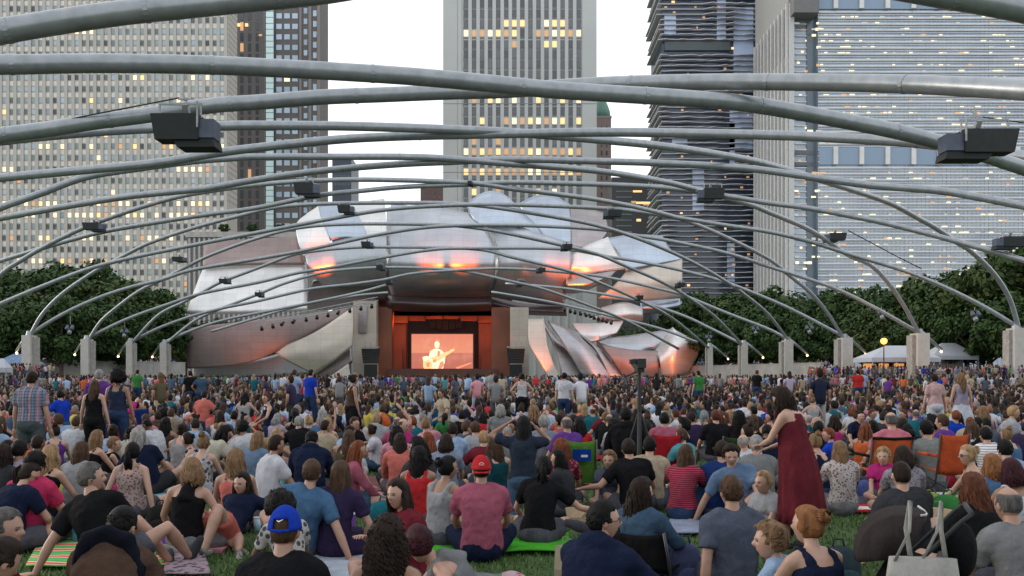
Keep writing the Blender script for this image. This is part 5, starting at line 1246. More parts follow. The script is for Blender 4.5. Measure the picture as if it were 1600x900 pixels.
H_(1262, 790, 'woman with reddish messy bun and black sleeveless top, closest at the bottom right', sex='f', rz=20, yaw=25, pose='cross', shirt=('tank', 'navy'), hair=('bun', 'strawberry blond'), skin=2)
H_(1203, 812, 'toddler with brown hair and pale blue shirt beside the reddish bun woman', sex='c', rz=60, yaw=20, pose='knees_up', shirt=T('ltblue'), hair=('messy', 'light brown'), skin=2, d=5.4)
H_(1575, 760, 'balding grey-haired man in grey T-shirt at the bottom right corner', rz=10, pose='cross', shirt=T('grey'), hair=('balding', 'dark grey'), skin=1, mods=dict(l2=18))
H_(1520, 740, 'woman with auburn hair and black long-sleeved top left of the balding man', sex='f', rz=15, pose='cross', shirt=('long', 'black'), hair=('wavy', 'auburn'), skin=2)
H_(1408, 720, 'man with thinning dark hair and dark navy T-shirt behind the stroller', rz=0, pose='prop_left', shirt=T('charcoal'), hair=('buzz', 'dark brown'), skin=2, mods=dict(sd=-6, l1=0, l2=10))
H_(1580, 717, 'woman with dark burgundy bob in white and coral top at the right edge', sex='f', rz=5, shirt=('tank', 'white'), hair=('bob', 'burgundy'), skin=3)
H_(1550, 710, 'woman with copper blond bob in teal top, left of the burgundy bob', sex='f', rz=10, shirt=T('blue'), hair=('bob', 'strawberry blond'), skin=2)
H_(1512, 695, 'blond woman in sunglasses seen in profile facing left', sex='f', rz=75, yaw=15, shirt=('thin', 'cream'), hair=('bun', 'blond'), skin=2, glasses='sun')
H_(487, 717, 'man in mid-blue T-shirt propped on his right arm, short brown hair', rz=0, pose='prop_right', shirt=T('blue'), hair=('short', 'brown'), skin=0)
H_(532, 720, 'woman with long brown hair in dark indigo top beside the mid-blue T-shirt man', sex='f', rz=-6, pose='side_sit', shirt=('dress_tee', 'plum'), pants=('skirt', 'plum'), hair=('long', 'brown'), skin=0)
H_(752, 714, 'person in bright red backwards cap and dusty pink polo on a green blanket', rz=3, pose='cross', shirt=('polo', 'rose'), pants=('jeans', 'navy'), hair=('buzz', 'dark brown'), cap=(C['red'], True), skin=1)
H_(850, 712, 'woman with black ponytail and black T-shirt right of the red cap', sex='f', rz=-8, pose='reach_right', shirt=T('black'), hair=('ponytail', 'black'), skin=0)
H_(142, 722, 'man in black T-shirt with greying hair leaning on his left arm, face turned right', rz=-10, yaw=-55, pose='prop_left', shirt=T('black'), hair=('short', 'dark grey'), skin=0, scale=1.04)
H_(45, 722, 'woman in navy top and glasses with brown ponytail looking right, left edge', sex='f', rz=-20, yaw=-55, pose='cross_slump', shirt=T('navy'), hair=('ponytail', 'dark brown'), skin=0, glasses=True)
H_(300, 716, 'woman with light brown bob in black racerback sitting upright on the grass', sex='f', rz=3, yaw=35, pose='side_sit', shirt=('racer', 'black'), pants=('shorts', 'grey'), hair=('bob', 'light brown'), skin=0)
H_(368, 702, 'woman with light brown curls facing us beyond a pair of raised bare knees', sex='f', rz=15, yaw=10, shirt=('thin', 'coral'), hair=('wavy', 'light brown'), skin=0)
H_(378, 800, 'barelegged person lying back with pale knees raised, right of the black racerback woman', sex='f', pose='supine_knees', rz=165, shirt=T('navy'), pants=('shorts', 'coral'), hair=('long', 'dark brown'), skin=2, d=8.6, scale=1.)
H_(207, 691, 'woman with glossy black ponytail in dotted blush top', sex='f', rz=0, pose='lean_back_cross', shirt=('tank', (.42, .33, .31), 'dots'), hair=('ponytail', 'black'), skin=2, mods=dict(l1=-4, l2=6, hl=(-.3, -.1, .05), hr=(.3, -.1, .05)))
H_(80, 696, 'woman with blond waves in thin-strapped black top, behind the greying man', sex='f', rz=-15, shirt=('thin', 'black'), hair=('wavy', 'blond'), skin=2)
H_(55, 706, 'dark-haired person in hot pink shirt between the ponytail woman and the blond waves', sex='m', rz=-10, shirt=T((.52, .04, .12)), hair=('messy', 'black'), skin=2)
H_(127, 690, 'woman with long ash-brown hair and pale blue top, left side', sex='f', rz=-10, shirt=T('ltgrey'), hair=('long', 'brown'), skin=2)
H_(5, 695, 'person with big dark brown hair cut by the left edge', sex='f', rz=0, shirt=T('charcoal'), hair=('wavy', 'dark brown'), skin=3)
H_(30, 687, 'black-haired person in grey-lavender T-shirt near the left edge', rz=5, shirt=T('lav'), hair=('short', 'black'), skin=3)
H_(1072, 695, 'woman with long brown hair in maroon striped T-shirt and jeans', sex='f', rz=-30, yaw=-10, pose='knees_up', shirt=T('burg', 'thin_stripes'), pants=('jeans', 'jeans'), hair=('long', 'brown'), skin=1)
H_(1142, 694, 'man in light blue T-shirt facing the camera with lowered head', rz=175, pose='prop_right', shirt=T((.13, .20, .32)), hair=('messy', 'dark brown'), skin=0, pitch=15)
H_(982, 685, 'man with black hair and black T-shirt, arms spread, right of the green chair', rz=5, pose='reach_left', shirt=T('black'), hair=('short', 'dark brown'), skin=0)
H_(1015, 682, 'man with dark hair in plain beige T-shirt beside the black T-shirt man', rz=-12, shirt=T('beige'), hair=('short', 'black'), skin=2, mods=dict(l2=26))
H_(952, 672, 'boy with tousled brown hair facing the camera left of the black T-shirt man', sex='c', rz=160, shirt=T('slate'), hair=('messy', 'light brown'), skin=2, d=10.5)
H_(872, 703, 'woman with long straight black hair, profile beside the black-haired one in black', sex='f', rz=60, yaw=20, shirt=T('charcoal'), hair=('long', 'black'), skin=2, scale=.9)
H_(877, 684, 'person with ginger hair in maroon checked shirt left of the green chair', sex='f', rz=-5, shirt=T((.13, .03, .05), 'floral'), hair=('curly', 'red'), skin=2)
H_(818, 650, 'kneeling woman with long black hair, dark top and jeans, hand raised to her head', sex='f', rz=-5, pose='kneel_phone', shirt=T((.025, .035, .055)), pants=('jeans', 'denim'), hair=('long', 'black'), skin=3, d=9.6)
H_(700, 712, 'woman with black bob and pale grey tank top turning right', sex='f', rz=-35, yaw=-30, pose='side_sit', shirt=('tank', 'ltgrey'), hair=('bun', 'black'), skin=3)
H_(655, 698, 'woman with very long black wavy hair over a red top', sex='f', rz=-5, shirt=('tank', 'red'), hair=('wavy', 'black'), skin=3)
H_(625, 677, 'woman with long dark brown hair in coral shirt', sex='f', rz=5, shirt=('long', 'coral'), hair=('long', 'dark brown'), skin=3)
H_(620, 665, 'person with thick black hair in pink shirt just behind the coral shirt', sex='f', rz=8, shirt=('long', 'pink'), hair=('curly', 'black'), skin=3)
H_(652, 682, 'black-haired person with face turned left beside the very long hair', sex='m', rz=50, yaw=20, shirt=T('charcoal'), hair=('curly', 'black'), skin=3)
H_(545, 672, 'woman with long brown hair in olive tank, right arm stretched down to the grass', sex='f', rz=-8, pose='prop_right', shirt=('tank', 'olive'), hair=('long', 'brown'), skin=1)
H_(487, 672, 'man in dark navy jacket with short dark hair, hunched', rz=5, pose='cross_slump', shirt=('hoodie', 'navy'), hair=('short', 'black'), skin=3, scale=1.05)
H_(403, 674, 'woman with straight long blond hair in blue denim shirt', sex='f', rz=-20, shirt=('long', (.14, .22, .32)), hair=('long', 'light brown'), skin=2)
H_(417, 664, 'blond boy in bright red T-shirt', sex='c', rz=-15, shirt=T('red'), hair=('messy', 'blond'), skin=2, d=12.5)
H_(697, 678, 'woman with shoulder-length brown hair in dusty blue T-shirt left of the cooler', sex='f', rz=0, shirt=T((.24, .28, .38)), hair=('bob', 'dark brown'), skin=2)
H_(707, 660, 'man in pale blue shirt with dark brown hair left of the cooler', rz=-5, shirt=T('ltblue'), hair=('short', 'dark brown'), skin=3)
H_(772, 682, 'woman with brown wavy hair in dark teal tank top, right of the cooler', sex='f', rz=15, yaw=20, shirt=('tank', (.01, .06, .075)), hair=('wavy', 'brown'), skin=2)
H_(850, 648, 'grey-haired man in plain grey T-shirt left of the green chair', rz=-10, shirt=T((.19, .21, .26)), hair=('short', 'grey'), skin=1, pose='low_chair')
H_(885, 650, 'older man with thin grey hair, head tilted, just behind the green chair', rz=30, shirt=T('purple'), hair=('balding', 'dark grey'), skin=1, pose='low_chair')
H_(1312, 689, 'woman with ash blond lengths in white lace top', sex='f', rz=0, shirt=T((.48, .44, .42), 'dots'), pants=('jeans', 'grey'), hair=('long', 'light brown'), skin=2)
H_(1411, 697, 'woman with brown hair in grey flecked top just behind the navy T-shirt man', sex='f', rz=-5, shirt=T((.25, .25, .29), 'dots'), hair=('bob', 'dark brown'), skin=1)
H_(1380, 687, 'fair-haired child in hot pink top facing us before the orange lounge chair', sex='c', rz=150, shirt=T('magenta'), hair=('messy', 'blond'), skin=2, d=11)
H_(1392, 643, 'balding man in salmon polo reclining in the orange chair with black rim', rz=0, pose='low_chair', shirt=('polo', (.52, .17, .21)), hair=('balding', 'dark grey'), skin=2, d=12.2)
H_(1447, 643, 'broad man with cropped dark hair and grey T-shirt beside the tall orange chair', rz=10, pose='cross', shirt=T((.22, .23, .22)), hair=('short', 'black'), skin=2, d=12.2, scale=1.12)
H_(1540, 667, 'person in white T-shirt with thin dark stripes and black hair', rz=5, shirt=T((.45, .43, .46), 'stripes'), hair=('short', 'black'), skin=2)
H_(1570, 686, 'dark-haired man in light blue shirt at the right edge', rz=0, shirt=T('ltblue'), hair=('short', 'black'), skin=2)
H_(1193, 735, 'blond toddler in pale grey shirt behind the slate T-shirt man', sex='c', rz=120, shirt=T('ltgrey'), hair=('short', 'blond'), skin=2, d=8.4)
H_(285, 662, 'woman with low dark bun and grey marled tank top', sex='f', rz=0, shirt=('tank', (.34, .33, .34)), hair=('bun', 'dark brown'), skin=2)
H_(318, 675, 'woman with dark blond knot and black-and-white print tank', sex='f', rz=-8, shirt=('tank', (.45, .45, .48), 'print'), hair=('topknot', 'light brown'), skin=2)
H_(347, 660, 'blond woman with pale headband seen facing right', sex='f', rz=-60, yaw=-20, shirt=('thin', 'black'), hair=('bun', 'blond'), skin=2)
H_(230, 654, 'dark-skinned balding man in white jacket bending left', rz=70, pose='cross_slump', shirt=('long', 'white'), hair=('buzz', 'black'), skin=4)
H_(205, 667, 'woman with dark brown bun in cream T-shirt behind the glossy ponytail', sex='f', rz=0, shirt=T('cream'), hair=('bun', 'dark brown'), skin=2)
H_(178, 667, 'fair boy with sandy hair facing right beside a black tank top', sex='c', rz=-50, yaw=-20, shirt=('tank', 'black'), hair=('short', 'light brown'), skin=2, d=13)
H_(152, 672, 'woman in black thin-strapped top with sandy hair, left of the sandy boy', sex='f', rz=-30, shirt=('thin', 'black'), hair=('long', 'light brown'), skin=2)
H_(380, 657, 'dark-haired person in crisp white T-shirt propped left', rz=0, shirt=T('white'), hair=('messy', 'black'), skin=3, pose='prop_left')
H_(120, 650, 'man with brown hair in white T-shirt right of the standing plaid man', rz=-5, shirt=T('white'), hair=('short', 'brown'), skin=3)
H_(467, 650, 'grey-haired man in black polo shirt', rz=0, shirt=('polo', 'black'), hair=('short', 'grey'), skin=2, pose='reach_left')
H_(435, 646, 'elderly woman with white-grey hair and lavender blouse', sex='f', rz=-30, yaw=-20, shirt=T('lav'), hair=('bob', 'grey'), skin=2)
H_(512, 652, 'woman with long blond hair in dusty pink tank top', sex='f', rz=-5, shirt=('tank', (.45, .17, .19)), hair=('long', 'blond'), skin=2)
H_(1065, 669, 'brown-haired person in aqua and white shirt in front of the red chair', sex='f', rz=30, yaw=10, shirt=T('aqua'), hair=('short', 'brown'), skin=2)
H_(1128, 688, 'dark-haired person in strong navy T-shirt just behind the facing man', rz=-10, shirt=T((.015, .04, .15)), hair=('short', 'dark brown'), skin=2)
H_(742, 658, 'person in heather grey T-shirt leaning left behind the cooler', rz=20, shirt=T('ltgrey'), hair=('short', 'brown'), skin=2)
H_(782, 632, 'grey-haired person in grey hat-like hair sitting in a striped low chair', rz=0, shirt=T('grey'), hair=('bob', 'grey'), skin=2, pose='low_chair')
H_(1472, 647, 'young person with brown hair looking left over the tall orange chair', rz=40, shirt=T('purple'), hair=('short', 'brown'), skin=2, pose='low_chair', d=13.0)
# standing people
H_(50, 580, 'standing man in blue plaid shirt and grey shorts seen from behind, far left', pose='stand', rz=0, shirt=T((.22, .28, .38), 'plaid'), pants=('shorts', (.07, .09, .10)), hair=('short', 'dark brown'), skin=1, d=12.9, group='people standing in the crowd')
H_(148, 594, 'standing woman with long chestnut hair and black tank top', sex='f', pose='stand', shirt=('tank', 'black'), pants=('jeans', 'black'), hair=('long', 'brown'), skin=2, d=15, group='people standing in the crowd')
H_(155, 577, 'standing grey-haired man in purple shirt just behind the chestnut-haired woman', pose='stand', shirt=T('purple'), pants=('jeans', 'jeans'), hair=('short', 'grey'), skin=2, d=17, group='people standing in the crowd')
H_(185, 575, 'standing woman with round black afro and navy halter top', sex='f', pose='stand', shirt=('tank', (.03, .04, .08)), pants=('jeans', 'jeans'), hair=('afro', 'black'), skin=3, d=15.5, group='people standing in the crowd')
H_(553, 585, 'standing slim woman in brown sleeveless dress left of the stage', sex='f', pose='stand', rz=-60, shirt=('tank', 'brown'), pants=('skirt', 'black'), hair=('bun', 'dark brown'), skin=3, d=19, group='people standing in the crowd')
H_(815, 583, 'standing woman in white top and dark trousers right of the stage, hands at hips', sex='f', pose='stand_hips', rz=10, shirt=('tank', 'white'), pants=('jeans', 'black'), hair=('bun', 'dark brown'), skin=2, d=26, group='people standing in the crowd')
H_(882, 582, 'standing man in white T-shirt in front of the metal petals', pose='stand', rz=-20, shirt=T('white'), pants=('jeans', 'jeans'), hair=('short', 'black'), skin=2, d=25, group='people standing in the crowd')
H_(1460, 584, 'standing woman in blush blouse and white skirt', sex='f', pose='stand', shirt=T((.55, .36, .36)), pants=('shorts', 'white'), hair=('short', 'dark brown'), skin=2, d=20, group='people standing in the crowd')
for px, py, d, sh_, hr, pz, lab in [(297, 579, 34, 'black', 'dark brown', 'stand', 'standing person in black below the left wing of the bandshell'), (315, 582, 34, 'denim', 'brown', 'stand_hips', 'standing brown-haired person in denim below the left wing'), (215, 574, 42, 'green', 'dark brown', 'stand', 'small standing person in bright green by the left wall'),
        (1091, 579, 36, 'green', 'dark brown', 'stand', 'small standing person in green T-shirt below the right metal petals'), (1083, 581, 37, 'purple', 'brown', 'stand', 'small standing person in purple beside the green T-shirt'), (460, 577, 30, 'ltblue', 'brown', 'stand_hips', 'small standing person in light blue near the left concrete swoosh'),
        (472, 583, 31, 'magenta', 'brown', 'stand', 'small standing person in magenta near the left concrete swoosh'), (486, 577, 27, 'royal', 'dark brown', 'stand', 'standing person in royal blue near the left concrete swoosh'), (1500 + 12, 576, 48, 'beige', 'blond', 'stand', 'small standing person in beige above the white dress'),
        (320, 610, 21, 'coral', 'dark brown', 'kneel', 'kneeling person in neon coral vest, left middle'), (1340, 577, 42, 'red', 'black', 'stand', 'small standing person in red left of the lit marquee'), (1347, 578, 44, 'ltblue', 'brown', 'stand', 'small standing person in pale blue below the lit marquee'), (1183, 578, 44, 'black', 'auburn', 'stand', 'small standing person in black by the right wall'),
        (768, 579, 44, 'ltgrey', 'brown', 'stand', 'small standing person in pale grey right of the screen'), (783, 581, 46, 'charcoal', 'black', 'stand', 'small standing person in charcoal right of the screen')]:
    H_(px, py, lab, pose=pz, rz=rnd.uniform(-60, 60), shirt=T(sh_), pants=('jeans', 'jeans'), hair=('short', hr), skin=rnd.choice([0, 2, 3]), d=d, fine=False, group='people standing in the crowd')
j_ = rt_[1]; g = Geo()
for q in range(5):
    g.tube([j_['P2'] + j_['X'] * (-.19 + .01 * q) - j_['Y'] * (.02 + .02 * q) - j_['s2'] * (.10 - .01 * q), j_['P2'] + j_['X'] * -.12 - j_['Y'] * (.085 + .012 * q) + j_['s2'] * (.0 + .012 * q), j_['P2'] - j_['Y'] * (.10 + .01 * q) + j_['s2'] * (.035 + .012 * q), j_['P2'] + j_['X'] * .12 - j_['Y'] * (.085 + .01 * q) + j_['s2'] * (.01 + .008 * q), j_['P2'] + j_['X'] * .20 - j_['Y'] * .03 - j_['s2'] * (.10 + .015 * q)], [.018, .030, .034, .030, .018], 10, round_=True)
me = fuse(g, .014); crumple(me, .012, 5); link('shawl', me, mat_cloth((.010, .012, .02)), rt_[0])
# woman in long maroon dress
root, j, M, loc, sc = H_(1222, 604, 'standing woman in long loose maroon dress with dark shoulder-length hair, right foreground', sex='f', pose='stand_front', rz=42, yaw=6, shirt=None, pants=None, hair=('wavy', 'dark brown'), skin=2, d=8.0, group='people standing in the crowd')
g = Geo()
rings = []; ctr = V(0, .0, 0)
for z_, rx, ry, cy in [(1.385, .085, .085, .055), (1.355, .125, .105, .055), (1.28, .152, .125, .055), (1.14, .162, .140, .04), (.98, .185, .165, .0), (.80, .205, .19, -.03), (.55, .225, .21, -.05), (.34, .245, .225, -.06)]:
    rings.append((V(0, cy, z_), V(rx, 0, 0), V(0, ry, 0)))
n = 72; vs = []; fs = []
for k, (c, u, w) in enumerate(rings):
    fold = .0 if k < 3 else .055 * (k - 2) / 5
    for i in range(n):
        t = 2 * math.pi * i / n; q = 1 + fold * 2.0 * (math.sin(t * 11 + .5 * k * .3) * .5 + .6 * noise.noise(V(math.cos(t) * 4, math.sin(t) * 4, k * .15)))
        vs.append(c + u * math.cos(t) * q + w * math.sin(t) * q)
for k in range(len(rings) - 1):
    for i in range(n): a = k * n; fs.append((a + i, a + n + i, a + n + (i + 1) % n, a + (i + 1) % n))
g.add(vs, fs); me = evaluated(g.mesh('dress', True), [('SUBSURF', dict(levels=1)), ('SOLIDIFY', dict(thickness=.006))])
for p_ in me.polygons: p_.use_smooth = True
me.materials.clear(); link('dress', me, mat_cloth((.13, .020, .028)), root)
g = Geo()
for s in (-1, 1): g.tube([V(s * .085, .16, 1.26), V(s * .08, .13, 1.36), V(s * .085, .06, 1.385), V(s * .09, .0, 1.33), V(s * .09, -.005, 1.24)], .022, 8)
part('dress_straps', g, mat_cloth((.13, .020, .028)), root, smooth=True)
# woman in white dress
root, j, M, loc, sc = H_(1501, 583, 'standing woman with long blond curls in white sundress', sex='f', pose='stand', rz=0, shirt=('tank', (.30, .27, .36)), pants=None, hair=('wavy', 'light brown'), skin=2, d=20.5, group='people standing in the crowd')
g = Geo(); rings = []
for z_, r in [(1.05, .135), (.95, .17), (.75, .24), (.50, .31), (.42, .33)]: rings.append((V(0, 0, z_), V(r, 0, 0), V(0, r * .8, 0)))
g.loft(rings, 24); part('skirt', g, mat_cloth((.55, .58, .66)), root, smooth=True)
H_(978, 650, 'person in bulky black jacket slumped in a chair behind the tripod', pose='low_chair', rz=-5, shirt=('hoodie', 'black'), hair=('short', 'black'), skin=3, d=13.2, scale=1.1)
H_(1118, 640, 'person in black T-shirt on the left side of the dark green chair', pose='low_chair', rz=5, shirt=T('black'), hair=('short', 'auburn'), skin=2)
H_(1155, 641, 'person in black top leaning over the dark green chair back', sex='f', pose='low_chair', rz=-5, shirt=('long', 'black'), hair=('curly', 'black'), skin=3)
H_(1038, 644, 'dark-haired man in rose shirt sitting in the bright red chair', pose='low_chair', rz=-5, shirt=T('rose'), hair=('short', 'black'), skin=1)
H_(1345, 642, 'bearded man in navy shirt facing the camera in the right middle', rz=170, shirt=T('navy'), hair=('short', 'black'), skin=2)
H_(1368, 632, 'broad-backed man in very light blue shirt, right middle', rz=0, shirt=T((.42, .52, .62)), hair=('short', 'dark brown'), skin=2, pose='cross_slump', scale=1.1)
H_(213, 628, 'man in sky blue shirt next to a navy chair, left middle', rz=0, shirt=T((.26, .38, .58)), hair=('short', 'black'), skin=3)
H_(1120, 627, 'man in sky blue T-shirt hunched below the right wall', rz=0, shirt=T((.26, .40, .62)), hair=('short', 'black'), skin=2, pose='cross_slump')
H_(592, 613, 'man in lavender T-shirt with dark hair left of the screen', rz=0, shirt=T('lav'), hair=('short', 'dark brown'), skin=2)
# ------------------------------------------------------------ the middle rows
SPOTS = [(o.location.x, o.location.y) for o in bpy.data.objects if o.type == 'EMPTY' and o.get('category') == 'person']
names_c = dict(black='black', navy='navy', white='white', grey='grey', ltgrey='pale grey', slate='slate', blue='mid-blue', ltblue='light blue', royal='royal blue', red='red', coral='coral', pink='pink', rose='rose', maroon='maroon', teal='teal', green='green', olive='olive', beige='beige', cream='cream', yellow='mustard', orange='orange', purple='purple', lav='lavender', denim='denim blue', khaki='khaki', charcoal='charcoal', plum='dark plum', magenta='magenta', brown='brown', aqua='aqua')
wt = dict(black=9, navy=6, white=9, grey=5, ltgrey=4, slate=4, blue=3, ltblue=5, royal=2, red=2.5, coral=2, pink=2, rose=2, maroon=2, teal=2, green=1.5, olive=2, beige=2, cream=2, yellow=1, orange=1, purple=1.5, lav=1.5, denim=2, khaki=1, charcoal=5, plum=1.5, magenta=1, brown=2, aqua=1)
gn = {'tee': 'T-shirt', 'long': 'long sleeves', 'tank': 'tank top', 'polo': 'polo shirt', 'hoodie': 'hoodie', 'thin': 'strappy top'}
hn = {'short': 'short %s hair', 'messy': 'tousled %s hair', 'long': 'long %s hair', 'wavy': 'wavy %s hair', 'bob': '%s bob', 'bun': 'low %s bun', 'ponytail': '%s ponytail', 'curly': 'curly %s hair', 'afro': '%s afro', 'balding': 'thinning %s hair', 'topknot': '%s topknot'}
zones = [(110, 'at the far left'), (260, 'below the left posts'), (400, 'below the left wing'), (540, 'below the concrete swoosh'), (640, 'left of the video screen'), (745, 'below the video screen'), (860, 'right of the video screen'), (990, 'below the metal petals'), (1100, 'just right of the tripod'), (1220, 'below the right wall'), (1330, 'left of the street lamp'), (1440, 'below the lit marquee'), (1540, 'below the plain marquee'), (9999, 'at the far right')]
rr = random.Random(42); used = set(); cnt = 0
nper = sum(1 for o in bpy.data.objects if o.type == 'EMPTY' and o.get('category') == 'person')
target = 298 - nper; tries = 0; cand = []
def free(x, y, m):
    return all((x - a) ** 2 + (y - b_) ** 2 > m * m for a, b_ in SPOTS)
CLEAR = [(-2.85, 11.6, .8), (-3.6, 9.4, .9), (3.9, 9.2, 1.0), (4.3, 8.2, 1.1), (1.0, 12.2, .6), (5.85, 11.4, .7), (-.85, 16.6, .9), (-4.0, 10.8, .8), (1.7, 11.6, .75), (1.05, 11, .7), (2.3, 9.2, .7)]
# screen-ordered candidates: fill the rows from near to far
dd = 10.2
while cnt < target and dd < 40:
    tries += 1
    for _ in range(26):
        d = dd + rr.uniform(0, .5); px = rr.uniform(-30, 1630); x = (px - CX) / F * d
        if not free(x, d, .66 if d > 13 else .78) or any((x - a) ** 2 + (d - b_) ** 2 < c * c for a, b_, c in CLEAR): continue
        sex = rr.choice('mmff'); 
        if sex == 'm': garment = rr.choice(['tee'] * 7 + ['polo', 'long', 'hoodie']); hs = rr.choice(['short'] * 7 + ['messy', 'balding', 'curly'])
        else: garment = rr.choice(['tee', 'tee', 'tank', 'tank', 'tank', 'long', 'thin']); hs = rr.choice(['long', 'long', 'long', 'wavy', 'bob', 'ponytail', 'bun', 'curly', 'topknot', 'afro'])
        hc = rr.choice(['black'] * 5 + ['dark brown'] * 6 + ['brown'] * 4 + ['light brown', 'blond', 'grey', 'auburn', 'red'] * 1); cc = rr.choices(list(wt), list(wt.values()))[0]
        if hs == 'balding': hc = rr.choice(['grey', 'dark grey', 'brown'])
        if hs == 'afro': hc = 'black'
        zone = next(z for a, z in zones if px < a); key = (cc, garment, hs, hc)
        if key in used: continue
        used.add(key)
        yaw = rr.choice([-30, 0, 0, 30]); rz = rr.gauss(0, 34) if rr.random() < .75 else rr.uniform(-150, 150)
        pose = rr.choice(['cross', 'cross', 'cross_slump', 'knees_up', 'lean_back', 'prop_left', 'prop_right', 'side_sit', 'low_chair', 'phone', 'arm_up', 'legs_out', 'reach_left', 'cross_eat'])
        if pose in ('arm_up', 'phone') and d < 15.5: pose = 'cross'
        if rr.random() < .05 and d > 17: pose = 'kneel'
        lab = '%s %s, %s, %s, %s' % (names_c[cc], gn[garment], hn[hs] % hc, zone, 'nearer rows' if d < 14 else 'middle rows' if d < 19 else 'farther rows')
        skin = rr.choice([0, 1, 2, 2, 0, 3, 3, 4] if hc in ('black', 'dark brown') else [0, 1, 2, 6])
        k = {'m': 1., 'f': .95}[sex]; sc = rr.uniform(.93, 1.04)
        pr = POSES[pose]
        body_mesh((pose, sex, int(round(yaw / 15.) * 15), 0, False, ''), pr, sex, int(round(yaw / 15.) * 15), 0, .024, False)
        py = HY + F * (CAMZ - .9) / d
        person(px, py, pose=pose, rz=rz, sex=sex, shirt=(garment, C[cc]), pants=(rr.choice(['shorts', 'jeans', 'jeans']), C[rr.choice(['jeans', 'denim', 'black', 'khaki', 'grey', 'charcoal'])]), hair=(hs, hc), skin=skin, yaw=yaw, d=d, label=lab, fine=False, scale=sc)
        SPOTS.append((x, d)); cnt += 1
        if cnt >= target: break
    dd += .42
DFAR = dd
print('middle rows', cnt, 'to', round(dd, 1))

# ------------------------------------------------------------ the far crowd: thousands, one mass
def lowpoly(kind, seed):
    r = random.Random(seed); g = Geo(); col = []
    def add(fn, c):
        n = len(g.v); fn(); col.extend([c] * (len(g.v) - n))
    K = 1.0; S, PN, SK, HR = 0, 1, 2, 3
    base = {'sit': .10, 'stand': .92}[kind]; ln = r.uniform(-.06, .08)
    P0_, P2_ = V(0, 0, base), V(0, ln, base + .52)
    def rings(): g.loft([(P0_ + V(0, 0, -.06), V(.15, 0, 0), V(0, .11, 0)), (P0_ + V(0, 0, .1), V(.16, 0, 0), V(0, .12, 0)), (P0_.lerp(P2_, .75), V(.185, 0, 0), V(0, .12, 0)), (P0_.lerp(P2_, .95), V(.16, 0, 0), V(0, .09, 0)), (P2_ + V(0, 0, .03), V(.055, 0, 0), V(0, .05, 0))], 8)
    add(rings, S)
    h = P2_ + V(0, .02, .15)
    add(lambda: g.ell(h, V(.078, 0, 0), V(0, .095, 0), V(0, 0, .12), 8, 6), SK)
    add(lambda: g.ell(h + V(0, -.022, .018), V(.088, 0, 0), V(0, .095, 0), V(0, 0, .12), 8, 6), HR)
    if seed % 2: add(lambda: g.ell(h + V(0, -.07, -.12), V(.085, 0, 0), V(0, .045, 0), V(0, 0, .17), 6, 5), HR)
    for s in (-1, 1):
        sh_ = P2_ + V(s * .175, 0, -.05)
        if kind == 'sit': el, ha = sh_ + V(s * .06, -.02 if seed % 3 else -.15, -.26), (V(s * .15, .32, .2) if seed % 3 else V(s * .33, -.35, .04))
        else: el, ha = sh_ + V(s * .06, 0, -.28), sh_ + V(s * (.05 if seed % 3 else -.06), .08 + .1 * (seed % 2), -.5)
        add(lambda: g.tube([sh_, sh_.lerp(el, .6)], [.06, .055], 5), S); add(lambda: g.tube([sh_.lerp(el, .5), el, ha], [.045, .04, .03], 5), SK)
        if kind == 'sit': add(lambda: g.tube([V(s * .1, 0, .1), V(s * .34, .3, .2 if seed % 2 else .42), V(-s * .05 if seed % 2 else s * .12, .42, .07)], [.09, .07, .05], 5), PN)
        else: add(lambda: g.tube([V(s * .09, 0, .92), V(s * .10, .02, .5), V(s * .11, 0, .03)], [.09, .07, .055], 5), PN)
    tris = []
    for f in g.f:
        for i in range(1, len(f) - 1): tris.append((f[0], f[i], f[i + 1]))
    return np.array(g.v, np.float32), np.array(tris, np.int32), np.array(col)
protos = {'sit': [lowpoly('sit', s) for s in range(8)], 'stand': [lowpoly('stand', s) for s in range(6)]}
nr = np.random.RandomState(9); VS = []; TS = []; CS = []; off = 0
clothc = [C[c] for c in wt]; clothw = np.array([{'black': 5, 'navy': 4, 'charcoal': 3, 'white': 11}.get(c, w) for c, w in wt.items()]); clothw = clothw / clothw.sum()
skc = [(.33, .19, .135), (.28, .155, .11), (.36, .21, .15), (.22, .11, .07), (.10, .05, .03)]; hrc = [(.010, .009, .009), (.02, .013, .01), (.04, .025, .016), (.09, .055, .03), (.22, .15, .08), (.16, .15, .14)]
pnc = [C['jeans'], C['denim'], C['black'], C['khaki'], C['grey'], C['charcoal']]
def put(kind, x, y, z, rz, s):
    global off
    v, t, c = protos[kind][nr.randint(len(protos[kind]))]
    ca, sa = math.cos(rz), math.sin(rz)
    p = np.empty_like(v); p[:, 0] = (v[:, 0] * ca - v[:, 1] * sa) * s + x; p[:, 1] = (v[:, 0] * sa + v[:, 1] * ca) * s + y; p[:, 2] = v[:, 2] * s + z
    pal = np.array([np.array(clothc[nr.choice(len(clothc), p=clothw)]) * .75 * nr.uniform(.8, 1.2), pnc[nr.randint(6)], skc[nr.choice(5, p=[.28, .25, .25, .14, .08])], hrc[nr.choice(6, p=[.3, .28, .22, .1, .06, .04])]], np.float32)
    VS.append(p); TS.append(t + off); CS.append(pal[c]); off += len(v)
y = DFAR + .15; ncrowd = 0
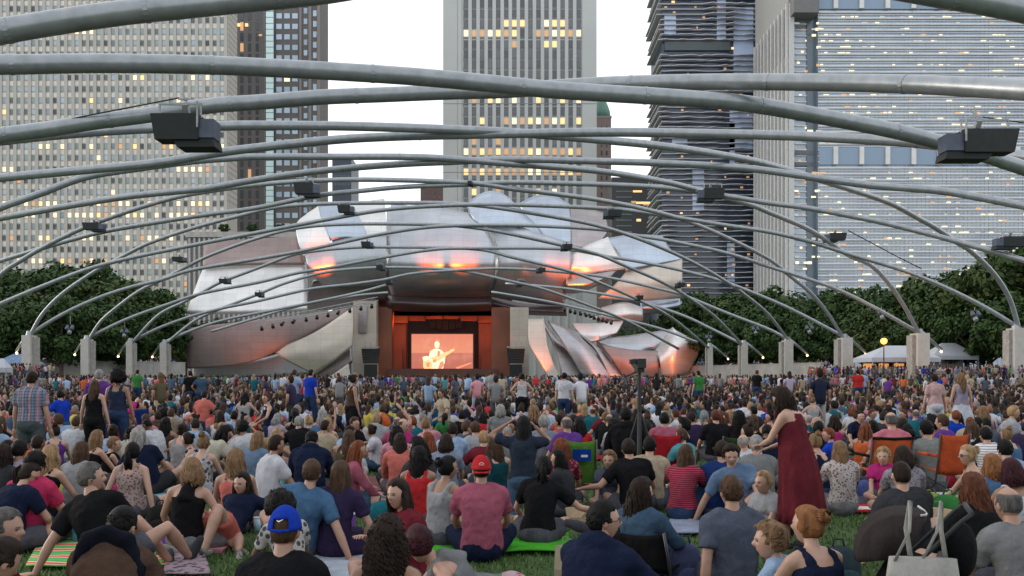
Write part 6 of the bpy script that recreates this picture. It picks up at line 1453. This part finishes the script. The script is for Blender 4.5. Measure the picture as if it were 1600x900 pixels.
while y < 166:
    step = .82 if y < 60 else 1.05 if y < 100 else 1.5
    half = y * .62 if y < 75 else 46 + 0 * y
    xr0, xr1 = -min(y * .62, 64), min(y * .62, 60)
    if y > 128: xr0, xr1 = W(300, 0, 158).x * .98, W(1080, 0, 158).x * .95
    x = xr0 + nr.uniform(0, .5)
    while x < xr1:
        x += nr.uniform(.55, 1.35) * (1 if y < 60 else 1.25)
        yy = y + nr.uniform(-.35, .35)
        if nr.rand() < .12: continue
        if y > 152 and W(545, 0, y).x < x < W(835, 0, y).x and y > 160: continue
        st = nr.rand() < (.015 if y < 45 else .05 if y < 100 else .16)
        rz = nr.normal(0, .5) if nr.rand() < .65 else nr.uniform(-3, 3)
        put('stand' if st else 'sit', x, yy, 0, rz, nr.uniform(.92, 1.06)); ncrowd += 1
    y += step
# people on the raised walks behind the long walls
def terrace(a, b_, h, name):
    d_ = Vector((b_.x - a.x, b_.y - a.y, 0)); nrm = Vector((-d_.y, d_.x, 0)).normalized(); nrm = nrm if nrm.y > 0 else -nrm
    A = Vector((a.x, a.y, 0)) + nrm * .3; B = Vector((b_.x, b_.y, 0)) + nrm * .3; g = Geo()
    q = [A, B, B + nrm * 9, A + nrm * 9]; g.add([tuple(p) for p in q] + [(p.x, p.y, h) for p in q], [(4, 5, 6, 7), (0, 1, 5, 4), (1, 2, 6, 5), (2, 3, 7, 6), (3, 0, 4, 7)])
    struct(name, g, M_PAVE)
    for i in range(int(d_.length * 1.6)):
        p = A + d_ * nr.rand() + nrm * nr.uniform(.3, 3); put('stand', p.x, p.y, h, nr.uniform(-2, 2), nr.uniform(.9, 1.05))
terrace(pL0, pL1, 2.9, 'terrace'); terrace(pR0, pR1, 2.3, 'terrace')
def side_bank(name, q, h, n):
    g = Geo(); Q = [V((px - CX) / F * d, d, 0) for px, d in q]
    g.add([tuple(p) for p in Q] + [(p.x, p.y, h) for p in Q], [(4, 5, 6, 7), (0, 1, 5, 4), (1, 2, 6, 5), (2, 3, 7, 6), (3, 0, 4, 7)]); struct(name, g, M_PAVE)
    for i in range(n):
        a, c = nr.rand(), nr.rand() ** 1.5; p = Q[0].lerp(Q[1], a).lerp(Q[3].lerp(Q[2], a), c); put('stand', p.x, p.y, h, nr.uniform(-3, 3), nr.uniform(.9, 1.05))
side_bank('side_walk', [(1262, 96), (1760, 76), (1760, 100), (1262, 122)], 1.0, 420)
side_bank('side_walk', [(-120, 84), (84, 98), (84, 120), (-120, 112)], 1.3, 190)
for i in range(420):   # thicker standing groups along both sides
    side = nr.rand() < .45; px = nr.uniform(-40, 290) if side else nr.uniform(1090, 1640); d = nr.uniform(70, 104); put('stand', (px - CX) / F * d, d, 0, nr.uniform(-3, 3), nr.uniform(.92, 1.05))
vs = np.concatenate(VS); ts = np.concatenate(TS); cs = np.concatenate(CS)
me = bpy.data.meshes.new('distant_crowd'); me.vertices.add(len(vs)); me.vertices.foreach_set('co', vs.ravel())
me.loops.add(len(ts) * 3); me.loops.foreach_set('vertex_index', ts.ravel()); me.polygons.add(len(ts))
me.polygons.foreach_set('loop_start', np.arange(0, len(ts) * 3, 3)); me.polygons.foreach_set('loop_total', np.full(len(ts), 3)); me.polygons.foreach_set('use_smooth', np.ones(len(ts), bool))
me.update(); me.validate()
at = me.color_attributes.new('Col', 'FLOAT_COLOR', 'POINT'); a = np.ones((len(vs), 4), np.float32); a[:, :3] = cs; at.data.foreach_set('color', a.ravel())
b = NT('crowd_colours'); at = b.n('ShaderNodeAttribute'); at.attribute_name = 'Col'; b.base(at.outputs['Color']); b.set(Roughness=.85); b.p.inputs['Specular IOR Level'].default_value = .2
o = link('distant_crowd', me, b.m); tag(o, 'dense mass of seated and standing concert-goers filling the lawn up to the stage', 'crowd', None, 'stuff')
print('far crowd', ncrowd, len(vs))
# ============================================================ THINGS ON THE LAWN
def gp(px, py): d = CAMZ * F / (py - HY); return V((px - CX) / F * d, d, 0)
def camp_chair(px, d, w, h, col, label, low=False, rim=None, pouch=False, rz=0):
    x = (px - CX) / F * d; root = empty('camp_chair', (x, d, 0), R(rz), label, 'camping chair', 'folding chairs on the lawn')
    hw = w / 2; sh_ = h * .45; dep = .42; fm = mat_simple('chair_tube', (.03, .03, .033), .4)
    n = 8; g = Geo(); vs = []
    for j in range(n + 1):
        t = j / n; z = sh_ * .9 + (h - sh_ * .9) * t
        for i in range(n + 1):
            u = i / n * 2 - 1; sag = .06 * (1 - u * u) * (1 - .4 * t); vs.append((u * hw * (1 - .06 * (1 - t)), -.02 - .10 * t - sag * 1.0, z - .025 * (1 - u * u) * t))
    fs = [(j * (n + 1) + i, j * (n + 1) + i + 1, (j + 1) * (n + 1) + i + 1, (j + 1) * (n + 1) + i) for j in range(n) for i in range(n)]
    g.add(vs, fs); me = evaluated(g.mesh('backrest', True), [('SOLIDIFY', dict(thickness=.012))]); me.materials.clear(); bk = link('backrest', me, mat_cloth(col), root)
    g = Geo(); vs = []
    for j in range(n + 1):
        for i in range(n + 1): u = i / n * 2 - 1; vv = j / n; vs.append((u * hw, vv * dep, sh_ - .05 * (1 - u * u) + .04 * vv))
    g.add(vs, fs); me = evaluated(g.mesh('seat', True), [('SOLIDIFY', dict(thickness=.012))]); me.materials.clear(); link('seat', me, mat_cloth(col), root)
    for s in (-1, 1):
        g = Geo(); g.tube([(s * hw * 1.03, -.13, h + .01), (s * hw * 1.03, 0, sh_ * .6), (s * hw, dep * .9, .01)], .011, 6); part('leg', g, fm, root, smooth=True)
        g = Geo(); g.tube([(s * hw * 1.0, dep, sh_ + .03), (s * hw * .98, -.12, .01)], .011, 6); part('leg', g, fm, root, smooth=True)
        if not low: g = Geo(); g.tube([(s * hw * 1.05, -.05, sh_ + .2), (s * hw * 1.1, dep, sh_ + .2)], .022, 6); part('armrest', g, mat_cloth(rim or col), root, smooth=True)
    g = Geo(); g.tube([(-hw, -.14, .02), (hw, dep * .9, sh_ * .8)], .009, 6); g.tube([(hw, -.14, .02), (-hw, dep * .9, sh_ * .8)], .009, 6); part('cross_brace', g, fm, root)
    if rim: g = Geo(); g.tube([(-hw * 1.03, -.13, h), (0, -.16, h - .01), (hw * 1.03, -.13, h)], .02, 6); part('top_rim', g, mat_cloth(rim), root, smooth=True)
    if pouch:
        g = Geo(); g.box((0, -.205, h - .17), (hw * .62, .02, .07)); pc = part('pouch', g, mat_cloth((.01, .05, .28)), bk)
        g = Geo(); g.box((.03, -.228, h - .18), (.04, .002, .014)); part('pouch_print', g, mat_simple('mark_pale2', (.5, .55, .6), .6), pc)
        g = Geo(); g.box((0, -.10, h - .42), (hw * .8, .035, .10)); part('lower_bag', g, mat_cloth(vmul(col, .8)), bk)
    return root
GRN = (.10, .24, .04)
camp_chair(907, 10.9, .36, .82, GRN, 'apple green folding chair with a blue rear pouch, centre right', pouch=True, low=True)
camp_chair(1485, 11.3, .37, .87, (.55, .10, .035), 'empty tall orange camping chair on the right', rim=None)
camp_chair(1389, 11.6, .52, .80, (.55, .12, .04), 'orange camping chair with black top rim under the salmon polo man', rim=C['black'])
camp_chair(1040, 12.9, .44, .76, (.42, .02, .03), 'bright red camping chair under the rose-shirted man')
camp_chair(1155, 12.7, .50, .74, (.035, .06, .02), 'dark green wide camping chair below the right wall')
camp_chair(687, 22.3, .36, .84, (.01, .12, .30), 'blue camping chair below the video screen', low=True)
camp_chair(655, 22.8, .34, .80, (.35, .02, .03), 'dark red camping chair left of the blue one')
camp_chair(777, 15.8, .42, .62, (.02, .06, .30), 'low blue beach chair under the grey-haired person', low=True)
camp_chair(222, 20.5, .40, .86, (.012, .035, .16), 'navy camping chair beside the sky blue shirt, left middle', low=True)
camp_chair(1003, 6.5, .46, .48, (.015, .015, .017), 'low black chair carrying the woman in faded denim jacket', low=True, rz=-35)
# cool box
p = gp(737, 716); root = empty('cool_box', p, R(8), 'teal cool box with white lid behind the red cap', 'cool box')
g = Geo(); g.box((0, 0, .15), (.17, .13, .15), taper=1.05); part('box', g, mat_simple('teal_plastic', (.02, .14, .17), .4), root)
g = Geo(); g.box((0, 0, .335), (.185, .145, .03), taper=.94); part('lid', g, mat_simple('white_plastic', (.5, .52, .52), .4), root)
g = Geo(); g.tube([(-.185, 0, .2), (-.2, 0, .395), (.2, 0, .395), (.185, 0, .2)], .011, 6); part('handle', g, mat_simple('white_plastic', (.5, .52, .52), .4), root)
# tripod
d = 11.6; x = (999 - CX) / F * d; root = empty('camera_tripod', (x, d, 0), .3, 'tall black tripod with a video camera rising from the crowd', 'tripod')
g = Geo(); g.tube([(0, 0, .55), (0, 0, 1.2), (0, 0, 1.66)], [.034, .030, .022], 8); part('column', g, M_SPK, root)
for i in range(3):
    a = i * 2.094; g = Geo(); g.tube([(0, 0, 1.15), (math.cos(a) * .2, math.sin(a) * .2, .6), (math.cos(a) * .42, math.sin(a) * .42, .02)], [.022, .018, .012], 7); part('leg', g, M_SPK, root)
g = Geo(); g.box((0, 0, 1.68), (.05, .05, .03)); g.tube([(0, 0, 1.67), (-.22, -.05, 1.60)], .010, 6); part('pan_head', g, M_SPK, root)
g = Geo(); g.box((0, 0, 1.77), (.055, .09, .06)); g.tube([(0, .08, 1.77), (0, .17, 1.77)], [.035, .042], 10); g.box((-.10, -.03, 1.79), (.05, .02, .03)); part('video_camera', g, M_SPK, root)
# stroller
d = 4.9; x = (1425 - CX) / F * d; root = empty('stroller', (x - .03, d, 0), R(68), 'dark stroller with grey-brown canopy and tote bag on its handle, bottom right', 'stroller'); root.scale = (.92, .92, .92)
MC = mat_cloth((.050, .040, .040)); g = Geo(); vs = []; fs = []; n = 14
for i in range(n + 1):
    a = R(-10) + R(128) * i / n
    for k in range(11):
        u = k / 10 * 2 - 1; rr_ = .27 * (1 - .10 * u * u); wx = u * .19
        vs.append((wx, math.cos(a) * rr_ * 1.0 + .02, .68 + math.sin(a) * rr_))
for i in range(n):
    for k in range(10): q = i * 11 + k; fs.append((q, q + 1, q + 12, q + 11))
for u in (0, 10):
    o = len(vs); vs.append((-.19 if u == 0 else .19, .02, .68)); fs += [(u + i * 11, u + (i + 1) * 11, o) for i in range(n)]
g.add(vs, fs); me = evaluated(g.mesh('canopy', True), [('SOLIDIFY', dict(thickness=.008))]); me.materials.clear(); cp = link('canopy', me, MC, root)
g = Geo(); g.tube([(s_, .02 + .272 * math.cos(a), .68 + .272 * math.sin(a)) for s_, a in [(-.19, R(110)), (-.10, R(116)), (0, R(118)), (.10, R(116)), (.19, R(110))]], .008, 6); part('piping', g, mat_simple('piping_grey', (.35, .34, .33), .6), cp, smooth=True)
g = Geo(); g.loft([(V(0, .10, .28), V(.17, 0, 0), V(0, .16, 0)), (V(0, .06, .42), V(.185, 0, 0), V(0, .17, 0)), (V(0, .0, .66), V(.185, 0, 0), V(0, .10, 0))], 12); part('seat_shell', g, mat_cloth(C['black']), root, smooth=True)
for s in (-1, 1):
    g = Geo(); g.tube([(s * .22, .45, .12), (s * .22, .1, .5), (s * .22, -.28, .92), (s * .21, -.33, .96)], .013, 8); part('frame_tube', g, M_SPK, root, smooth=True)
    g = Geo(); g.tube([(s * .22, .1, .5), (s * .22, -.22, .12)], .012, 8); part('frame_tube', g, M_SPK, root, smooth=True)
    for y_ in (.45, -.24):
        g = Geo(); g.tube([(s * .235 - .02, y_, .10), (s * .235 + .02, y_, .10)], .10, 18); w_ = part('wheel', g, mat_simple('tyre', (.02, .02, .02), .8), root)
        g = Geo(); g.tube([(s * .235 - .024, y_, .10), (s * .235 + .024, y_, .10)], .055, 14); part('rim', g, mat_simple('rim_grey', (.3, .3, .31), .4), w_)
g = Geo(); g.tube([(-.21, -.33, .96), (.21, -.33, .96)], .016, 8); part('handlebar', g, M_SPK, root, smooth=True)
g = Geo(); g.ell((.10, -.30, .70), (.15, 0, 0), (0, .09, 0), (0, 0, .17), 16, 10); g2 = part('hanging_black_bag', g, mat_cloth(C['black']), root, smooth=True)
# tote bag hung on it
M_TOTE = mat_cloth((.42, .41, .38)); root = empty('tote_bag', (x - .08, d - .30, 0), R(-12), 'off-white canvas tote bag hanging by long straps from the stroller', 'bag')
g = Geo(); g.loft([(V(0, 0, .30), V(.17, 0, 0), V(0, .03, 0)), (V(0, 0, .40), V(.19, 0, 0), V(0, .06, 0)), (V(0, 0, .55), V(.18, 0, 0), V(0, .05, 0)), (V(0, 0, .66), V(.165, 0, 0), V(0, .03, 0))], 16); part('bag_body', g, M_TOTE, root, smooth=True)
for s, dx in ((-1, -.02), (1, .05)):
    g = Geo(); g.tube([(s * .03 + dx - .09, -.02, .64), (s * .03 + dx - .02 , -.03, .80), (s * .04 + dx, .0, .95), (s * .05 + dx + .0, .05, .80), (s * .05 + dx + .02, .03, .64)], .013, 6, flat=.4); part('strap', g, M_TOTE, root, smooth=True)
# blankets
def blanket(corners, mat, label, name='blanket', z=.02):
    P4 = [gp(*c) for c in corners]; n = 14; vs = []; fs = []
    for j in range(n + 1):
        for i in range(n + 1):
            a = P4[0].lerp(P4[1], i / n); c = P4[3].lerp(P4[2], i / n); q = a.lerp(c, j / n); q.z = z + .030 + .018 * noise.noise(q * 3.1) ; vs.append(q)
    for j in range(n):
        for i in range(n): a = j * (n + 1) + i; fs.append((a, a + 1, a + n + 2, a + n + 1))
    cen = sum(vs, Vector()) / len(vs); cen.z = 0; g = Geo(); g.add([v - cen for v in vs], fs)
    me = evaluated(g.mesh(name, True), [('SOLIDIFY', dict(thickness=.012))]); me.materials.clear(); o = link(name, me, mat, loc=cen); tag(o, label, 'blanket', 'blankets spread on the grass'); return o
blanket([(672, 872), (892, 868), (888, 838), (690, 842)], mat_cloth((.07, .40, .03)), 'vivid green blanket under the red cap person')
b = NT('striped_blanket'); co = b.coord(); w = b.n('ShaderNodeTexWave'); w.inputs['Scale'].default_value = 1.1; w.inputs['Distortion'].default_value = .5; w.bands_direction = 'Y'; b.l(co, w.inputs['Vector'])
r_ = b.ramp(w.outputs[0], [(0, (.05, .35, .05)), (.25, (.02, .05, .12)), (.4, (.05, .40, .06)), (.55, (.6, .25, .03)), (.7, (.5, .5, .45)), (.85, (.55, .06, .03)), (1, (.05, .35, .06))]); r_.node.color_ramp.interpolation = 'CONSTANT'
b.base(r_); b.set(Roughness=.95); b.bump(b.noise(20, 3, co).outputs[0], .5, .02)
blanket([(40, 892), (262, 892), (242, 838), (70, 838)], b.m, 'multicoloured striped blanket, bottom left')
blanket([(470, 925), (620, 925), (600, 868), (492, 868)], mat_cloth((.42, .47, .55)), 'pale blue-white blanket right of the blue cap')
blanket([(228, 788), (275, 786), (268, 764), (236, 766)], mat_cloth((.22, .38, .46)), 'light aqua towel left of the black racerback woman')
blanket([(1040, 838), (1190, 842), (1178, 808), (1050, 806)], mat_cloth((.30, .34, .46)), 'pale violet blanket behind the slate T-shirt man')
blanket([(255, 905), (330, 905), (312, 850), (262, 850)], mat_cloth((.38, .28, .32), 'print'), 'grey-pink patterned blanket right of the brown coat')
blanket([(1230, 792), (1380, 792), (1372, 770), (1240, 770)], mat_cloth((.10, .10, .14)), 'charcoal blanket under the white lace top woman')
blanket([(540, 772), (680, 772), (668, 748), (560, 748)], mat_cloth((.28, .12, .12)), 'brick red blanket among the middle group')
# bags, bottle, food
def bag(px, py, w, h, col, label, kind='paper', rz=10):
    p = gp(px, py); root = empty({'paper': 'paper_bag', 'cloth': 'cloth_bag', 'pack': 'backpack'}[kind], p, R(rz), label, 'bag'); m = mat_simple('paper_%.2f' % col[0], col, .8, bump=.3) if kind == 'paper' else mat_cloth(col)
    g = Geo()
    if kind == 'paper':
        g.loft([(V(0, 0, 0), V(w * .7, 0, 0), V(0, w * .4, 0)), (V(0, .01, h * .5), V(w * .66, .02, 0), V(0, w * .42, 0)), (V(.01, .02, h), V(w * .72, -.01, 0), V(0, w * .16, 0))], 4); part('bag_body', g, m, root)
        g = Geo(); g.tube([(-w * .18, -.01, h), (-w * .14, -.01, h + .07), (w * .14, -.01, h + .07), (w * .18, -.01, h)], .004, 5); part('handle', g, m, root)
    else:
        g.loft([(V(0, 0, .0), V(w * .45, 0, 0), V(0, w * .3, 0)), (V(0, 0, .05), V(w * .52, 0, 0), V(0, w * .36, 0)), (V(0, 0, h * .6), V(w * .5, 0, 0), V(0, w * .33, 0)), (V(0, 0, h * .9), V(w * .38, 0, 0), V(0, w * .22, 0)), (V(0, 0, h), V(w * .15, 0, 0), V(0, w * .1, 0))], 14); part('bag_body', g, m, root, smooth=True)
        g = Geo(); g.tube([(-w * .15, 0, h * .95), (-w * .1, 0, h * 1.15), (w * .1, 0, h * 1.15), (w * .15, 0, h * .95)], .008, 6); part('handle', g, m, root, smooth=True)
        if kind == 'pack': g = Geo(); g.ell((0, -w * .34, h * .32), (w * .36, 0, 0), (0, w * .12, 0), (0, 0, h * .24), 12, 8); part('front_pocket', g, mat_cloth(vmul(col, 1.3)), root, smooth=True)
    return root
bag(903, 822, .20, .20, (.30, .22, .13), 'open brown paper bag right of the black ponytail woman', 'paper', 20)
bag(884, 925, .13, .34, (.22, .19, .13), 'crumpled pale paper bag at the bottom centre', 'paper', -12)
bag(672, 800, .34, .36, (.30, .25, .18), 'khaki canvas bag leaning behind the chin-on-hand girl', 'cloth')
bag(1318, 783, .20, .30, (.12, .16, .42), 'periwinkle blue bag near the white lace top, left one', 'cloth')
bag(1350, 781, .18, .26, (.13, .17, .44), 'periwinkle blue bag near the white lace top, right one', 'cloth')
bag(1487, 762, .36, .22, (.45, .03, .06), 'red patterned bag beneath the tall orange chair', 'cloth')
bag(1070, 925, .28, .36, (.07, .08, .16), 'blue and white mottled backpack, bottom centre right', 'pack')
bag(1310, 925, .34, .34, (.03, .05, .06), 'black and teal backpack right of the reddish bun woman', 'pack')
bag(250, 835, .26, .30, (.02, .02, .02), 'small black upright pack beside the brown coat', 'pack')
bag(1165, 770, .24, .24, (.30, .31, .33), 'light grey bag beside the facing man', 'cloth')
bag(430, 757, .28, .22, (.20, .22, .20), 'greyish duffel left of the navy jacket man', 'cloth')
bag(1450, 792, .30, .18, (.28, .40, .05), 'lime green picnic bag right of the navy T-shirt man', 'cloth')
bag(182, 842, .36, .34, (.30, .28, .12), 'grey and yellow-mottled bag behind the brown coat', 'cloth')
p = gp(1032, 915); root = empty('water_bottle', p, 0, 'clear bottle with bright green cap, bottom centre right', 'bottle')
g = Geo(); g.tube([(0, 0, 0), (0, 0, .02), (0, 0, .16), (0, 0, .20), (0, 0, .235)], [.030, .034, .034, .024, .014], 14); part('bottle_body', g, mat_simple('bottle_clear', (.40, .46, .46), .15, var=.05), root, smooth=True)
g = Geo(); g.tube([(0, 0, .232), (0, 0, .262)], .018, 12); part('cap', g, mat_simple('cap_green', (.08, .5, .04), .4), root)
g = Geo(); g.tube([(0, 0, .06), (0, 0, .13)], .0352, 14, cap=False); part('paper_band', g, mat_simple('band_white', (.6, .6, .6), .5), root, smooth=True)
for px, py, col, lab in [(1467, 818, (.12, .42, .48), 'aqua tumbler beside the black-sleeved auburn woman'), (1170, 842, (.5, .5, .5), 'white cup right of the denim jacket woman'), (640, 800, (.55, .45, .3), 'tan cup behind the chin-on-hand girl'), (402, 832, (.35, .5, .6), 'pale blue cup behind the blue cap'), (1240, 780, (.6, .1, .08), 'red cup near the maroon dress')]:
    p = gp(px, py); root = empty('drinking_cup', p, 0, lab, 'cup'); g = Geo(); g.tube([(0, 0, 0), (0, 0, .15)], [.032, .045], 12); part('cup_body', g, mat_simple('cup%.2f' % col[0], col, .4), root, smooth=True)
    g = Geo(); g.tube([(0, 0, .148), (0, 0, .158)], .047, 12); part('lid', g, mat_simple('white_plastic', (.5, .52, .52), .4), root)
for i, (px, py, col, lab) in enumerate([(330, 862, (.5, .2, .25), 'pink food tray left of the blue cap'), (1385, 752, (.5, .28, .15), 'wooden picnic tray before the fair child'), (300, 870, (.35, .33, .3), 'grey foil food tray on the patterned blanket'), (1040, 765, (.35, .1, .25), 'purple snack box left of the striped woman'), (925, 760, (.4, .05, .1), 'red snack box below the green chair'), (1480, 800, (.45, .55, .1), 'lime food tray near the picnic bag'), (430, 735, (.35, .38, .36), 'pale food tray behind the mid-blue T-shirt')]):
    p = gp(px, py); root = empty('food_tray', p, R(i * 31), lab, 'tray'); g = Geo(); g.box((0, 0, .025), (.13, .10, .02), taper=1.12); part('tray_body', g, mat_simple('tray%d' % i, col, .5), root)
    for k in range(4): g = Geo(); g.ell((rnd.uniform(-.08, .08), rnd.uniform(-.06, .06), .055), (.032, 0, 0), (0, .028, 0), (0, 0, .022), 8, 6); part('food', g, mat_simple('food%d' % k, [(.5, .3, .1), (.4, .08, .04), (.2, .3, .06), (.5, .45, .3)][k], .6), root, smooth=True)
# clutter between the groups
rr = random.Random(77); done = set(); k = 0
cn = dict(navy='navy', red='red', teal='teal', grey='grey', olive='olive', purple='purple', orange='orange', aqua='aqua', beige='beige', black='black', white='white', magenta='magenta', green='green', yellow='mustard')
for t in range(900):
    if k >= 62: break
    d = 8.4 + 13 * rr.random() ** 1.2; px = rr.uniform(-10, 1610); x = (px - CX) / F * d
    if min((x - a) ** 2 + (d - b_) ** 2 for a, b_ in SPOTS) < .30 ** 2: continue
    if 1290 < px < 1400 and d < 10: continue
    c = rr.choice(list(cn)); kind = rr.choice(['cloth', 'pack', 'blanket', 'blanket', 'paper', 'box']); zone = next(z for a, z in zones if px < a)
    if (c, kind, zone) in done: continue
    done.add((c, kind, zone)); SPOTS.append((x, d)); k += 1
    row = 'nearer rows' if d < 14 else 'middle rows'; py = HY + CAMZ * F / d
    if kind == 'blanket':
        w, h = rr.uniform(.5, .9), rr.uniform(.35, .7); q = [(x - w, d - h), (x + w, d - h + .1), (x + w * .9, d + h), (x - w * .95, d + h * .9)]
        q = [(CX + a / b_ * F, HY + CAMZ * F / b_) for a, b_ in q]; blanket(q, mat_cloth(vmul(C[c], .9), rr.choice(['plain', 'plaid', 'stripes'])), '%s blanket spread between people, %s, %s' % (cn[c], zone, row), z=.012)
    elif kind == 'box':
        root = empty('picnic_box', (x, d, 0), rr.uniform(0, 3), 'small %s picnic box with pale lid, %s, %s' % (cn[c], zone, row), 'box'); g = Geo(); g.box((0, 0, .10), (.15, .11, .10), taper=1.06); part('box', g, mat_simple('pl_' + c, C[c], .5), root)
        g = Geo(); g.box((0, 0, .215), (.165, .125, .018), taper=.95); part('lid', g, mat_simple('white_plastic', (.5, .52, .52), .4), root)
    else:
        col = C[c] if kind != 'paper' else (.24, .175, .105); nm = {'cloth': 'soft cloth bag', 'pack': 'backpack', 'paper': 'brown paper bag'}[kind]
        if kind == 'paper': c2 = 'crumpled'; 
        else: c2 = cn[c]
        if kind == 'paper' and ('p', zone, row) in done: continue
        done.add(('p', zone, row)); bag(px, py, rr.uniform(.24, .36), rr.uniform(.2, .34), col, '%s %s on the grass, %s, %s' % (c2, nm, zone, row), kind, rr.uniform(-60, 60))
# short grass
gr = np.random.RandomState(1); n = 90000
d = 4.2 + 12 * gr.rand(n) ** 1.3; x = (gr.rand(n) * 1.24 - .62) * d; hgt = .018 + .035 * gr.rand(n); a = gr.rand(n) * 6.28; w = .0035 + .003 * gr.rand(n) + d * .00035
lx, ly = gr.normal(0, .015, n), gr.normal(0, .015, n)
v = np.zeros((n, 3, 3), np.float32); v[:, 0] = np.stack([x - np.cos(a) * w, d - np.sin(a) * w, np.zeros(n)], 1); v[:, 1] = np.stack([x + np.cos(a) * w, d + np.sin(a) * w, np.zeros(n)], 1); v[:, 2] = np.stack([x + lx, d + ly, hgt], 1)
me = bpy.data.meshes.new('short_grass'); me.vertices.add(n * 3); me.vertices.foreach_set('co', v.ravel()); me.loops.add(n * 3); me.loops.foreach_set('vertex_index', np.arange(n * 3)); me.polygons.add(n)
me.polygons.foreach_set('loop_start', np.arange(0, n * 3, 3)); me.polygons.foreach_set('loop_total', np.full(n, 3)); me.update()
b = NT('grass_blade'); geo = b.n('ShaderNodeNewGeometry'); b.base(b.ramp(geo.outputs['Random Per Island'], [(0, (.022, .060, .009)), (.6, (.055, .130, .016)), (1, (.12, .14, .045))])); b.set(Roughness=.7)
o = link('short_grass', me, b.m); tag(o, 'short green lawn grass showing between the people', 'grass', None, 'stuff')
